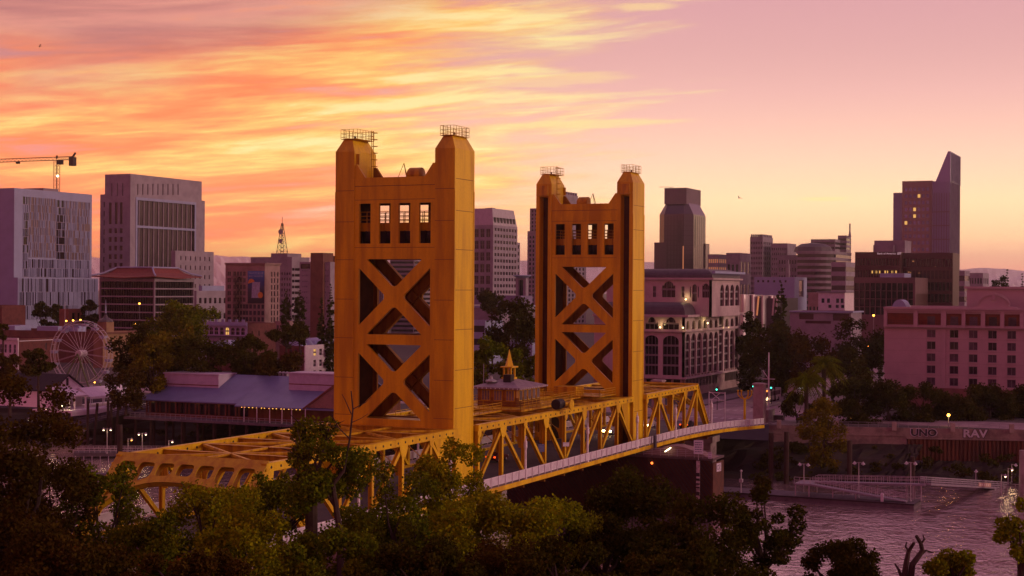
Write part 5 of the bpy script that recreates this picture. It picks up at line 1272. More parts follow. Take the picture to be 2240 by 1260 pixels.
# --- blocks glimpsed between the two bridge towers
b = Bld('mauve_terrace', 'long mauve terrace building with a pale coping, between the two bridge towers', 'building', 960, 1090, 1180, 669, 430, GREYB); b.finish(); b.band(b.z1-.9,.9,.3,PALE)
b = Bld('violet_hall', 'low violet hall with a flat overhanging roof, between the two bridge towers', 'building', 960, 1140, 1165, 647, 520, mat('violet_panel', (.22,.19,.33), .6, 0, .2, .3)); b.finish()
b = Bld('parking_deck', 'white decked parking structure behind the trees beside the nearer tower', 'building', 960, 1062, 1100, 702, 330, PALE); bands(b, 'w', 3, b.z1-.6, b.z0+1, DARK, PALE, .5, 1.2); b.finish()
b = Bld('white_annex', 'white low annex at the foot of the farther bridge tower', 'building', 1110, 1165, 1215, 747, 290, PALE); b.finish()
b = Bld('column_pavilion', 'pavilion with pale columns under a bright flat roof, left of the farther tower', 'building', 1128, 1150, 1156, 608, 560, GREYB); b.face('w', [(1.5,b.W-1.5,b.z0+3,b.z1-1)], 2, DKGL, 0); b.finish(); k = MB(); k.lathe([(b.W*.5,b.z1),(b.W*.85,b.z1+1.2),(b.W*.8,b.z1+1.5)],((b.X0+b.X1)/2,(b.Ys+b.Yn)/2,0),16); k.build('saucer_roof', PALE, b.t)
b = Bld('concrete_hall', 'low mauve concrete hall with dark panels behind the street trees', 'building', 1728, 1862, 1885, 681, 330, GREYB)
b.face('w', [(b.uw(1748),b.uw(1780),b.zw(700),b.zw(686)),(b.uw(1822),b.uw(1858),b.zw(702),b.zw(685)),(b.uw(1762),b.uw(1818),b.zw(709),b.zw(703))], .6, DKRED, 0); b.finish(); b.band(b.z1-.5,.5,.8,PALE)
# --- riverfront restaurant on piles
XR = 101; yA, yB, yC = at(311,880,0,XR).y, at(528,880,0,XR).y, at(760,880,0,XR).y
t = thing('riverfront_restaurant', 'long riverside restaurant on piles with lit terrace and a big lavender metal roof', 'building', (108,(yA+yC)/2,1.2))
WOOD = mat('red_timber', (.20,.075,.04), .8, 0, .35, .8, streak=True); PLANK = mat('grey_planks', (.14,.12,.135), .85, 0, .4, .7)
k = MB(); k.box(96.5,126,yC,yA+1.5,.7,1.2); k.build('deck', PLANK, t)
k = MB(); k.box(102.6,125,yC+.5,yA-.6,1.2,4.7); k.build('wall', WOOD, t)
for i in range(10):
    y = yA-1.0-i*(yA-yB)/10; k = MB(); k.box(101.2,101.5,y-.14,y+.14,1.2,4.7); k.build('post', WOOD, t)
    k = MB(); k.box(102.5,102.58,y-2.3,y-.3,1.9,4.2); k.build('window', GLASS, t)
k = MB(); k.box(101.2,101.4,yB,yA-.8,1.2,1.9); k.box(101.2,101.4,yB,yA-.8,4.4,4.7); k.build('terrace_front', WOOD, t)
ROOFL = mat('lavender_metal_roof', (.17,.20,.36), .45, .15, .15, .3)
zE1, zE2, zR_ = at(420,878,0,XR-.8).z, at(600,891,0,XR-2.6).z, at(600,822,0,112).z
k = MB(); ye = yA+.8
def slab(p): k.add(p+[(x,y,z-.25) for x,y,z in p], [(0,1,2,3),(7,6,5,4),(0,4,5,1),(1,5,6,2),(2,6,7,3),(3,7,4,0)])
slab([(XR-.8,yB,zE1),(XR-.8,ye,zE1),(112,ye-7.5,zR_),(112,yB,zR_)]); slab([(XR-2.6,yC,zE2),(XR-2.6,yB-.01,zE2),(112,yB-.01,zR_),(112,yC,zR_)])
slab([(112.01,yC,zR_),(112.01,ye-7.5,zR_),(126,ye,zE1),(126,yC,zE1)]); slab([(XR-.8,ye,zE1),(126,ye,zE1),(112.01,ye-7.5,zR_),(112,ye-7.5,zR_)])
rf = k.build('roof', ROOFL, t)
for a, c in ((360,478),(632,752)):
    ya_, yb_ = at(a,835,0,106).y, at(c,835,0,106).y; k = MB(); zt = at(a,817,0,106).z; zb = at(a,852,0,106).z-1.0; k.box(106,112.5,yb_,ya_,zb,zt); k.box(105.75,112.7,yb_-.25,ya_+.25,zt,zt+.25); k.m = 1; k.box(105.96,106,yb_,ya_,(zt+zb)/2-.1,(zt+zb)/2+.1); k.build('roof_monitor', [mat('monitor_cladding', (.50,.46,.55), .6, 0, .15, .6), WOOD], rf)
k = MB()
for px in (612,620,628): q = at(px,822,0,113); k.lathe([(.35,zR_-.6),(.35,zR_+.5),(.6,zR_+.6),(.2,zR_+.95)],(113,q.y,0),8)
k.build('roof_vent', STEEL, rf)
k = MB(); y0g, y1g = at(672,880,0,99).y, at(770,880,0,99).y; zg0, zg1 = at(690,892,0,99).z, at(735,843,0,99).z; k.plate([(y0g,zg0),(y1g,zg0),(y1g,zg1-.5),(at(735,880,0,99).y,zg1)], [], (98.6,0,0), (0,1,0), (0,0,1), (1,0,0), .3); k.build('gable', mat('gable_boards', (.30,.20,.15), .85, 0, .3, 1.), t)
k = MB(); k.bar((98.4,y0g+.6,zg0-.3),(98.4,at(735,880,0,99).y,zg1+.1),.4,.3); k.build('gable_trim', WOOD, t)
BULB = mat('string_bulb', (1,.7,.3), .5, 0, 0, emit='FFB848', es=4.)
for i in range(16):
    px = 528+i*8.6+rb.uniform(-1.5,1.5); q = at(px,889.5,0,98.6); k = MB(); k.ball((q.x,q.y,zE2-.25),.13,6); k.build('string_light', BULB, t)
for px in (534,562,590,617,638,668): q = at(px,900,0,98.4); k = MB(); k.bar((98.4,q.y,1.2),(98.4,q.y,zE2),.14,.14); k.build('terrace_post', WHITE, t)
k = MB(); 
for z in (1.75,2.2): k.bar((96.8,yC,z),(96.8,yA,z),.07,.07)
for i in range(40): y = yC+(yA-yC)*i/39; k.bar((96.8,y,1.2),(96.8,y,2.2),.07,.07)
k.build('railing', STEEL, t)
PILE = mat('timber_pile', (.05,.03,.02), .9, 0, .4, .8)
for i in range(13):
    for j, xx in enumerate((97.5,104,111)):
        if j and i % 2: continue
        y = yC+2+i*(yA-yC-3)/12; k = MB(); k.tube([(xx,y,-9),(xx,y,.7)],.28,7); k.build('pile', PILE, t)
for i in range(9): y = at(330+i*24,890,0,102).y; glow((102.2,y,4.2), 3.2, (1,.5,.18), .3) if i % 2 == 0 else None
# --- white cottage, marquee and boardwalk by the water
q0 = at(118,885,2,2.); t = thing('white_cottage', 'small white gabled cottage with a porch and a long dark roof on the waterfront', 'cottage', (118,150,1.6))
PWH0 = mat('cottage_white', (.90,.86,.88), .6, 0, .06, 1.)
gy = 146.0
gl_, gr_ = at(116,850,1,gy).x, at(180,850,1,gy).x; zg = at(117,852,1,gy).z; za_ = at(150,822,1,gy).z; gm = (gl_+gr_)/2
k = MB(); k.plate([(gl_,1.6),(gr_,1.6),(gr_,zg),(gm,za_),(gl_,zg)], [[(gm-.6,zg+.6),(gm+.4,zg+.6),(gm+.4,zg+2.4),(gm-.6,zg+2.4)]], (0,gy,0), (1,0,0), (0,0,1), (0,1,0), .3); k.box(gl_,gl_+.3,gy+.3,gy+34,1.6,zg); k.box(gr_-.3,gr_,gy+.3,gy+34,1.6,zg); k.build('wall', PWH0, t)
k = MB(); k.box(gm-.6,gm+.4,gy+.2,gy+.29,zg+.6,zg+2.4); k.build('window', DKGL, t)
k = MB()
for sx in (-1,1): 
    xe = gl_-.7 if sx < 0 else gr_+.7; k.add([(xe,gy-.5,zg-.5),(gm,gy-.5,za_+.15),(gm,gy+34.5,za_+.15),(xe,gy+34.5,zg-.5),(xe,gy-.5,zg-.25),(gm,gy-.5,za_+.4),(gm,gy+34.5,za_+.4),(xe,gy+34.5,zg-.25)], MB.HEX)
k.build('roof', mat('dark_shingle', (.028,.022,.028), .85, 0, .3, 1.), t, recalc=True)
py = at(100,885,2,1.8); P1, P2, P3 = at(99,858,0,gl_-2), at(161,870,1,gy-6), at(182,855,1,gy-1)
pz = at(161,869,1,gy-7).z; xw, xe_ = gl_-2.5, at(180,862,1,gy-7).x; PWH = mat('porch_white', (.88,.84,.86), .55, 0, .1, 1.)
k = MB(); k.add([(xw,gy-7,pz),(xe_+2,gy-7,pz),(xe_+2,gy,pz+1.9),(xw,gy,pz+1.9),(xw,gy-7,pz+.3),(xe_+2,gy-7,pz+.3),(xe_+2,gy,pz+2.2),(xw,gy,pz+2.2)], MB.HEX); k.build('porch_roof', PWH, t)
k = MB(); 
for x in (xw+.3,(xw+xe_)/2,xe_+1.6): k.box(x-.14,x+.14,gy-6.8,gy-6.5,1.6,pz)
k.build('porch_post', PWH, t)
k = MB(); k.box(xw+2,xe_,gy-2.5,gy-.2,1.6,pz+.8); k.build('bay', mat('cottage_shade', (.20,.16,.18), .7, 0, .2), t)
k = MB(); k.box(xw-2,xe_+26,gy-9,gy+2,1.1,1.6); k.box(xw-2,xe_+12,gy-9.3,gy-9.02,.4,1.3); k.build('deck', PWH, t)
mx0, mx1, my = xe_+4, xe_+22, gy-6; mz0, mz1 = pz-.4, pz+1.6
tm = thing('marquee', 'white open sided marquee tent beside the white cottage', 'tent', ((mx0+mx1)/2,my+3,1.6))
k = MB(); c1 = my+3.5; k.add([(mx0,my,mz0),(mx1,my,mz0),(mx1,my+7,mz0),(mx0,my+7,mz0),(mx0+.2,c1,mz1),(mx1-3,c1,mz1)], [(0,1,5,4),(1,2,5),(2,3,4,5),(3,0,4)]); k.box(mx0,mx1,my-.02,my+.02,mz0-.5,mz0); k.box(mx1-.02,mx1+.02,my,my+7,mz0-2.4,mz0); k.build('canopy', PWH, tm)
for x in np.linspace(mx0+.2,mx1-.2,5):
    for y in (my+.1,my+6.9): k = MB(); k.bar((x,y,1.6),(x,y,mz0),.14,.14); k.build('post', WHITE, tm)
# boardwalk ramp down to the moorings
a, c = at(318,888,2,1.3), at(150,930,2,-1.5)
t = thing('boardwalk', 'grey plank boardwalk sloping from the restaurant to the moorings', 'boardwalk', tuple((a+c)/2))
k = MB(); k.bar(a,c,5.5,.4); k.bar(c,c+Vector((-14,6,-.2)),5.5,.4); k.build('deck', PLANK, t)
k = MB(); d = (c-a).normalized(); s_ = Vector((d.y,-d.x,0)).normalized()*2.6
for sg in (1,-1):
    for h in (.5,1.0,1.45): k.bar(a+s_*sg+Vector((0,0,h)),c+s_*sg+Vector((0,0,h)),.10,.22)
    for i in range(18): p = a.lerp(c,i/17)+s_*sg; k.bar(p,p+Vector((0,0,1.5)),.12,.12)
k.build('railing', PLANK, t)
def pile_post(px, py_, z0, z1, label, lean=0, r=.35, X=None):
    q = at(px,py_,2,-6.9) if X is None else at(px,py_,0,X); k = MB(); k.tube([(q.x,q.y,-9),(q.x+lean,q.y,z1)],r,8); o = k.build('mooring_pile', PILE, base=(q.x,q.y,-9)); tag(o, label, 'pile', 'timber mooring piles in the river')
for px, X, z1, ln in ((192,96,4.3,0),(203,96,3.8,1.5),(243,98,3.9,0),(251,98,3.6,1.2),(236,100,4.4,0)): pile_post(px,960,0,z1,'dark timber mooring pile in front of the marquee',ln,.3,X)
pile_post(262,1030,0,1.2,'thick brown mooring pile left of the bridge portal',0,.55,80)
for px, py_, z1, X, lab in ((1686,1060,2.6,113,'left tall dark pile in front of the quay wall'),(1720,1060,2.9,113,'right tall dark pile in front of the quay wall'),(1858,1050,1.6,115,'dark pile standing behind the second dock lamp'),(1996,1040,-1.6,122,'dark pile before the rusty sheet piling')): pile_post(px,py_,0,z1,lab,0,.5,X)
# --- ferris wheel
q = at(178,773,0,150); rad = 8.7
t = thing('ferris_wheel', 'unlit white ferris wheel with pale blue gondolas among the old town trees', 'ferris wheel', (q.x,q.y,2))
FW_ = mat('wheel_white', (.60,.56,.56), .5, .1, .1, 1.); GON = mat('gondola_blue', (.40,.42,.58), .5, 0, .2)
wc = q; ang = R(8); ax = Vector((math.cos(ang), math.sin(ang), 0)); tx = Vector((-math.sin(ang), math.cos(ang), 0))
def wp(a, r, o): return wc+ax*o+tx*(r*math.cos(a))+Vector((0,0,r*math.sin(a)))
k = MB()
for o_ in (-1.0,1.0):
    for rr in (rad,rad*.90): k.tube([wp(2*math.pi*i/48,rr,o_) for i in range(49)],.09,5,False)
for i in range(24): a = 2*math.pi*i/24; k.bar(wp(a,rad,-1.0),wp(a,rad,1.0),.08,.08)
k.build('rim', FW_, t)
k = MB()
for i in range(16):
    a = 2*math.pi*(i+.3)/16
    for o_ in (-1.0,1.0): k.bar(wp(a,.8,o_*.6),wp(a,rad*.9,o_),.075,.075)
k.build('spoke', FW_, t)
k = MB(); k.tube([wp(0,0,-1.6),wp(0,0,1.6)],[.9,.9],14); k.build('hub', FW_, t)
for i in range(16):
    a = 2*math.pi*(i+.3)/16; c = wp(a,rad*.96,0)-Vector((0,0,.75)); k = MB(); k.add([c+tx*sx*.85+ax*sy*.7+Vector((0,0,-.35)) for sx, sy in ((-.7,-1),(.7,-1),(.7,1),(-.7,1))]+[c+tx*sx*.95+ax*sy*.7+Vector((0,0,.35)) for sx, sy in ((-1,-1),(1,-1),(1,1),(-1,1))], MB.HEX); k.bar(c+Vector((0,0,.3)),c+Vector((0,0,.85)),.08,.08); k.build('gondola', GON, t)
k = MB()
for o_ in (-1.9,1.9):
    for dx in (-4.6,4.6): k.bar(wp(0,0,o_),wc+ax*o_*1.6+tx*dx-Vector((0,0,wc.z-2)),.28,.28)
k.build('support_leg', mat('green_steel', (.12,.16,.05), .6, 0, .2), t)
# ================================================================== TREES
def leaf_mat(name, c, c2, trans=.25):
    m = bpy.data.materials.new(name); m.use_nodes = True; n = NT(m.node_tree)
    o = n.new('ShaderNodeOutputMaterial'); d = n.new('ShaderNodeBsdfDiffuse'); t = n.new('ShaderNodeBsdfTranslucent'); mx = n.new('ShaderNodeMixShader')
    geo = n.new('ShaderNodeNewGeometry'); rnd_ = geo.outputs['Random Per Island']
    f = n.noise(n.scl(geo.outputs['Position'], (.35,)*3), 1, 3)
    col = n.mix(n.m('ADD', n.m('MULTIPLY', n.sm(f,.35,.65), .6), n.m('MULTIPLY', rnd_, .4)), lin(c), lin(c2))
    k = n.m('ADD', .55, n.m('MULTIPLY', rnd_, .9)); col = n.mix(1., col, n.vec(k,k,k), 'MULTIPLY')
    n.put(d.inputs[0], col); n.put(t.inputs[0], col); mx.inputs[0].default_value = trans
    n.t.links.new(d.outputs[0], mx.inputs[1]); n.t.links.new(t.outputs[0], mx.inputs[2]); n.t.links.new(mx.outputs[0], o.inputs[0]); return m
LEAF = {'olive': leaf_mat('olive_leaves', (0.25,0.30,.006), (0.21,0.20,.005)), 'green': leaf_mat('green_leaves', (0.125,0.19,.006), (0.125,0.13,.006)),
        'red': leaf_mat('russet_leaves', (0.088,0.052,.008), (0.054,0.045,.006)), 'dark': leaf_mat('dark_leaves', (0.055,0.067,.006), (0.055,0.042,.006)),
        'conifer': leaf_mat('conifer_needles', (0.047,0.068,.008), (0.047,0.053,.008)), 'autumn': leaf_mat('autumn_leaves', (0.194,0.156,.007), (0.108,0.102,.007)),
        'bright': leaf_mat('yellow_green_leaves', (0.238,0.300,.006), (0.173,0.204,.006))}
BARK = mat('bark', (.06,.038,.028), .95, 0, .4, 2.)
def leaves_mesh(name, m_, centers, radii, n, size, seed, shell=.55, flat=.8):
    g = np.random.default_rng(seed); centers, radii = np.asarray(centers, float), np.asarray(radii, float)
    p = radii**2/np.sum(radii**2); idx = g.choice(len(radii), n, p=p)
    d = g.normal(size=(n,3)); d /= np.linalg.norm(d, axis=1)[:,None]
    r = radii[idx]*(shell+(1-shell)*g.random(n))*np.where(g.random(n) < .12, 1.18, 1.)
    pos = centers[idx]+d*r[:,None]*np.array([1,1,flat])
    a = g.normal(size=(n,3))+np.array([0,0,.0]); a /= np.linalg.norm(a, axis=1)[:,None]
    b = np.cross(a, g.normal(size=(n,3))); b /= np.linalg.norm(b, axis=1)[:,None]
    s = size*(.6+.8*g.random(n))[:,None]
    v = np.empty((n,4,3)); v[:,0] = pos-a*s*.6; v[:,1] = pos+b*s*.42; v[:,2] = pos+a*s*.6; v[:,3] = pos-b*s*.42
    me = bpy.data.meshes.new(name); me.vertices.add(4*n); me.vertices.foreach_set('co', v.reshape(-1)); me.loops.add(4*n)
    me.loops.foreach_set('vertex_index', np.arange(4*n, dtype=np.int32)); me.polygons.add(n); me.polygons.foreach_set('loop_start', np.arange(0,4*n,4,dtype=np.int32)); me.update(calc_edges=True)
    me.materials.append(m_); return me
def tree(label, base, h, rx, rz, kind, n, size, seed, cat='tree', lobes=22, lobe_r=.36, trunk_r=.28, group=None, name='broadleaf_tree', up=.55, twigs=0, flat=.85, shell=.5):
    """crown: ellipsoid of half width rx and half height rz with its top at height h; the trunk forks into limbs that carry the leaf clumps"""
    g = random.Random(seed); t = thing(name, label, cat, base, 0, group)
    cz = h-rz; cs = []; rs = []
    for i in range(lobes):
        while True:
            x, y, z = g.uniform(-1,1), g.uniform(-1,1), g.uniform(-1,1)
            q = math.sqrt(x*x+y*y+z*z)
            if .25 < q < 1: break
        k = (.62+.3*g.random())/max(q,.4) if g.random() < .75 else 1
        k = min(k, .95/q)
        cs.append((x*k*rx, y*k*rx, cz+z*k*rz)); rs.append(min(rx,rz*1.2)*lobe_r*g.uniform(.65,1.3))
    me = leaves_mesh('crown', LEAF[kind], cs, rs, n, size, seed, shell, flat); o = bpy.data.objects.new('crown', me); COL.objects.link(o); o.parent = t
    k = MB(); fork = max(cz-rz*.75, h*.25); lean = Vector((g.uniform(-.3,.3),g.uniform(-.3,.3),0))
    k.tube([(0,0,-.3),lean*.5+Vector((0,0,fork*.5)),lean+Vector((0,0,fork))], [trunk_r*1.25,trunk_r,trunk_r*.8], 8)
    for i in range(min(lobes, 13)):
        c = Vector(cs[i]); p0 = lean+Vector((0,0,fork-.1*i/13)); mid = p0.lerp(c,.5)+Vector((g.uniform(-.3,.3)*rx*.4,g.uniform(-.3,.3)*rx*.4,-rz*.1))
        k.tube([p0,mid,c], [trunk_r*.5,trunk_r*.27,trunk_r*.07], 5)
        for j in range(twigs):
            d = Vector((g.uniform(-1,1),g.uniform(-1,1),g.uniform(-.1,1)))*rx*.32; k.tube([mid.lerp(c,g.uniform(.4,1)),c+d*.5,c+d], [trunk_r*.14,trunk_r*.08,trunk_r*.03], 4)
    k.build('trunk', BARK, t, world=False); return t
def conifer(label, base, h, r, n, size, seed, kind='conifer', name='conifer_tree', group=None, full=.05, col=False):
    g = random.Random(seed); t = thing(name, label, 'tree', base, 0, group); cs = []; rs = []
    for i in range(int(34)):
        f = (i+.5)/34; z = h*(full+(1-full)*f); rr = r*(min(1,(1-f)*5)*.95 if col else (1-f)**.7)*g.uniform(.6,1.05)
        for j in range(3): a = g.uniform(0,6.28); cs.append((rr*.65*math.cos(a), rr*.65*math.sin(a), z-rr*.1)); rs.append(max(.25,rr*.5))
    me = leaves_mesh('crown', LEAF[kind], cs, rs, n, size, seed, .3, .6); o = bpy.data.objects.new('crown', me); COL.objects.link(o); o.parent = t
    k = MB(); k.tube([(0,0,-.3),(0,0,h*.96)], [r*.12,.05], 7); k.build('trunk', BARK, t, world=False); return t
def palm(label, base, h, L_, seed, n=46, group=None):
    g = random.Random(seed); t = thing('palm_tree', label, 'palm tree', base, 0, group)
    k = MB(); k.tube([(0,0,-.3),(.1,0,h*.5),(0,.1,h)], [.5,.42,.5], 9); k.build('trunk', BARK, t, world=False)
    k = MB()
    for i in range(n):
        a = g.uniform(0,6.28); el = g.uniform(-.5,1.3); d = Vector((math.cos(a)*math.cos(el), math.sin(a)*math.cos(el), math.sin(el)*.9)); side = Vector((-math.sin(a),math.cos(a),0))
        pts = [Vector((0,0,h))+d*L_*s-Vector((0,0,1))*(L_*.55*s*s) for s in np.linspace(0,1,8)]
        k.tube(pts, [.06]*7+[.02], 3, False)
        for j in range(1,8):
            for q in np.linspace(0,1,3)[:2]:
                p = pts[j-1].lerp(pts[j],q); w = L_*.16*math.sin(math.pi*min(1,(j+q)/8.5))+.1
                for sg in (1,-1): e = p+side*sg*w+Vector((0,0,-w*.75))+(pts[j]-pts[j-1])*.7; k.add([p,p+(pts[j]-pts[j-1])*.22,e], [(0,1,2)])
    k.build('fronds', LEAF['green'], t, world=False); return t
def tree_px(label, px, py, rxp, ryp, dist, kind, n, size, seed, gz=0., **k):
    c = dp(px, py, dist); s = dist/F; top = c.z+ryp*s
    return tree(label, (c.x,c.y,gz), top-gz, rxp*s, ryp*s, kind, n, size, seed, **k)
G1 = 'trees on the near river bank'
tree_px('huge russet tree filling the left edge of the view', 25,1040,170,255,96,'red',37050,0.198,1,lobes=46,lobe_r=.30,group=G1,trunk_r=.5,shell=.3)
tree_px('dark russet tree in the lower left corner, in front of the huge russet one', 110,1260,150,120,78,'red',22230,0.167,2,lobes=30,group=G1,shell=.3)
tree_px('dark green tree left of the bridge portal with river showing through it', 225,1130,90,125,104,'green',8398,0.182,3,lobes=26,lobe_r=.3,group=G1,twigs=2)
tree_px('dense green tree below the left foot of the bridge portal', 300,1235,110,110,90,'green',17290,0.167,4,lobes=28,group=G1,shell=.3)
tree_px('olive tree with its top against the arched portal', 462,1165,125,105,92,'olive',16055,0.160,5,lobes=34,lobe_r=.3,group=G1,twigs=1,shell=.3)
tree_px('broad olive tree at the bottom between the portal and the tall bare limbed tree', 560,1215,140,110,82,'olive',22230,0.152,6,lobes=32,group=G1,shell=.3)
tree_px('tall thin crowned tree with a thick dark crooked trunk in front of the nearest truss', 690,1015,125,95,84,'green',10374,0.152,7,lobes=26,lobe_r=.27,group=G1,trunk_r=.42,twigs=4)
tree_px('sparse green tree before the nearest truss, right of the crooked trunk', 865,1130,120,105,90,'green',10374,0.152,8,lobes=28,lobe_r=.28,group=G1,twigs=2)
tree_px('olive tree with its top against the foot of the nearer tower', 995,1060,95,95,96,'olive',9633,0.152,9,lobes=26,lobe_r=.3,group=G1,twigs=2)
tree_px('broad olive tree below the white walkway of the bridge', 1070,1185,150,100,82,'olive',20995,0.152,10,lobes=32,group=G1,shell=.3)
tree_px('yellowish bushy tree under the middle of the white walkway', 1215,1165,85,75,88,'bright',9386,0.144,11,lobes=24,lobe_r=.33,group=G1,shell=.3)
tree_px('dark brownish tree in front of the planked fender wall', 1400,1165,140,130,94,'dark',14820,0.167,12,lobes=34,lobe_r=.28,group=G1,twigs=2)
tree_px('dark leafy tree by the striped gauge board', 1545,1185,130,110,86,'dark',13832,0.152,13,lobes=30,lobe_r=.28,group=G1,twigs=2,shell=.3)
tree_px('dark open branched tree with bright river showing between its leaves', 1680,1155,85,110,90,'dark',6422,0.152,14,lobes=26,lobe_r=.24,group=G1,twigs=3)
tree_px('low dark bush standing against the bright river at the bottom', 1835,1245,85,62,78,'dark',9386,0.137,15,lobes=22,lobe_r=.33,group=G1,shell=.3)
tree_px('dark green tree at the bottom left of centre', 740,1245,150,80,72,'green',20995,0.144,16,lobes=28,group=G1,shell=.3)
tree_px('dark tree at the bottom centre below the olive trees', 930,1260,150,70,70,'dark',18525,0.137,17,lobes=28,group=G1,shell=.3)
tree_px('dark russet tree at the bottom right of centre', 1270,1260,170,75,70,'dark',19760,0.137,18,lobes=30,group=G1,shell=.3)
tree_px('dark tree along the bottom edge under the fender wall', 1540,1275,170,75,72,'dark',18525,0.137,19,lobes=30,group=G1,shell=.3)
tree_px('yellow green tree reaching in from the right edge over the water', 2248,1160,62,85,74,'bright',4199,0.144,20,lobes=22,lobe_r=.3,group=G1)
tree_px('yellow green tree top at the bottom right beside the bare dead limbs', 2082,1248,58,45,70,'bright',4693,0.129,21,lobes=22,lobe_r=.32,group=G1)
tree_px('dark russet tree low in the frame between the portal trees', 420,1270,150,60,70,'red',12350,0.137,22,lobes=26,group=G1,shell=.3)
tree_px('russet tree behind the lower left corner trees, left of the green one', 120,1120,95,130,101,'red',11000,.17,101,lobes=34,lobe_r=.32,group=G1,shell=.3)
tree_px('low olive tree hiding the deck behind the arched portal', 520,1140,85,72,99,'olive',9000,.16,102,lobes=28,group=G1,shell=.3)
tree_px('green tree hiding the foot of the nearest truss, left of the crooked trunk', 610,1105,75,80,96,'green',6500,.16,103,lobes=26,lobe_r=.3,group=G1,shell=.3)
tree_px('green tree under the crooked trunked one, its top at deck height', 775,1190,100,85,93,'green',9500,.16,104,lobes=28,group=G1,shell=.3)
tree_px('olive tree covering the near end of the white walkway', 955,1208,95,85,91,'olive',9000,.16,105,lobes=28,group=G1,shell=.3)
tree_px('dark tree right of the yellowish bushy one', 1310,1200,95,85,89,'dark',9000,.16,106,lobes=28,group=G1,shell=.3)
tree_px('dark tree low at the bottom between the gauge board and the fender', 1470,1235,110,80,84,'dark',9500,.16,107,lobes=28,group=G1,shell=.3)
tree_px('dark tree bottom centre right with brownish leaves', 1110,1250,120,70,75,'red',9500,.15,108,lobes=28,group=G1,shell=.3)
# bare twigs reaching up before the nearer tower and dead limbs, lower right
def limbs(label, polys, dist, r0, name='dead_tree', thin=None):
    ps = [[dp(x,y,dist+z) for x,y,z in p] for p in polys]; b0 = ps[0][0]; t = thing(name, label, 'dead tree', (b0.x,b0.y,0)); k = MB()
    k.tube([(b0.x,b0.y,-.3),tuple(b0)],[r0*1.3,r0],8)
    for i, p in enumerate(ps): n_ = len(p); rr = r0*thin[i] if thin else r0*(1 if i < 2 else .55); k.tube(p, [rr*(1-.55*j/(n_-1)) for j in range(n_)], 7)
    k.build('limb', BARK, t)
limbs('dead forked tree limbs sticking up before the bright river, lower right', [[(1992,1270,0),(1996,1235,0),(2018,1205,.2),(2014,1188,.2),(2004,1172,.1)],[(1976,1275,0),(1984,1225,0),(1988,1205,0),(2000,1187,-.3)],[(1975,1270,0),(1966,1246,0),(1958,1234,.3)],[(2016,1212,.2),(2026,1204,.2),(2040,1209,.3)],[(2014,1190,.2),(2022,1180,.2),(2019,1170,.3)],[(1990,1208,.1),(1981,1196,.1),(1983,1186,0)]], 70, .17, thin=[1,.9,.55,.4,.35,.4])
limbs('bare twiggy treetop in front of the left leg of the nearer tower', [[(745,1180,0),(735,1110,0),(728,1060,.2),(752,1030,.3)],[(735,1110,0),(700,1060,.2),(690,1010,.3)],[(752,1030,.3),(765,960,.4),(772,895,.4),(768,855,.4)],[(772,895,.4),(800,880,.5),(812,868,.5)],[(768,905,.4),(755,875,.2),(748,862,.2)],[(765,960,.4),(740,935,.1),(725,905,.1)],[(740,935,.1),(715,930,0),(690,925,0)],[(690,1010,.3),(660,975,.3),(650,940,.3)],[(768,925,.4),(790,915,.5),(805,905,.5)]], 82, .20, thin=[1,.5,.36,.14,.16,.2,.12,.22,.12])
G2 = 'street trees of the old town'
def E_(label, px, py, rxp, ryp, dist, kind, n, size, seed, **k):
    kind = {'green':'dark','olive':'green'}.get(kind, kind)
    return tree_px(label, px, py+ryp*.32, rxp*1.04, ryp*1.32, dist, kind, int(n*1.35), size, seed, gz=2., **k)
E_('big round olive tree in front of the red roofed dark office block', 405,702,80,40,470,'olive',5200,.7,31,lobes=26,group=G2,shell=.3)
E_('dark green tree right of the ferris wheel', 303,765,58,62,352,'green',5200,.55,32,lobes=28,group=G2,shell=.3)
E_('autumn coloured tree right of the ferris wheel, tops turning orange', 335,790,48,62,345,'autumn',3600,.5,33,lobes=22,group=G2,shell=.3)
E_('dark tree behind the left roof box of the restaurant', 420,785,62,50,350,'dark',4200,.5,34,lobes=24,group=G2,shell=.3)
E_('green tree behind the restaurant, below the lavender building', 490,790,55,45,352,'green',4200,.5,35,lobes=24,group=G2,shell=.3)
E_('green tree below the tan shop, behind the restaurant roof', 552,785,46,48,350,'green',3600,.5,36,lobes=22,group=G2,shell=.3)
E_('russet tree left of the white corner house', 605,785,46,46,345,'red',3600,.5,37,lobes=22,group=G2,shell=.3)
E_('low russet tree at the left end of the restaurant roof', 275,838,42,40,335,'red',2600,.45,38,lobes=20,group=G2,shell=.3)
E_('dark tree left of the ferris wheel by the brick row', 85,782,30,26,345,'green',2800,.5,39,lobes=20,group=G2,shell=.3)
E_('russet tree in front of the white painted brick front', 22,800,40,34,330,'red',3200,.5,40,lobes=22,group=G2,shell=.3)
E_('olive tree between the ferris wheel and the lavender building', 375,750,60,38,385,'autumn',3400,.55,41,lobes=22,group=G2,shell=.3)
E_('row tree with a flat dark top right of the lavender building', 625,735,52,18,400,'green',2400,.55,42,lobes=18,group=G2,shell=.3)
E_('round bush tree below the white slab building', 655,722,22,18,430,'green',1300,.55,43,lobes=14,group=G2,shell=.3)
E_('green tree right of the white tent roof below the lavender building', 548,755,34,30,385,'green',1800,.5,44,lobes=16,group=G2,shell=.3)
E_('dark shrubby tree in front of the pale glass tower, on the left', 92,685,20,30,690,'conifer',1800,.9,45,lobes=18,group=G2,shell=.3)
E_('dark rounded tree in front of the pale glass tower, in the middle', 122,685,22,28,685,'conifer',1800,.9,46,lobes=18,group=G2,shell=.3)
E_('dark tree between the pale glass tower and the red roofed block', 197,687,22,32,660,'conifer',1800,.9,47,lobes=18,group=G2,shell=.3)
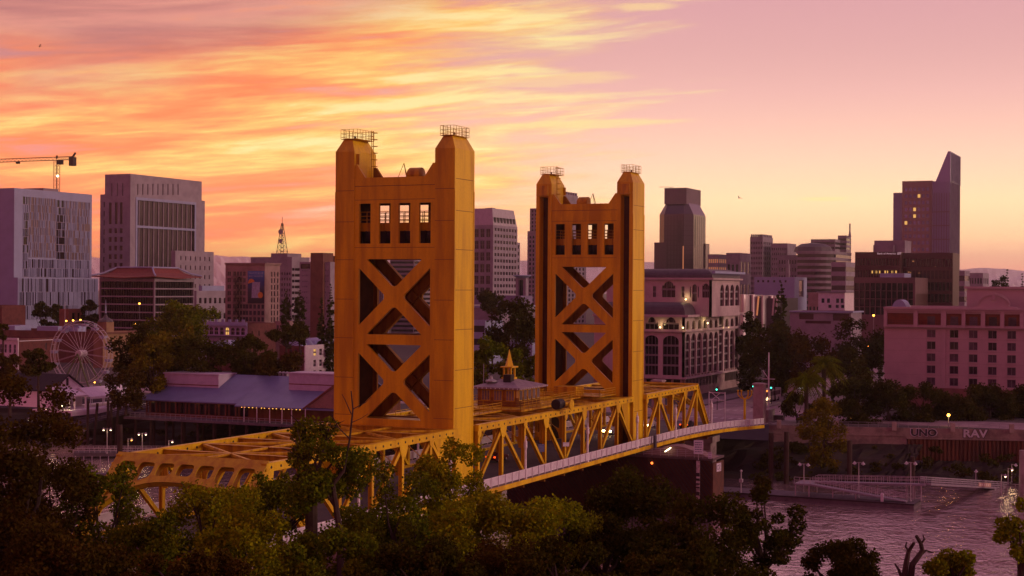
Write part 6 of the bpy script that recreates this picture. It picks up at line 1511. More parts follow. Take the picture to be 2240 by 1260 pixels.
E_('small green tree at the very left edge beside the brick warehouse', 4,722,16,16,380,'green',900,.5,48,lobes=12,group=G2,shell=.3)
G3 = 'trees around the bridge landing'
E_('round dark tree in front of the violet hall between the towers', 1078,655,34,20,560,'green',2200,.8,49,lobes=18,group=G3,shell=.3)
E_('big dark tree between the two bridge towers', 1122,715,56,52,365,'green',5200,.55,50,lobes=28,group=G3,shell=.3)
E_('olive tree at the right side of the nearer tower', 1070,790,44,58,290,'olive',4200,.45,51,lobes=24,group=G3,shell=.3)
E_('low olive tree left of the farther tower behind the cabin spire', 1150,800,38,40,285,'olive',2800,.45,52,lobes=20,group=G3,shell=.3)
E_('dark tall tree right of the arcaded office, farthest back', 1642,735,34,58,440,'dark',3400,.6,53,lobes=24,group=G3,shell=.3)
E_('dark broad tree below the tall pine', 1695,750,62,52,385,'dark',5200,.55,54,lobes=28,group=G3,shell=.3)
E_('russet dark tree behind the palms', 1765,770,52,48,370,'red',4000,.55,55,lobes=24,group=G3,shell=.3)
E_('large green tree left of the hotel', 1868,745,66,50,400,'green',5400,.55,56,lobes=28,group=G3,shell=.3)
E_('dark tree behind the lower palm, left of the hotel', 1850,810,46,50,360,'dark',3400,.5,57,lobes=22,group=G3,shell=.3)
E_('dark green tree at street level right of the arcaded office', 1650,805,36,42,420,'green',2800,.55,58,lobes=20,group=G3,shell=.3)
E_('clipped round dark tree on twin trunks beside the avenue', 1745,882,36,26,322,'dark',3000,.35,59,lobes=20,group=G3,shell=.2,trunk_r=.2)
tree_px('russet tree growing on the bank in front of the quay wall', 1800,945,56,82,300,'autumn',5200,.42,60,gz=-2.5,lobes=30,group=G3,shell=.3)
for i, (px, py, rx_, ry_, kd, lab) in enumerate(((1875,880,46,42,'green','leftmost'),(1945,885,50,42,'olive','second from the left'),(2020,890,48,40,'green','third from the left'),(2095,895,46,38,'olive','fourth from the left'),(2165,895,46,36,'green','fifth from the left'),(2232,895,44,36,'olive','rightmost'))):
    E_('leafy tree before the hotel, %s of six along the quay' % lab, px,py-8,rx_*1.2,ry_*1.25,326+i*3,('dark','green')[i%2],9000,.40,70+i,lobes=24,group='street trees before the hotel',shell=.25)
def con_px(label, px, ytop, ybot, rp, dist, seed, n=1800, size=.5, gz=2., **k):
    b, tp = dp(px,ybot,dist), dp(px,ytop,dist); return conifer(label, (b.x,b.y,gz), tp.z-gz, rp*dist/F, n, size, seed, **k)
con_px('tall ragged dark pine in front of the curved metal hall', 1708,614,760,42,405,80,6500,.62)
con_px('left dark cypress behind the mural building', 626,636,700,13,560,81,3000,.6,col=True); con_px('right dark cypress behind the mural building', 655,634,700,15,560,82,3000,.6,col=True)
con_px('tall dark conifer hugging the left edge of the nearer tower', 722,620,745,22,480,83,2200,.7); con_px('shorter dark conifer by the white slab building', 703,650,745,18,480,84,1800,.7)
con_px('spiky conifer silhouette above the hotel roof', 2203,588,640,15,600,85,2600,.6); con_px('conifer silhouette at the right edge above the hotel roof', 2236,597,640,13,600,86,2400,.6)
con_px('slim black cypress at the left corner of the hotel', 1926,735,885,8,352,87,5200,.30,full=.0,kind='conifer',col=True); con_px('short slim cypress beside the street lamp left of the hotel', 1822,760,805,6,380,88,1800,.32,full=.0,col=True)
E_('dark round treetop between the two conifers above the hotel roof', 2186,622,20,14,590,'conifer',900,.6,89,lobes=14,shell=.3)
def palm_px(label, px, py, dist, L_, seed): c = dp(px,py,dist); palm(label, (c.x,c.y,2), c.z-2, L_, seed, 60)
palm_px('lower broad palm beside the avenue', 1764,832,318,5.2,1); palm_px('taller palm behind the lower one beside the avenue', 1803,797,322,5.4,2); palm_px('small palm left of the hotel behind the slim cypress', 1890,815,380,3.8,3)
# scrub covering the far bank
k = np.random.default_rng(5); cs = []; rs = []
for _ in range(260):
    s_ = k.random(); y = -16-s_*90 if k.random() < .55 else 16+s_*120; t_ = k.random(); xt = np.interp(y, [-200,-100,-63,-14,14,60,150], [155,155,149,134,133,127,125]); x = xt-1-t_*19; cs.append((x,y,-1.6-t_*5)); rs.append(k.uniform(.5,1.6))
o = bpy.data.objects.new('bank_scrub', leaves_mesh('bank_scrub', LEAF['dark'], cs, rs, 15000, .4, 9, .4, .6)); COL.objects.link(o); o['kind'] = 'stuff'
k = np.random.default_rng(6); cs = [(k.uniform(-70,-42), k.uniform(-160,120), k.uniform(-3,.8)) for _ in range(220)]
o = bpy.data.objects.new('bank_undergrowth', leaves_mesh('bank_undergrowth', LEAF['green'], cs, [1.6]*220, 9000, .4, 10, .3, .6)); COL.objects.link(o); o['kind'] = 'stuff'
# ================================================================== SMALL THINGS
LIT = mat('warm_lamp_glass', (1,.85,.6), .4, 0, 0, emit='FFE6B0', es=7.)
LITY = mat('sodium_lamp_glass', (1,.6,.2), .4, 0, 0, emit='FFB040', es=7.)
OFFG = mat('unlit_lamp_glass', (.55,.52,.55), .3, 0, 0)
GALV = mat('galvanised_pole', (.50,.46,.49), .45, .3, .15)
def dock_lamp(label, foot, h, heads, lit, group, ang=None):
    """pole with one or two bell-shaped heads"""
    t = thing('dock_lamp', label, 'lamp', foot, 0, group); k = MB(); k.tube([(0,0,0),(0,0,h)], [.085,.065], 8); k.lathe([(.18,0),(.18,.12),(.1,.2)],(0,0,0),8); k.build('pole', GALV, t, world=False)
    a = ang if ang is not None else R(-65)
    for sg in ((1,-1) if heads == 2 else (1,)):
        d = Vector((math.cos(a),math.sin(a),0))*sg; k = MB(); k.bar((0,0,h-.12),d*.75+Vector((0,0,h-.02)),.06,.06); c = d*.75
        k.lathe([(.07,h+.12),(.12,h+.02),(.36,h-.28),(.38,h-.33)], (c.x,c.y,0), 10); hd = k.build('lamp_shade', GALV, t, world=False)
        k = MB(); k.ball((c.x,c.y,h-.36), .17, 8); k.build('bulb', (LIT if lit == 1 else LITY) if lit else OFFG, hd, world=False)
        if lit: glow(Vector(foot)+c+Vector((0,0,h-.75)), 26 if lit == 1 else 18, (1,.72,.36) if lit == 1 else (1,.5,.15), .15)
    return t
# right landing stage
A, B = at(1743,1092,2,-6.6), at(1999,1109,2,-6.6); U_ = (B-A).normalized(); V_ = Vector((-U_.y,U_.x,0)); V_ = V_ if V_.x > 0 else -V_; Ln = (B-A).length
pt = lambda s,d,z: A+U_*s+V_*d+Vector((0,0,z-A.z))
t = thing('landing_stage', 'grey floating landing stage with two long railed ramps, lower right', 'landing stage', tuple(pt(Ln/2,3,-7)))
k = MB(); 
def obx(mb, s0,s1,d0,d1,z0,z1,z2=None,z3=None):
    z2 = z0 if z2 is None else z2; z3 = z1 if z3 is None else z3
    mb.add([pt(s0,d0,z0),pt(s1,d0,z2),pt(s1,d1,z2),pt(s0,d1,z0),pt(s0,d0,z1),pt(s1,d0,z3),pt(s1,d1,z3),pt(s0,d1,z1)], MB.HEX)
obx(k,-24,Ln,0,6.5,-7.2,-6.1); k.m = 1; obx(k,-24.1,Ln+.1,-.12,6.62,-6.35,-6.15); k.build('pontoon', [PLANK, DARK], t, recalc=True)
z_h = at(1735,1062,1,pt(0,2,0).y).z
zl = -3.9; zr_ = -3.2
k = MB(); obx(k,-.6,2.2,.4,6.2,zl-.25,zl); obx(k,2.2,Ln*.93,.6,2.3,zl-.28,zl,-6.0-.0,-5.85); obx(k,2.2,Ln+1,4.2,6.0,zl-.28,zl,zr_-.28,zr_); k.build('ramp', mat('ramp_metal', (.30,.27,.32), .5, .2, .2, 1.), t, recalc=True)
k = MB()
def rail2(mb, s0,s1,d,za,zb,n,h=1.1):
    for hh in (h,h*.55): mb.bar(pt(s0,d,za+hh),pt(s1,d,zb+hh),.07,.07)
    for i in range(n+1): f = i/n; p = pt(s0+(s1-s0)*f,d,za+(zb-za)*f); mb.bar(p,p+Vector((0,0,h)),.06,.06)
rail2(k,2.2,Ln*.93,.65,zl,-5.85,16); rail2(k,2.2,Ln*.93,2.25,zl,-5.85,16); rail2(k,2.2,Ln+1,4.25,zl,zr_,18); rail2(k,2.2,Ln+1,5.95,zl,zr_,18); rail2(k,-.6,2.2,.45,zl,zl,3)
k.build('railing', GALV, t)
k = MB()
for s_, d_ in ((-.4,.6),(-.4,6),(2,.6),(2,6),(6,1.4),(10,1.4),(7,5),(13,5),(18,5),(Ln-1,4.4),(Ln-1,6),(Ln+.4,4.4)): p = pt(s_,d_,-6.1); f = max(0,min(1,(s_-2.2)/(Ln-2))); top = zl+(zr_-zl)*f-.3 if d_ > 3 else zl-(2.0*f)-.3; k = MB(); k.bar(p,(p.x,p.y,top),.16,.16); k.build('support_post', GALV, t)
gE = at(2200,1068,0,132.); gA = pt(Ln+1,5.1,zr_)
t = thing('gangway', 'long grey gangway from the landing stage to the shore platform', 'gangway', tuple((gA+gE)/2))
k = MB(); k.bar(gA,gE,2.0,.35); k.build('deck', MATS['ramp_metal'], t); k = MB(); d = (gE-gA).normalized(); s_ = Vector((-d.y,d.x,0))*1.0
for sg in (1,-1):
    for h in (.45,.8,1.15): k.bar(gA+s_*sg+Vector((0,0,h)),gE+s_*sg+Vector((0,0,h)),.06,.20)
    for i in range(22): p = gA.lerp(gE,i/21)+s_*sg; k.bar(p,p+Vector((0,0,1.2)),.07,.07)
k.build('railing', MATS['ramp_metal'], t)
q = gA.lerp(gE,.56); q2 = gA.lerp(gE,.72); k = MB(); p, p2 = q-s_*1.12 if s_.x > 0 else q+s_*1.12, q2-s_*1.12 if s_.x > 0 else q2+s_*1.12
k.bar(p+Vector((0,0,.45)),p2+Vector((0,0,.45)),.06,.7); sg = k.build('banner_board', mat('pale_banner', (.55,.36,.30), .7, 0, .25, 3.), t)
k = MB()
for i in range(5): c = p.lerp(p2,.08+.17*i)+(p-q).normalized()*.04; c2 = p.lerp(p2,.08+.17*i+.05)+(p-q).normalized()*.04; k.bar(c+Vector((0,0,.45)),c2+Vector((0,0,.45)),.03,.3)
k.build('banner_mark', WHITE, sg)
t = thing('shore_platform', 'railed metal platform on legs at the right edge', 'platform', tuple(gE+Vector((0,-4,-4))))
k = MB(); k.box(gE.x-2,gE.x+8,gE.y-16,gE.y-.3,gE.z-.5,gE.z); k.box(gE.x-14,gE.x-4,gE.y-14,gE.y-.2,gE.z-2.2,gE.z-1.9); k.build('deck', MATS['ramp_metal'], t)
k = MB(); rail(k,[(gE.x-2,gE.y-.4),(gE.x-2,gE.y-16)],gE.z,1.1,3); rail(k,[(gE.x-14,gE.y-.3),(gE.x-14,gE.y-14)],gE.z-1.9,1.2,3); rail(k,[(gE.x-14,gE.y-.3),(gE.x-4,gE.y-.3)],gE.z-1.9,1.2,3); k.build('railing', GALV, t)
k = MB()
for x in (gE.x-13,gE.x-5,gE.x,gE.x+7):
    for y in (gE.y-2,gE.y-11): k.tube([(x,y,-9),(x,y,gE.z-1.9 if x < gE.x-3 else gE.z-.5)],.22,7)
k.build('leg', CONC, t)
q = at(2238,1065,0,118); k = MB(); k.tube([(q.x,q.y,-9),(q.x,q.y,at(2238,985,0,118).z)],[.8,.7],12); o = k.build('concrete_column', CONC, base=(q.x,q.y,-9)); tag(o,'stained concrete column cut off by the right edge','column')
GL = 'unlit lamps on the landing stage'
for px, yt, s_, d_, z, lab, hd in ((1758,1014,1.6,3.3,zl,'left double headed grey lamp on the ramp landing',2),(1878,1011,None,3.2,-6.1,'middle double headed grey lamp between the two ramps',2),(1992,1011,None,3.2,-6.1,'right double headed grey lamp at the end of the landing stage',2)):
    s_ = s_ if s_ is not None else Ln*((px-1743)/(1999-1743))
    best = min((abs((lambda v: 1120+F*(v.dot(RT))/(v.dot(FW)))(pt(x,d_,z)-CP)-px), x) for x in np.linspace(-6,Ln+3,400))[1]
    f = pt(best,d_,z); v = f-CP; dd = v.dot(FW); top = dp(px,yt,dd).z; dock_lamp(lab, tuple(f), top-f.z, hd, 0, GL, math.atan2(U_.y,U_.x))
q = gA.lerp(gE,.6); v = q-CP; dock_lamp('single headed grey lamp rising from the gangway', tuple(q+Vector((0,0,-.1))), 3.2, 1, 0, GL, R(190))
for px, yt, yb, X, lit, lab in ((2190,1038,1093,gE.x-13.9,1,'lit lamp at the corner of the lower shore platform'),(2205,1024,1058,gE.x-1.5,1,'lit lamp at the back of the shore platform'),(2213,1015,1055,gE.x+1,0,'unlit lamp on the shore platform, tallest of its three')):
    f, tp = at(px,yb,0,X), at(px,yt,0,X); dock_lamp(lab, tuple(f), tp.z-f.z, 1, lit, 'lamps of the shore platform', R(-70))
for px, yb, yt, lab in ((1621,1078,1032,'thin white post with a camera head on the floating dock left of the ramps'),):
    q = at(px,yb,2,-6.1); tp = dp(px,yt,(q-CP).dot(FW)); t = thing('camera_post', lab, 'post', tuple(q)); k = MB(); k.tube([(0,0,0),(0,0,tp.z-q.z)],.09,7); k.build('pole', GALV, t, world=False); k = MB(); k.ball((0,0,tp.z-q.z+.15),.25,8); k.box(-.3,.3,-.3,.3,(tp.z-q.z)*.5,(tp.z-q.z)*.5+.6); k.build('camera_box', GALV, t, world=False)
q = pt(Ln*.73,.5,-6.1); t = thing('power_pedestal', 'short white power pedestal on the edge of the landing stage', 'pedestal', tuple(q)); k = MB(); k.box(-.22,.22,-.22,.22,0,1.1); k.frus((-.3,.3,-.3,.3),(-.15,.15,-.15,.15),1.1,1.45); k.build('post', WHITE, t, world=False)
# left moorings
t = thing('mooring_dock', 'grey mooring pontoon with railings below the boardwalk, left of the bridge', 'dock', tuple(at(290,998,2,-6.5)))
a, c = at(165,992,2,-6.2), at(385,992,2,-6.2); k = MB(); k.bar(a,c,4,.8); k.build('pontoon', PLANK, t); k = MB(); k.bar(at(150,1035,2,-6.4),at(262,1040,2,-6.4),2.2,.5); k.build('pontoon', PLANK, t)
k = MB(); d = (c-a).normalized(); s_ = Vector((-d.y,d.x,0))*1.9
for sg in (1,-1):
    for h in (.9,1.4): k.bar(a+s_*sg+Vector((0,0,h)),c+s_*sg+Vector((0,0,h)),.07,.12)
    for i in range(20): p = a.lerp(c,i/19)+s_*sg; k.bar(p,p+Vector((0,0,1.4)),.08,.08)
for i in range(6): p = at(165+i*18,1036,2,-6.4); k.bar(p,p+Vector((0,0,3.4)),.10,.10)
k.build('railing', GALV, t)
GM = 'lit lamps on the moorings'
for px, yt, yb, hd, lit, lab in ((234,937,992,2,1,'double headed lit lamp on the mooring pontoon, nearest the brown pile'),(311,947,990,2,1,'double headed lit lamp on the mooring pontoon, second of the doubles'),(280,959,990,1,2,'orange lit single lamp on the mooring pontoon between the two doubles'),(369,963,997,1,1,'lit single lamp at the right end of the mooring pontoon')):
    f = at(px,yb,2,-5.8); tp = dp(px,yt,(f-CP).dot(FW)); dock_lamp(lab, tuple(f), tp.z-f.z, hd, lit, GM)
for px, yt, yb, hd, X, lab in ((143,884,925,2,100,'double globe lamp in front of the white cottage porch'),(107,892,928,2,100,'double globe lamp left of the cottage porch'),(70,915,950,2,98,'double globe lamp at far left half hidden by russet leaves'),(108,938,960,1,94,'low single lamp beside the houseboat')):
    f, tp = at(px,yb,0,X), at(px,yt,0,X); dock_lamp(lab, tuple(f), tp.z-f.z, hd, 1, 'lit lamps along the boardwalk', R(-65))
q = at(158,968,2,-7); t = thing('houseboat', 'small white houseboat moored below the boardwalk at the left', 'boat', tuple(q)); HW = mat('boat_white', (.62,.58,.66), .5, 0, .15)
k = MB(); k.frus((-4,4,-1.6,1.6),(-4.6,4.6,-1.9,1.9),-.4,.9); k.build('hull', mat('boat_hull', (.22,.18,.22), .5, 0, .2), t, world=False); k = MB(); k.box(-3.2,2.6,-1.5,1.5,.9,2.7); k.build('cabin', HW, t, world=False); k = MB(); k.box(-3.7,3.1,-1.8,1.8,2.7,2.85); k.build('roof', HW, t, world=False)
for i in range(4): k = MB(); k.box(-2.8+i*1.35,-1.9+i*1.35,-1.52,-1.49,1.5,2.4); k.build('window', DKGL, t, world=False)
t.rotation_euler = (0,0,R(-58))
# ---- planked fender wall by the farther tower
XF = 63.5; yl, yr = at(1108,1060,0,XF).y, at(1556,1040,0,XF).y
t = thing('fender_wall', 'dark planked fender wall with slanting boards under the bridge, below the farther tower', 'fender', (XF,(yl+yr)/2,-7))
FEN = mat('fender_timber', (.058,.020,.010), .85, 0, .45, .7); FEN2 = mat('fender_end_timber', (.11,.042,.022), .85, 0, .4, .7)
zt = at(1556,1008,0,XF).z; k = MB(); k.box(XF+.2,XF+.9,yr,yl,-8,zt); k.m = 1
n_ = 62; H = zt+8
for i in range(n_+12):
    y = yl+6-i*(yl-yr+14)/(n_+12); y0, y1 = y, y-H*.80
    if y1 < yr:  f = (y-yr)/(y-y1) if y > yr else 0
    else: f = 1
    g_ = max(0,(y-yl)/(H*.80)) if y > yl else 0
    if f-g_ > .05: k.bar((XF+.14,y-H*.8*g_,zt-H*g_),(XF+.14,y-H*.8*f,zt-H*f),.16,.34,(0,1,0))
k.build('planking', [DARK, FEN], t)
xe_ = at(1580,1040,1,yr).x; k = MB(); k.box(XF+.2,xe_,yr-.25,yr-.002,-8,zt-.4); k.build('end_planking', FEN2, t)
k = MB(); k.box(XF-.1,xe_,yr-.3,yr+14,zt,zt+.35); k.build('cap', mat('fender_cap', (.11,.075,.075), .8, 0, .35, 1.), t)
k = MB(); rail(k,[(XF,yr),(XF,yr+13)],zt+.35,1.2,4); k.build('railing', GALV, t)
k = MB(); pp = [(XF+2,yr+13-i*1.2,zt+.35+1.7*math.sin(math.pi*i/11)**1.5) for i in range(12)]
for p_, q_ in zip(pp,pp[1:]): k.add([(XF+.6,p_[1],zt+.35),(XF+.6,q_[1],zt+.35),(XF+.6,q_[1],q_[2]),(XF+.6,p_[1],p_[2]),(XF+4,p_[1],zt+.35),(XF+4,q_[1],zt+.35),(XF+4,q_[1],q_[2]),(XF+4,p_[1],p_[2])], MB.HEX)
k.build('tarpaulin', mat('tan_tarpaulin', (.30,.19,.17), .8, 0, .3, 1.), t)
q = at(1426,1013,0,XF-.3); k = MB(); k.ball((q.x,q.y,q.z),.22,8); k.build('marker_lamp', mat('red_lamp', (1,.3,.1), .4, 0, 0, emit='FF7A30', es=3.), t)
q = at(1461,987,0,XF-.1); k = MB(); k.bar(q-Vector((0,.5,-.6)),q+Vector((0,.5,-.1)),.14,.14); k.build('strip_lamp', LIT, t)
# gauge board, signs
q = at(1527,1060,0,XF-.7); t = thing('gauge_board', 'tall white board with dark bands and figures on the fender wall', 'gauge board', (q.x,q.y,-8)); k = MB(); z0_, z1_ = -7.6, at(1527,1008,0,XF-.7).z; k.box(q.x-.08,q.x,q.y-.3,q.y+.3,z0_,z1_); k.build('board', mat('gauge_white', (.55,.47,.47), .7, 0, .5, 1.5, c2=(.2,.15,.14)), t)
k = MB(); z = z0_+.5; 
while z < z1_-2: h = rb.choice((.25,.4,.6)); k = MB(); k.box(q.x-.1,q.x-.08,q.y-.29,q.y+.29,z,z+h); k.build('band', DARK, t); z += h+rb.uniform(.3,.7)
SIGN = mat('sign_face', (.60,.58,.66), .5, 0, .06); SIGNT = mat('sign_ink', (.06,.07,.14), .6, 0, 0)
def signboard(label, c, w, h, face, rows, ring_=False, post=None, m_=SIGN, name='sign'):
    """board facing direction `face` (angle of its normal), printed lines as dark bars"""
    t = thing(name, label, 'sign', tuple(c)); U = Vector((-math.sin(face),math.cos(face),0)); N = Vector((math.cos(face),math.sin(face),0)); k = MB()
    k.plate([(-w/2,-h/2),(w/2,-h/2),(w/2,h/2),(-w/2,h/2)], [], (0,0,0), U, (0,0,1), N, .06); k.build('board', m_, t, world=False); k = MB()
    x0 = -w*.38 if not ring_ else w*.04
    for i in range(rows):
        z = h*.34-i*h*.68/max(1,rows-1); u = x0; r_ = random.Random(i)
        while u < w*.36:
            l = r_.uniform(.08,.2)*w; l = min(l,w*.4-u); k.plate([(u,z-h*.035),(u+l,z-h*.035),(u+l,z+h*.035),(u,z+h*.035)], [], N*.062, U, (0,0,1), N, .01); u += l+.05*w
    if ring_: k.plate(smooth_arc(-w*.2,0,h*.3,0,340,16), [smooth_arc(-w*.2,0,h*.22,0,340,16)], N*.062, U, (0,0,1), N, .01)
    k.build('print', SIGNT, t, world=False)
    if post: k = MB(); k.bar((0,0,-h/2-post),(0,0,h/2),.1,.1); k.build('post', GALV, t, world=False)
    return t
q = at(1528,978,0,XF-.5); signboard('white sign with rows of print standing above the fender wall', q, 1.5, 2.2, R(195), 5, post=1.0)
q = at(1572,1022,1,yr-.4); signboard('white sign with a ring emblem on the end of the fender wall', q, 1.6, 1.35, R(-100), 5, True)
q = at(1553,996,0,XF-.2); signboard('narrow white sign on the corner of the fender railing', q, .6, 1.0, R(190), 3)
q = at(1184,980,1,-9.6); signboard('small blue sign on a post of the middle truss', q, .95, 1.1, R(225), 3, m_=mat('blue_sign', (.10,.11,.26), .5, 0, .1))
q = at(1238,972,1,-9.6); signboard('small pale plate on a diagonal of the middle truss', q, 1.0, .6, R(225), 1, m_=SIGN)
q = at(1429,968,1,-12.5); t = thing('navigation_light', 'dark box shaped navigation light hung on the walkway fascia', 'navigation light', (q.x,-12.5,q.z)); k = MB(); k.box(-.35,.35,-.5,-.1,-1.3,1.2); k.box(-.2,.2,-.6,-.1,-1.6,-1.3); k.build('housing', mat('nav_grey', (.07,.06,.09), .6, 0, .2), t, world=False)
# ---- lamp posts on the bridge walkways
def bridge_lamp(label, x, y, z, group):
    t = thing('bridge_lamp', label, 'lamp post', (x,y,z), 0, group); k = MB(); k.lathe([(.26,0),(.26,1.3),(.17,1.5),(.15,4.2),(.22,4.3),(.26,4.5),(.22,5.2),(.12,5.35),(.04,6.0)],(0,0,0),10); k.build('post', WHITE, t, world=False); return t
for i, (x, lab) in enumerate(((-29.5,'white walkway lamp post half hidden by the crooked tree'),(-7.2,'white walkway lamp post before the nearer tower'),(15.6,'white lamp post at the left end of the middle span walkway'),(38.6,'white lamp post in the middle of the middle span walkway'),(60.6,'white lamp post just left of the farther tower'),(80.5,'white lamp post by the first posts of the far span'),(101.8,'white lamp post by the sloping end of the far span'))):
    bridge_lamp(lab, x, -12.05, deckz(x)-.1, 'white lamp posts along the near walkway')
for x in (-18,8,30,52,78,100): bridge_lamp('white lamp post along the far walkway, seen through the trusses', x, 12.05, deckz(x)-.1, 'white lamp posts along the far walkway')
# ---- landing: pylon, block, golden lamp, mast, rails, kiosk
q = at(1596,915,0,139); ztp = at(1596,840,0,139).z
def pylon(y, label):
    t = thing('concrete_pylon', label, 'pylon', (139.5,y,2)); k = MB(); k.box(138.4,140.9,y-1.15,y+1.0,2,ztp); k.box(138.2,141.1,y-1.35,y+1.2,ztp,ztp+.35); k.build('shaft', mat('pylon_stone', (.42,.33,.31), .85, 0, .25, .6), t); k = MB(); k.box(141,146.5,y-1.6,y-.4,2,4.6); k.build('low_wall', CONC, t)
pylon(-10.9, 'square concrete pylon at the shore end of the bridge beside the golden lamp'); pylon(11.5, 'square concrete pylon at the far side of the bridge landing')
q = at(1629,893,0,146); t = thing('golden_lamp', 'golden branching candelabra lamp on the landing', 'lamp post', (q.x,q.y,2)); k = MB(); zc = at(1629,872,0,146).z; k.tube([(q.x,q.y,2),(q.x,q.y,zc)],.28,8); k.build('post', GOLD, t); k = MB(); zt_ = at(1629,856,0,146).z
for dy in (-1.5,-.75,.75,1.5): k.tube([(q.x,q.y,zc-.2),(q.x,q.y+dy*.6,zc+.2),(q.x,q.y+dy,zc+.8),(q.x,q.y+dy,zt_)],.16,6); k.ball((q.x,q.y+dy,zt_+.1),.24,6)
k.build('branch', GOLD, t)
q = at(1681,922,0,144); t = thing('signal_mast', 'tall white signal mast with a yardarm and gaff at the landing', 'mast', (q.x,q.y,2)); zt_ = at(1681,771,0,144).z; zy = at(1681,829,0,144).z; k = MB(); k.tube([(q.x,q.y,1.5),(q.x,q.y,zt_)],[.22,.12],8); k.build('pole', WHITE, t); k = MB(); k.bar((q.x,q.y-1.3,zy),(q.x,q.y+1.3,zy),.13,.13); k.bar((q.x,q.y,zy),(q.x,q.y+1.3,zy+1.8),.10,.10); k.build('yardarm', WHITE, t)
t = thing('barrier', 'white cross braced barrier behind the sloping end of the far span', 'barrier', (125,10,2.6)); k = MB(); p, p2 = at(1551,865,0,132), at(1586,862,0,132); 
for z in (p.z-.9,p.z+.6): k.bar((132,p.y,z),(132,p2.y,z),.15,.15)
k.bar((132,p.y-.6,p.z-.9),(132,p.y-2.4,p.z+.6),.12,.12); k.bar((132,p.y-.6,p.z+.6),(132,p.y-2.4,p.z-.9),.12,.12)
for y in (p.y,p2.y): k.bar((132,y,2.2),(132,y,p.z+.8),.15,.15)
k.build('frame', WHITE, t)
q = at(1666,905,0,141); signboard('grey blue banner sign on the landing beside the signal mast', q, .9, 1.9, R(190), 2, post=1.2, m_=mat('banner_blue', (.16,.17,.28), .6, 0, .1))
q = at(1702,925,0,146); t = thing('railed_planter', 'dark low planter box behind the quay rail', 'planter', (q.x,q.y,2)); k = MB(); k.box(-.8,.8,-1.2,1.2,0,1.1); k.box(-.9,.9,-1.3,1.3,1.1,1.25); k.build('box', mat('planter_grey', (.12,.10,.10), .8, 0, .2), t, world=False)
# ---- street lamps and lit points
def street_lamp(label, px, py, X, m_=LITY, e=0, arm=0., group='lit street lamps', gz=2.02, r=.28):
    q = at(px,py,0,X); t = thing('street_lamp', label, 'street lamp', (q.x,q.y,gz), 0, group); h = q.z-gz; k = MB(); k.tube([(arm,0,0),(arm,0,h-.2)],[.1,.06],6)
    if arm: k.tube([(arm,0,h-.2),(arm*.5,0,h+.4),(0,0,h+.3)],.06,5)
    k.build('pole', STEEL, t, world=False); k = MB(); k.ball((0,0,h),r,8); k.build('globe', m_, t, world=False)
    if e: glow(q-Vector((.5,0,.2)), e, (1,.6,.22), .2)
for px, py, X, lab in ((145,702,330,'left lamp of the three in front of the pale glass tower'),(160,701,330,'middle lamp of the three in front of the pale glass tower'),(176,700,330,'right lamp of the three in front of the pale glass tower'),(305,664,318,'lamp shining on the dark red roofed office block, upper one'),(295,709,318,'lamp at the foot of the red roofed office block'),(207,836,150,'lamp under the ferris wheel, right of the marquee'),(725,815,200,'lamp below the white corner house by the tower'),(1882,690,370,'left bright yellow lamp behind the large green tree'),(1911,690,370,'right bright yellow lamp behind the large green tree'),(1863,790,300,'amber lamp among the trees left of the hotel'),(1899,756,260,'tall street lamp left of the slim cypress'),(1930,754,230,'lamp beside the top of the slim cypress'),(1877,921,152,'bright lamp low in the trees before the hotel'),(1862,917,154,'dimmer lamp low in the trees left of the bright one'),(1798,797,250,'faint lamp among the palms')):
    street_lamp(lab, px, py, X, LITY if X != 200 else LIT, r=.26 if X < 300 else .38)
street_lamp('bright golden lamp shining between the street trees before the hotel', 2075,908,150,LITY,60,r=.34)
street_lamp('tall unlit street lamp with a curved arm right of the arcaded office', 1672,772,260,OFFG,0,3.,'unlit street lamps'); street_lamp('tall unlit street lamp with a long arm left of the hotel', 1905,752,300,OFFG,0,4.,'unlit street lamps')
GRN = mat('green_signal', (.2,1,.8), .4, 0, 0, emit='40F0C8', es=4.); REDL = mat('red_signal', (1,.3,.1), .4, 0, 0, emit='FF7038', es=6.)
def signal(label, px, py, X, m_, n=1):
    q = at(px,py,0,X); t = thing('traffic_light', label, 'traffic light', (q.x,q.y,2.02), 0, 'traffic lights along the avenue'); h = q.z-2.02; k = MB(); k.tube([(.4,0,0),(.4,0,h+.6)],.09,6); k.build('pole', DARK, t, world=False); k = MB(); k.box(-.1,.25,-.22,.22,h-.7,h+.7); k.build('housing', BLACK, t, world=False)
    for j in range(n): k = MB(); k.ball((-.15,0,h+.1-j*1.0),.2,8); k.build('lens', m_, t, world=False)
signal('green traffic light left of the concrete pylon', 1568,853,168,GRN); signal('green traffic light above the bus on its left', 1648,846,200,GRN); signal('green traffic light right of the bus by the signal mast', 1687,849,190,GRN); signal('red traffic signals on the right of the avenue', 1714,810,300,REDL,2)
q = at(1840,856,0,190); t = thing('lit_shop_sign', 'small white lit shop sign among the street trees left of the hotel', 'sign', tuple(q)); k = MB(); u = 0; rr = random.Random(3)
for i in range(9): w_ = rr.uniform(.18,.36); h = rr.uniform(.3,.6); k.box(-.1,0,1.9-u-w_,1.9-u,-.3+i*-.03,-.3+h+i*-.03); u += w_+.2
k.build('lettering', mat('white_neon', (1,1,1), .4, 0, 0, emit='D8F0F0', es=1.6), t, world=False); k = MB(); k.box(0,.1,-2.2,2.2,-.6,.5); k.build('back_board', DARK, t, world=False)
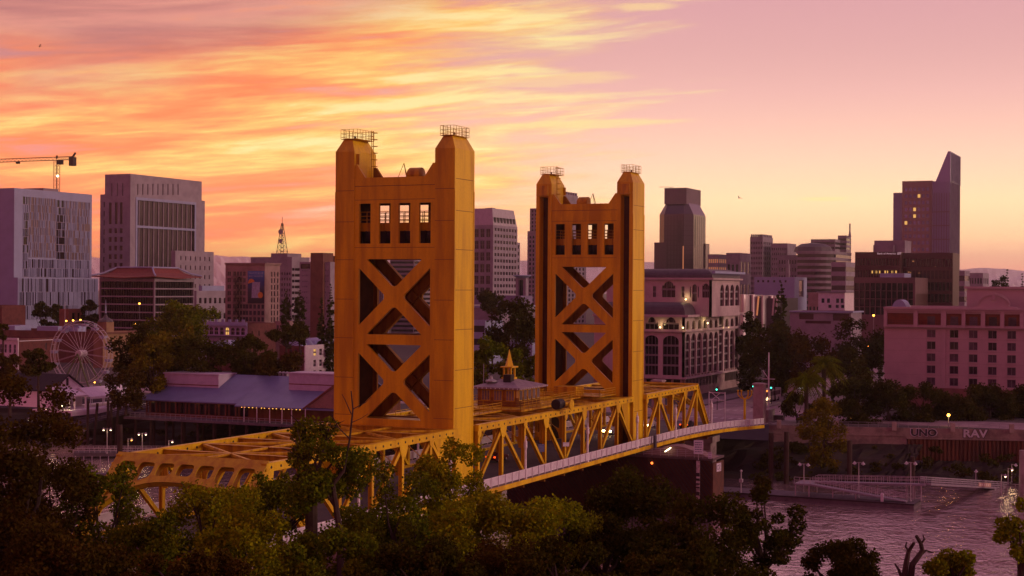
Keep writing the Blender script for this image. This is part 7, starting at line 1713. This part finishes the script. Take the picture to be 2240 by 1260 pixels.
# ---- vehicles
TYRE = BLACK; HEAD = mat('headlight', (1,.9,.7), .3, 0, 0, emit='FFD080', es=40.); TAIL = mat('tail_light', (1,.1,.03), .3, 0, 0, emit='FF4A18', es=3.)
def car(label, loc, rz, paint, lights=True, group='cars on the bridge', tall=1.5):
    t = thing('car', label, 'car', loc, rz, group); w = .88
    prof = [(-2.15,.32),(2.2,.32),(2.28,.62),(2.1,.85),(1.05,1.0),(.45,tall-.03),(-1.0,tall),(-1.75,1.08),(-2.2,.98),(-2.28,.6)]
    k = MB(); n_ = len(prof); inn = lambda p: w*(.80 if p[1] > 1.1 else .97)
    k.add([(x,-inn((x,z)),z) for x,z in prof]+[(x,inn((x,z)),z) for x,z in prof], [(i,(i+1)%n_,n_+(i+1)%n_,n_+i) for i in range(n_)]+[tuple(range(n_-1,-1,-1)),tuple(range(n_,2*n_))]); k.build('body', paint, t, world=False, recalc=True)
    k = MB(); k.add([(1.0,-.66,1.04),(1.0,.66,1.04),(.52,.62,tall-.1),(.52,-.62,tall-.1)], [(0,1,2,3)]); k.build('windscreen', DKGL, t, world=False)
    for sg in (1,-1): k = MB(); y = sg*(.80*w+.03+.05); k.add([(.9,y+.02*sg,1.06),(.4,y-.06*sg,tall-.1),(-.95,y-.06*sg,tall-.08),(-1.55,y+.02*sg,1.1)], [(0,1,2,3)]); k.build('side_window', DKGL, t, world=False)
    for x in (1.38,-1.38):
        for sg in (1,-1): k = MB(); k.lathe([(.33,-.1),(.34,0),(.33,.1)],(x,sg*.80,.34),14,1); wh = k.build('wheel', TYRE, t, world=False); k = MB(); k.lathe([(.2,-.11),(.2,.11)],(x,sg*.815,.34),10,1); k.build('rim', STEEL, wh, world=False)
    for sg in (1,-1):
        k = MB(); k.box(2.14,2.29,sg*.62-.22,sg*.62+.22,.58,.86); k.build('headlight', HEAD if lights else OFFG, t, world=False); k = MB(); k.box(-2.31,-2.2,sg*.68-.15,sg*.68+.15,.72,.92); k.build('tail_light', TAIL, t, world=False)
    if lights:
        c, s__ = math.cos(rz), math.sin(rz); glow(Vector(loc)+Vector((c*3.2,s__*3.2,.7)), 40, (1,.72,.35), .2)
    return t
def paint(n_, c): return mat(n_, c, .3, .3, .05, 1.)
x = 83; car('silver car with bright headlights under the farther tower', (x,.9,deckz(x)-.08), R(180), paint('silver_paint',(.35,.33,.36)))
x = 103; car('white car with headlights on, just past the farther tower', (x,.9,deckz(x)-.08), R(180), paint('white_car_paint',(.7,.68,.7)))
x = 108; car('dark car leaving over the far span', (x,-5.3,deckz(x)-.08), 0, paint('dark_car_paint',(.03,.025,.03)), False)
x = 14; q = at(1087,1001,2,4.5); car('dark red car with glowing tail lights behind the treetops', (q.x,q.y,deckz(q.x)-.08), 0, paint('dark_red_paint',(.12,.02,.02)), False)
car('dark car crossing behind the concrete pylon', (158,14,2.02), R(90), paint('black_car_paint',(.02,.02,.025)), False, 'cars by the landing')
bx, by = 203, 3.4; t = thing('bus', 'white bus with an orange destination display coming down the avenue', 'bus', (bx,by,2.02), R(180)); k = MB(); k.add([(-5.6,-1.25,.4),(5.6,-1.25,.4),(5.6,1.25,.4),(-5.6,1.25,.4),(-5.6,-1.22,3.1),(5.35,-1.22,3.1),(5.35,1.22,3.1),(-5.6,1.22,3.1)], MB.HEX); k.build('body', paint('bus_white',(.6,.58,.6)), t, world=False)
k = MB(); k.add([(5.58,-1.1,1.25),(5.58,1.1,1.25),(5.44,1.08,2.5),(5.44,-1.08,2.5)],[(0,1,2,3)]); k.build('windscreen', DKGL, t, world=False); k = MB(); k.box(5.38,5.46,-.85,.85,2.62,2.95); k.build('destination_display', mat('amber_display', (1,.5,.1), .4, 0, 0, emit='FF9A38', es=2.), t, world=False)
for sg in (1,-1):
    k = MB(); k.box(5.55,5.66,sg*.95-.2,sg*.95+.2,.75,1.05); k.build('headlight', HEAD, t, world=False)
    for x in (3.6,-3.2): k = MB(); k.lathe([(.48,-.14),(.48,.14)],(x,sg*1.12,.48),14,1); k.build('wheel', BLACK, t, world=False)
    for i in range(6): k = MB(); k.box(-4.9+i*1.6,-3.5+i*1.6,sg*1.24-.02,sg*1.24+.02,1.5,2.6); k.build('side_window', DKGL, t, world=False)
glow(Vector((bx-7,by,2.9)), 60, (1,.72,.35), .2)
t = thing('truck', 'box truck behind the bus with a lit white panel on its side', 'truck', (216,.2,2.02), R(180)); k = MB(); k.box(-4,2.6,-1.2,1.2,.8,3.6); k.build('cargo_box', paint('truck_white',(.6,.58,.6)), t, world=False); k = MB(); k.frus((2.7,4.7,-1.1,1.1),(2.7,4.3,-1.05,1.05),.5,2.7); k.build('cab', MATS['truck_white'], t, world=False); k = MB(); k.box(-3.6,2.2,1.21,1.26,2.4,3.3); k.build('lit_panel', mat('panel_glow', (1,1,1), .4, 0, 0, emit='F0E8F0', es=.9), t, world=False)
for x in (3.6,-2.6):
    for sg in (1,-1): k = MB(); k.lathe([(.48,-.14),(.48,.14)],(x,sg*1.05,.48),14,1); k.build('wheel', BLACK, t, world=False)
# ---- a walker on the near walkway
def person(label, loc, rz):
    """one continuous figure in mid-stride grown along a skeleton; clothes are colour zones of the same skin"""
    J = [(0,0,.95),(0,0,1.2),(0,0,1.42),(.01,0,1.52),(.02,0,1.66),(.02,0,1.72),(0,.19,1.40),(.10,.22,1.13),(.28,.18,.98),(.34,.17,.92),(0,-.19,1.40),(-.14,-.22,1.14),(-.12,-.2,.90),(-.10,-.2,.83),(.02,.10,.90),(.18,.11,.50),(.16,.11,.09),(.30,.11,.04),(-.02,-.10,.90),(-.08,-.11,.50),(-.30,-.11,.14),(-.20,-.11,.03)]
    Rr = [.15,.14,.15,.06,.10,.085,.065,.048,.036,.04,.065,.048,.036,.04,.095,.065,.045,.04,.095,.065,.045,.04]
    E_ = [(0,1),(1,2),(2,3),(3,4),(4,5),(2,6),(6,7),(7,8),(8,9),(2,10),(10,11),(11,12),(12,13),(0,14),(14,15),(15,16),(16,17),(0,18),(18,19),(19,20),(20,21)]
    me = bpy.data.meshes.new('person'); me.from_pydata(J, E_, []); o = bpy.data.objects.new('person', me); COL.objects.link(o)
    sk = o.modifiers.new('skin','SKIN'); o.modifiers.new('sub','SUBSURF').levels = 1
    for i, v in enumerate(me.skin_vertices[0].data): v.radius = (Rr[i],Rr[i]*(.8 if i < 3 else 1)); v.use_root = i == 0
    me2 = bpy.data.meshes.new_from_object(o.evaluated_get(bpy.context.evaluated_depsgraph_get())); bpy.data.objects.remove(o)
    me2.materials.clear()
    for m_ in (mat('skin', (.35,.20,.14), .6, 0, 0), mat('white_shirt', (.62,.60,.62), .8, 0, .1, 3.), mat('dark_trousers', (.03,.03,.04), .8, 0, 0)): me2.materials.append(m_)
    for p in me2.polygons: z = p.center.z; hand = abs(p.center.y) > .14 and z < 1.0 and z > .7; p.material_index = 0 if (z > 1.5 or hand) else (1 if z > .97 else 2)
    t = thing('person', label, 'person', loc, rz); o = bpy.data.objects.new('body', me2); COL.objects.link(o); o.parent = t
    k = MB(); k.ball((.0,0,1.735),.115,10,.9); k.build('hair', mat('dark_hair', (.02,.015,.012), .7, 0, 0), t, world=False, smooth=True); return t
x = 105.5; person('person in a white top and dark trousers walking on the near walkway', (x,-10.6,deckz(x)+.0), R(180))
# ---- tower crane, flag pole, birds
Xc = 520; m0, m1 = at(124,420,0,Xc), at(124,350,0,Xc); t = thing('tower_crane', 'tower crane with a long lattice jib above the pale glass tower', 'crane', (m0.x,m0.y,m0.z-30))
CRM = mat('crane_paint', (.30,.14,.10), .6, 0, .2)
def truss(mb, a, c, w, n, up):
    a, c = Vector(a), Vector(c); d = (c-a).normalized(); s_ = d.cross(Vector(up)).normalized()*w/2; u_ = s_.cross(d).normalized()*w/2
    cs_ = [s_+u_,-s_+u_,-s_-u_,s_-u_]
    for q in cs_: mb.bar(a+q,c+q,.22,.22,up)
    for i in range(n):
        p, r_ = a.lerp(c,i/n), a.lerp(c,(i+1)/n)
        for j in range(4): mb.bar(p+cs_[j],r_+cs_[(j+1)%4],.12,.12,up)
k = MB(); truss(k,(m0.x,m0.y,m0.z-30),(m0.x,m0.y,m1.z),2.4,22,(1,0,0)); k.build('mast', CRM, t)
jd = (at(0,354,0,Xc)-at(124,354,0,Xc)).normalized(); jl = (at(-120,352,0,Xc)-at(124,352,0,Xc)).length; jc = (at(163,352,0,Xc)-at(124,352,0,Xc)).length; jb = Vector((m0.x,m0.y,m1.z+.8)); kx = Vector((jd.x,jd.y,0)).normalized()
k = MB(); truss(k,jb,jb+kx*jl,1.8,30,(0,0,1)); k.build('jib', CRM, t); k = MB(); truss(k,jb,jb-kx*jc,1.8,8,(0,0,1)); k.build('counter_jib', CRM, t)
k = MB(); e = jb-kx*(jc-1.5); k.bar(e+Vector((0,0,.5)),e-Vector((0,0,4.5)),3,3); k.bar(e+Vector((0,0,.5)),e-kx*2+Vector((0,0,3)),1.2,.6); k.build('counterweight', DARK, t)
k = MB(); k.box(jb.x-1.5,jb.x+1.5,jb.y-3.6,jb.y-1.2,jb.z-3.4,jb.z-.9); k.bar(jb,jb+Vector((0,0,1.8)),.8,.8); k.build('cab', DARK, t)
k = MB(); p = jb+kx*jl*.34; k.box(p.x-.9,p.x+.9,p.y-.9,p.y+.9,p.z-2.2,p.z-1.0); k.build('trolley', DARK, t); k = MB(); q = at(126,385,0,Xc-2); k.ball(q,.7,8); k.build('work_light', LIT, t)
q = at(142,712,0,325); t = thing('flag_pole', 'thin bare flag pole before the pale glass tower', 'pole', (q.x,q.y,2)); k = MB(); k.tube([(q.x,q.y,2),(q.x,q.y,at(142,660,0,325).z)],[.16,.08],6); k.build('shaft', WHITE, t)
def bird(label, px, py, dist, rz, s_=1.):
    c = dp(px,py,dist); k = MB(); k.lathe([(.02,-.45),(.10,-.2),(.13,.05),(.08,.3),(.02,.42)],(0,0,0),8,0)
    for sg in (1,-1): k.add([(.15,sg*.1,.03),(-.15,sg*.1,.03),(-.22,sg*.55,.28),(.08,sg*.6,.30),(-.35,sg*1.1,.18)], [(0,1,2,3),(3,2,4)])
    k.add([(-.4,-.03,0),(-.4,.03,0),(-.7,.12,.02),(-.7,-.12,.02)], [(0,1,2,3)]); o = k.build('bird', mat('bird_dark', (.05,.04,.04), .8, 0, 0), world=False); o.location = c; o.rotation_euler = (R(25),0,rz); o.scale = (s_,)*3; tag(o, label, 'bird')
bird('small dark bird flying high in the clouds at the upper left', 87,101,260,R(150),.5); bird('tiny bird gliding in the clear sky right of the skyscraper', 1617,433,300,R(60),.7)
# ================================================================== AIR
hz = MB(); hz.box(-900, 11800, -9500, 12500, -10.5, 290)
hm = bpy.data.materials.new('haze'); hm.use_nodes = True; n = NT(hm.node_tree); pv = n.new('ShaderNodeVolumePrincipled'); o_ = n.new('ShaderNodeOutputMaterial'); n.t.links.new(pv.outputs[0], o_.inputs['Volume'])
pv.inputs['Color'].default_value = (1,.96,.97,1); pv.inputs['Density'].default_value = 8e-5; pv.inputs['Anisotropy'].default_value = .86
struct('haze', hz, hm, 'stuff')
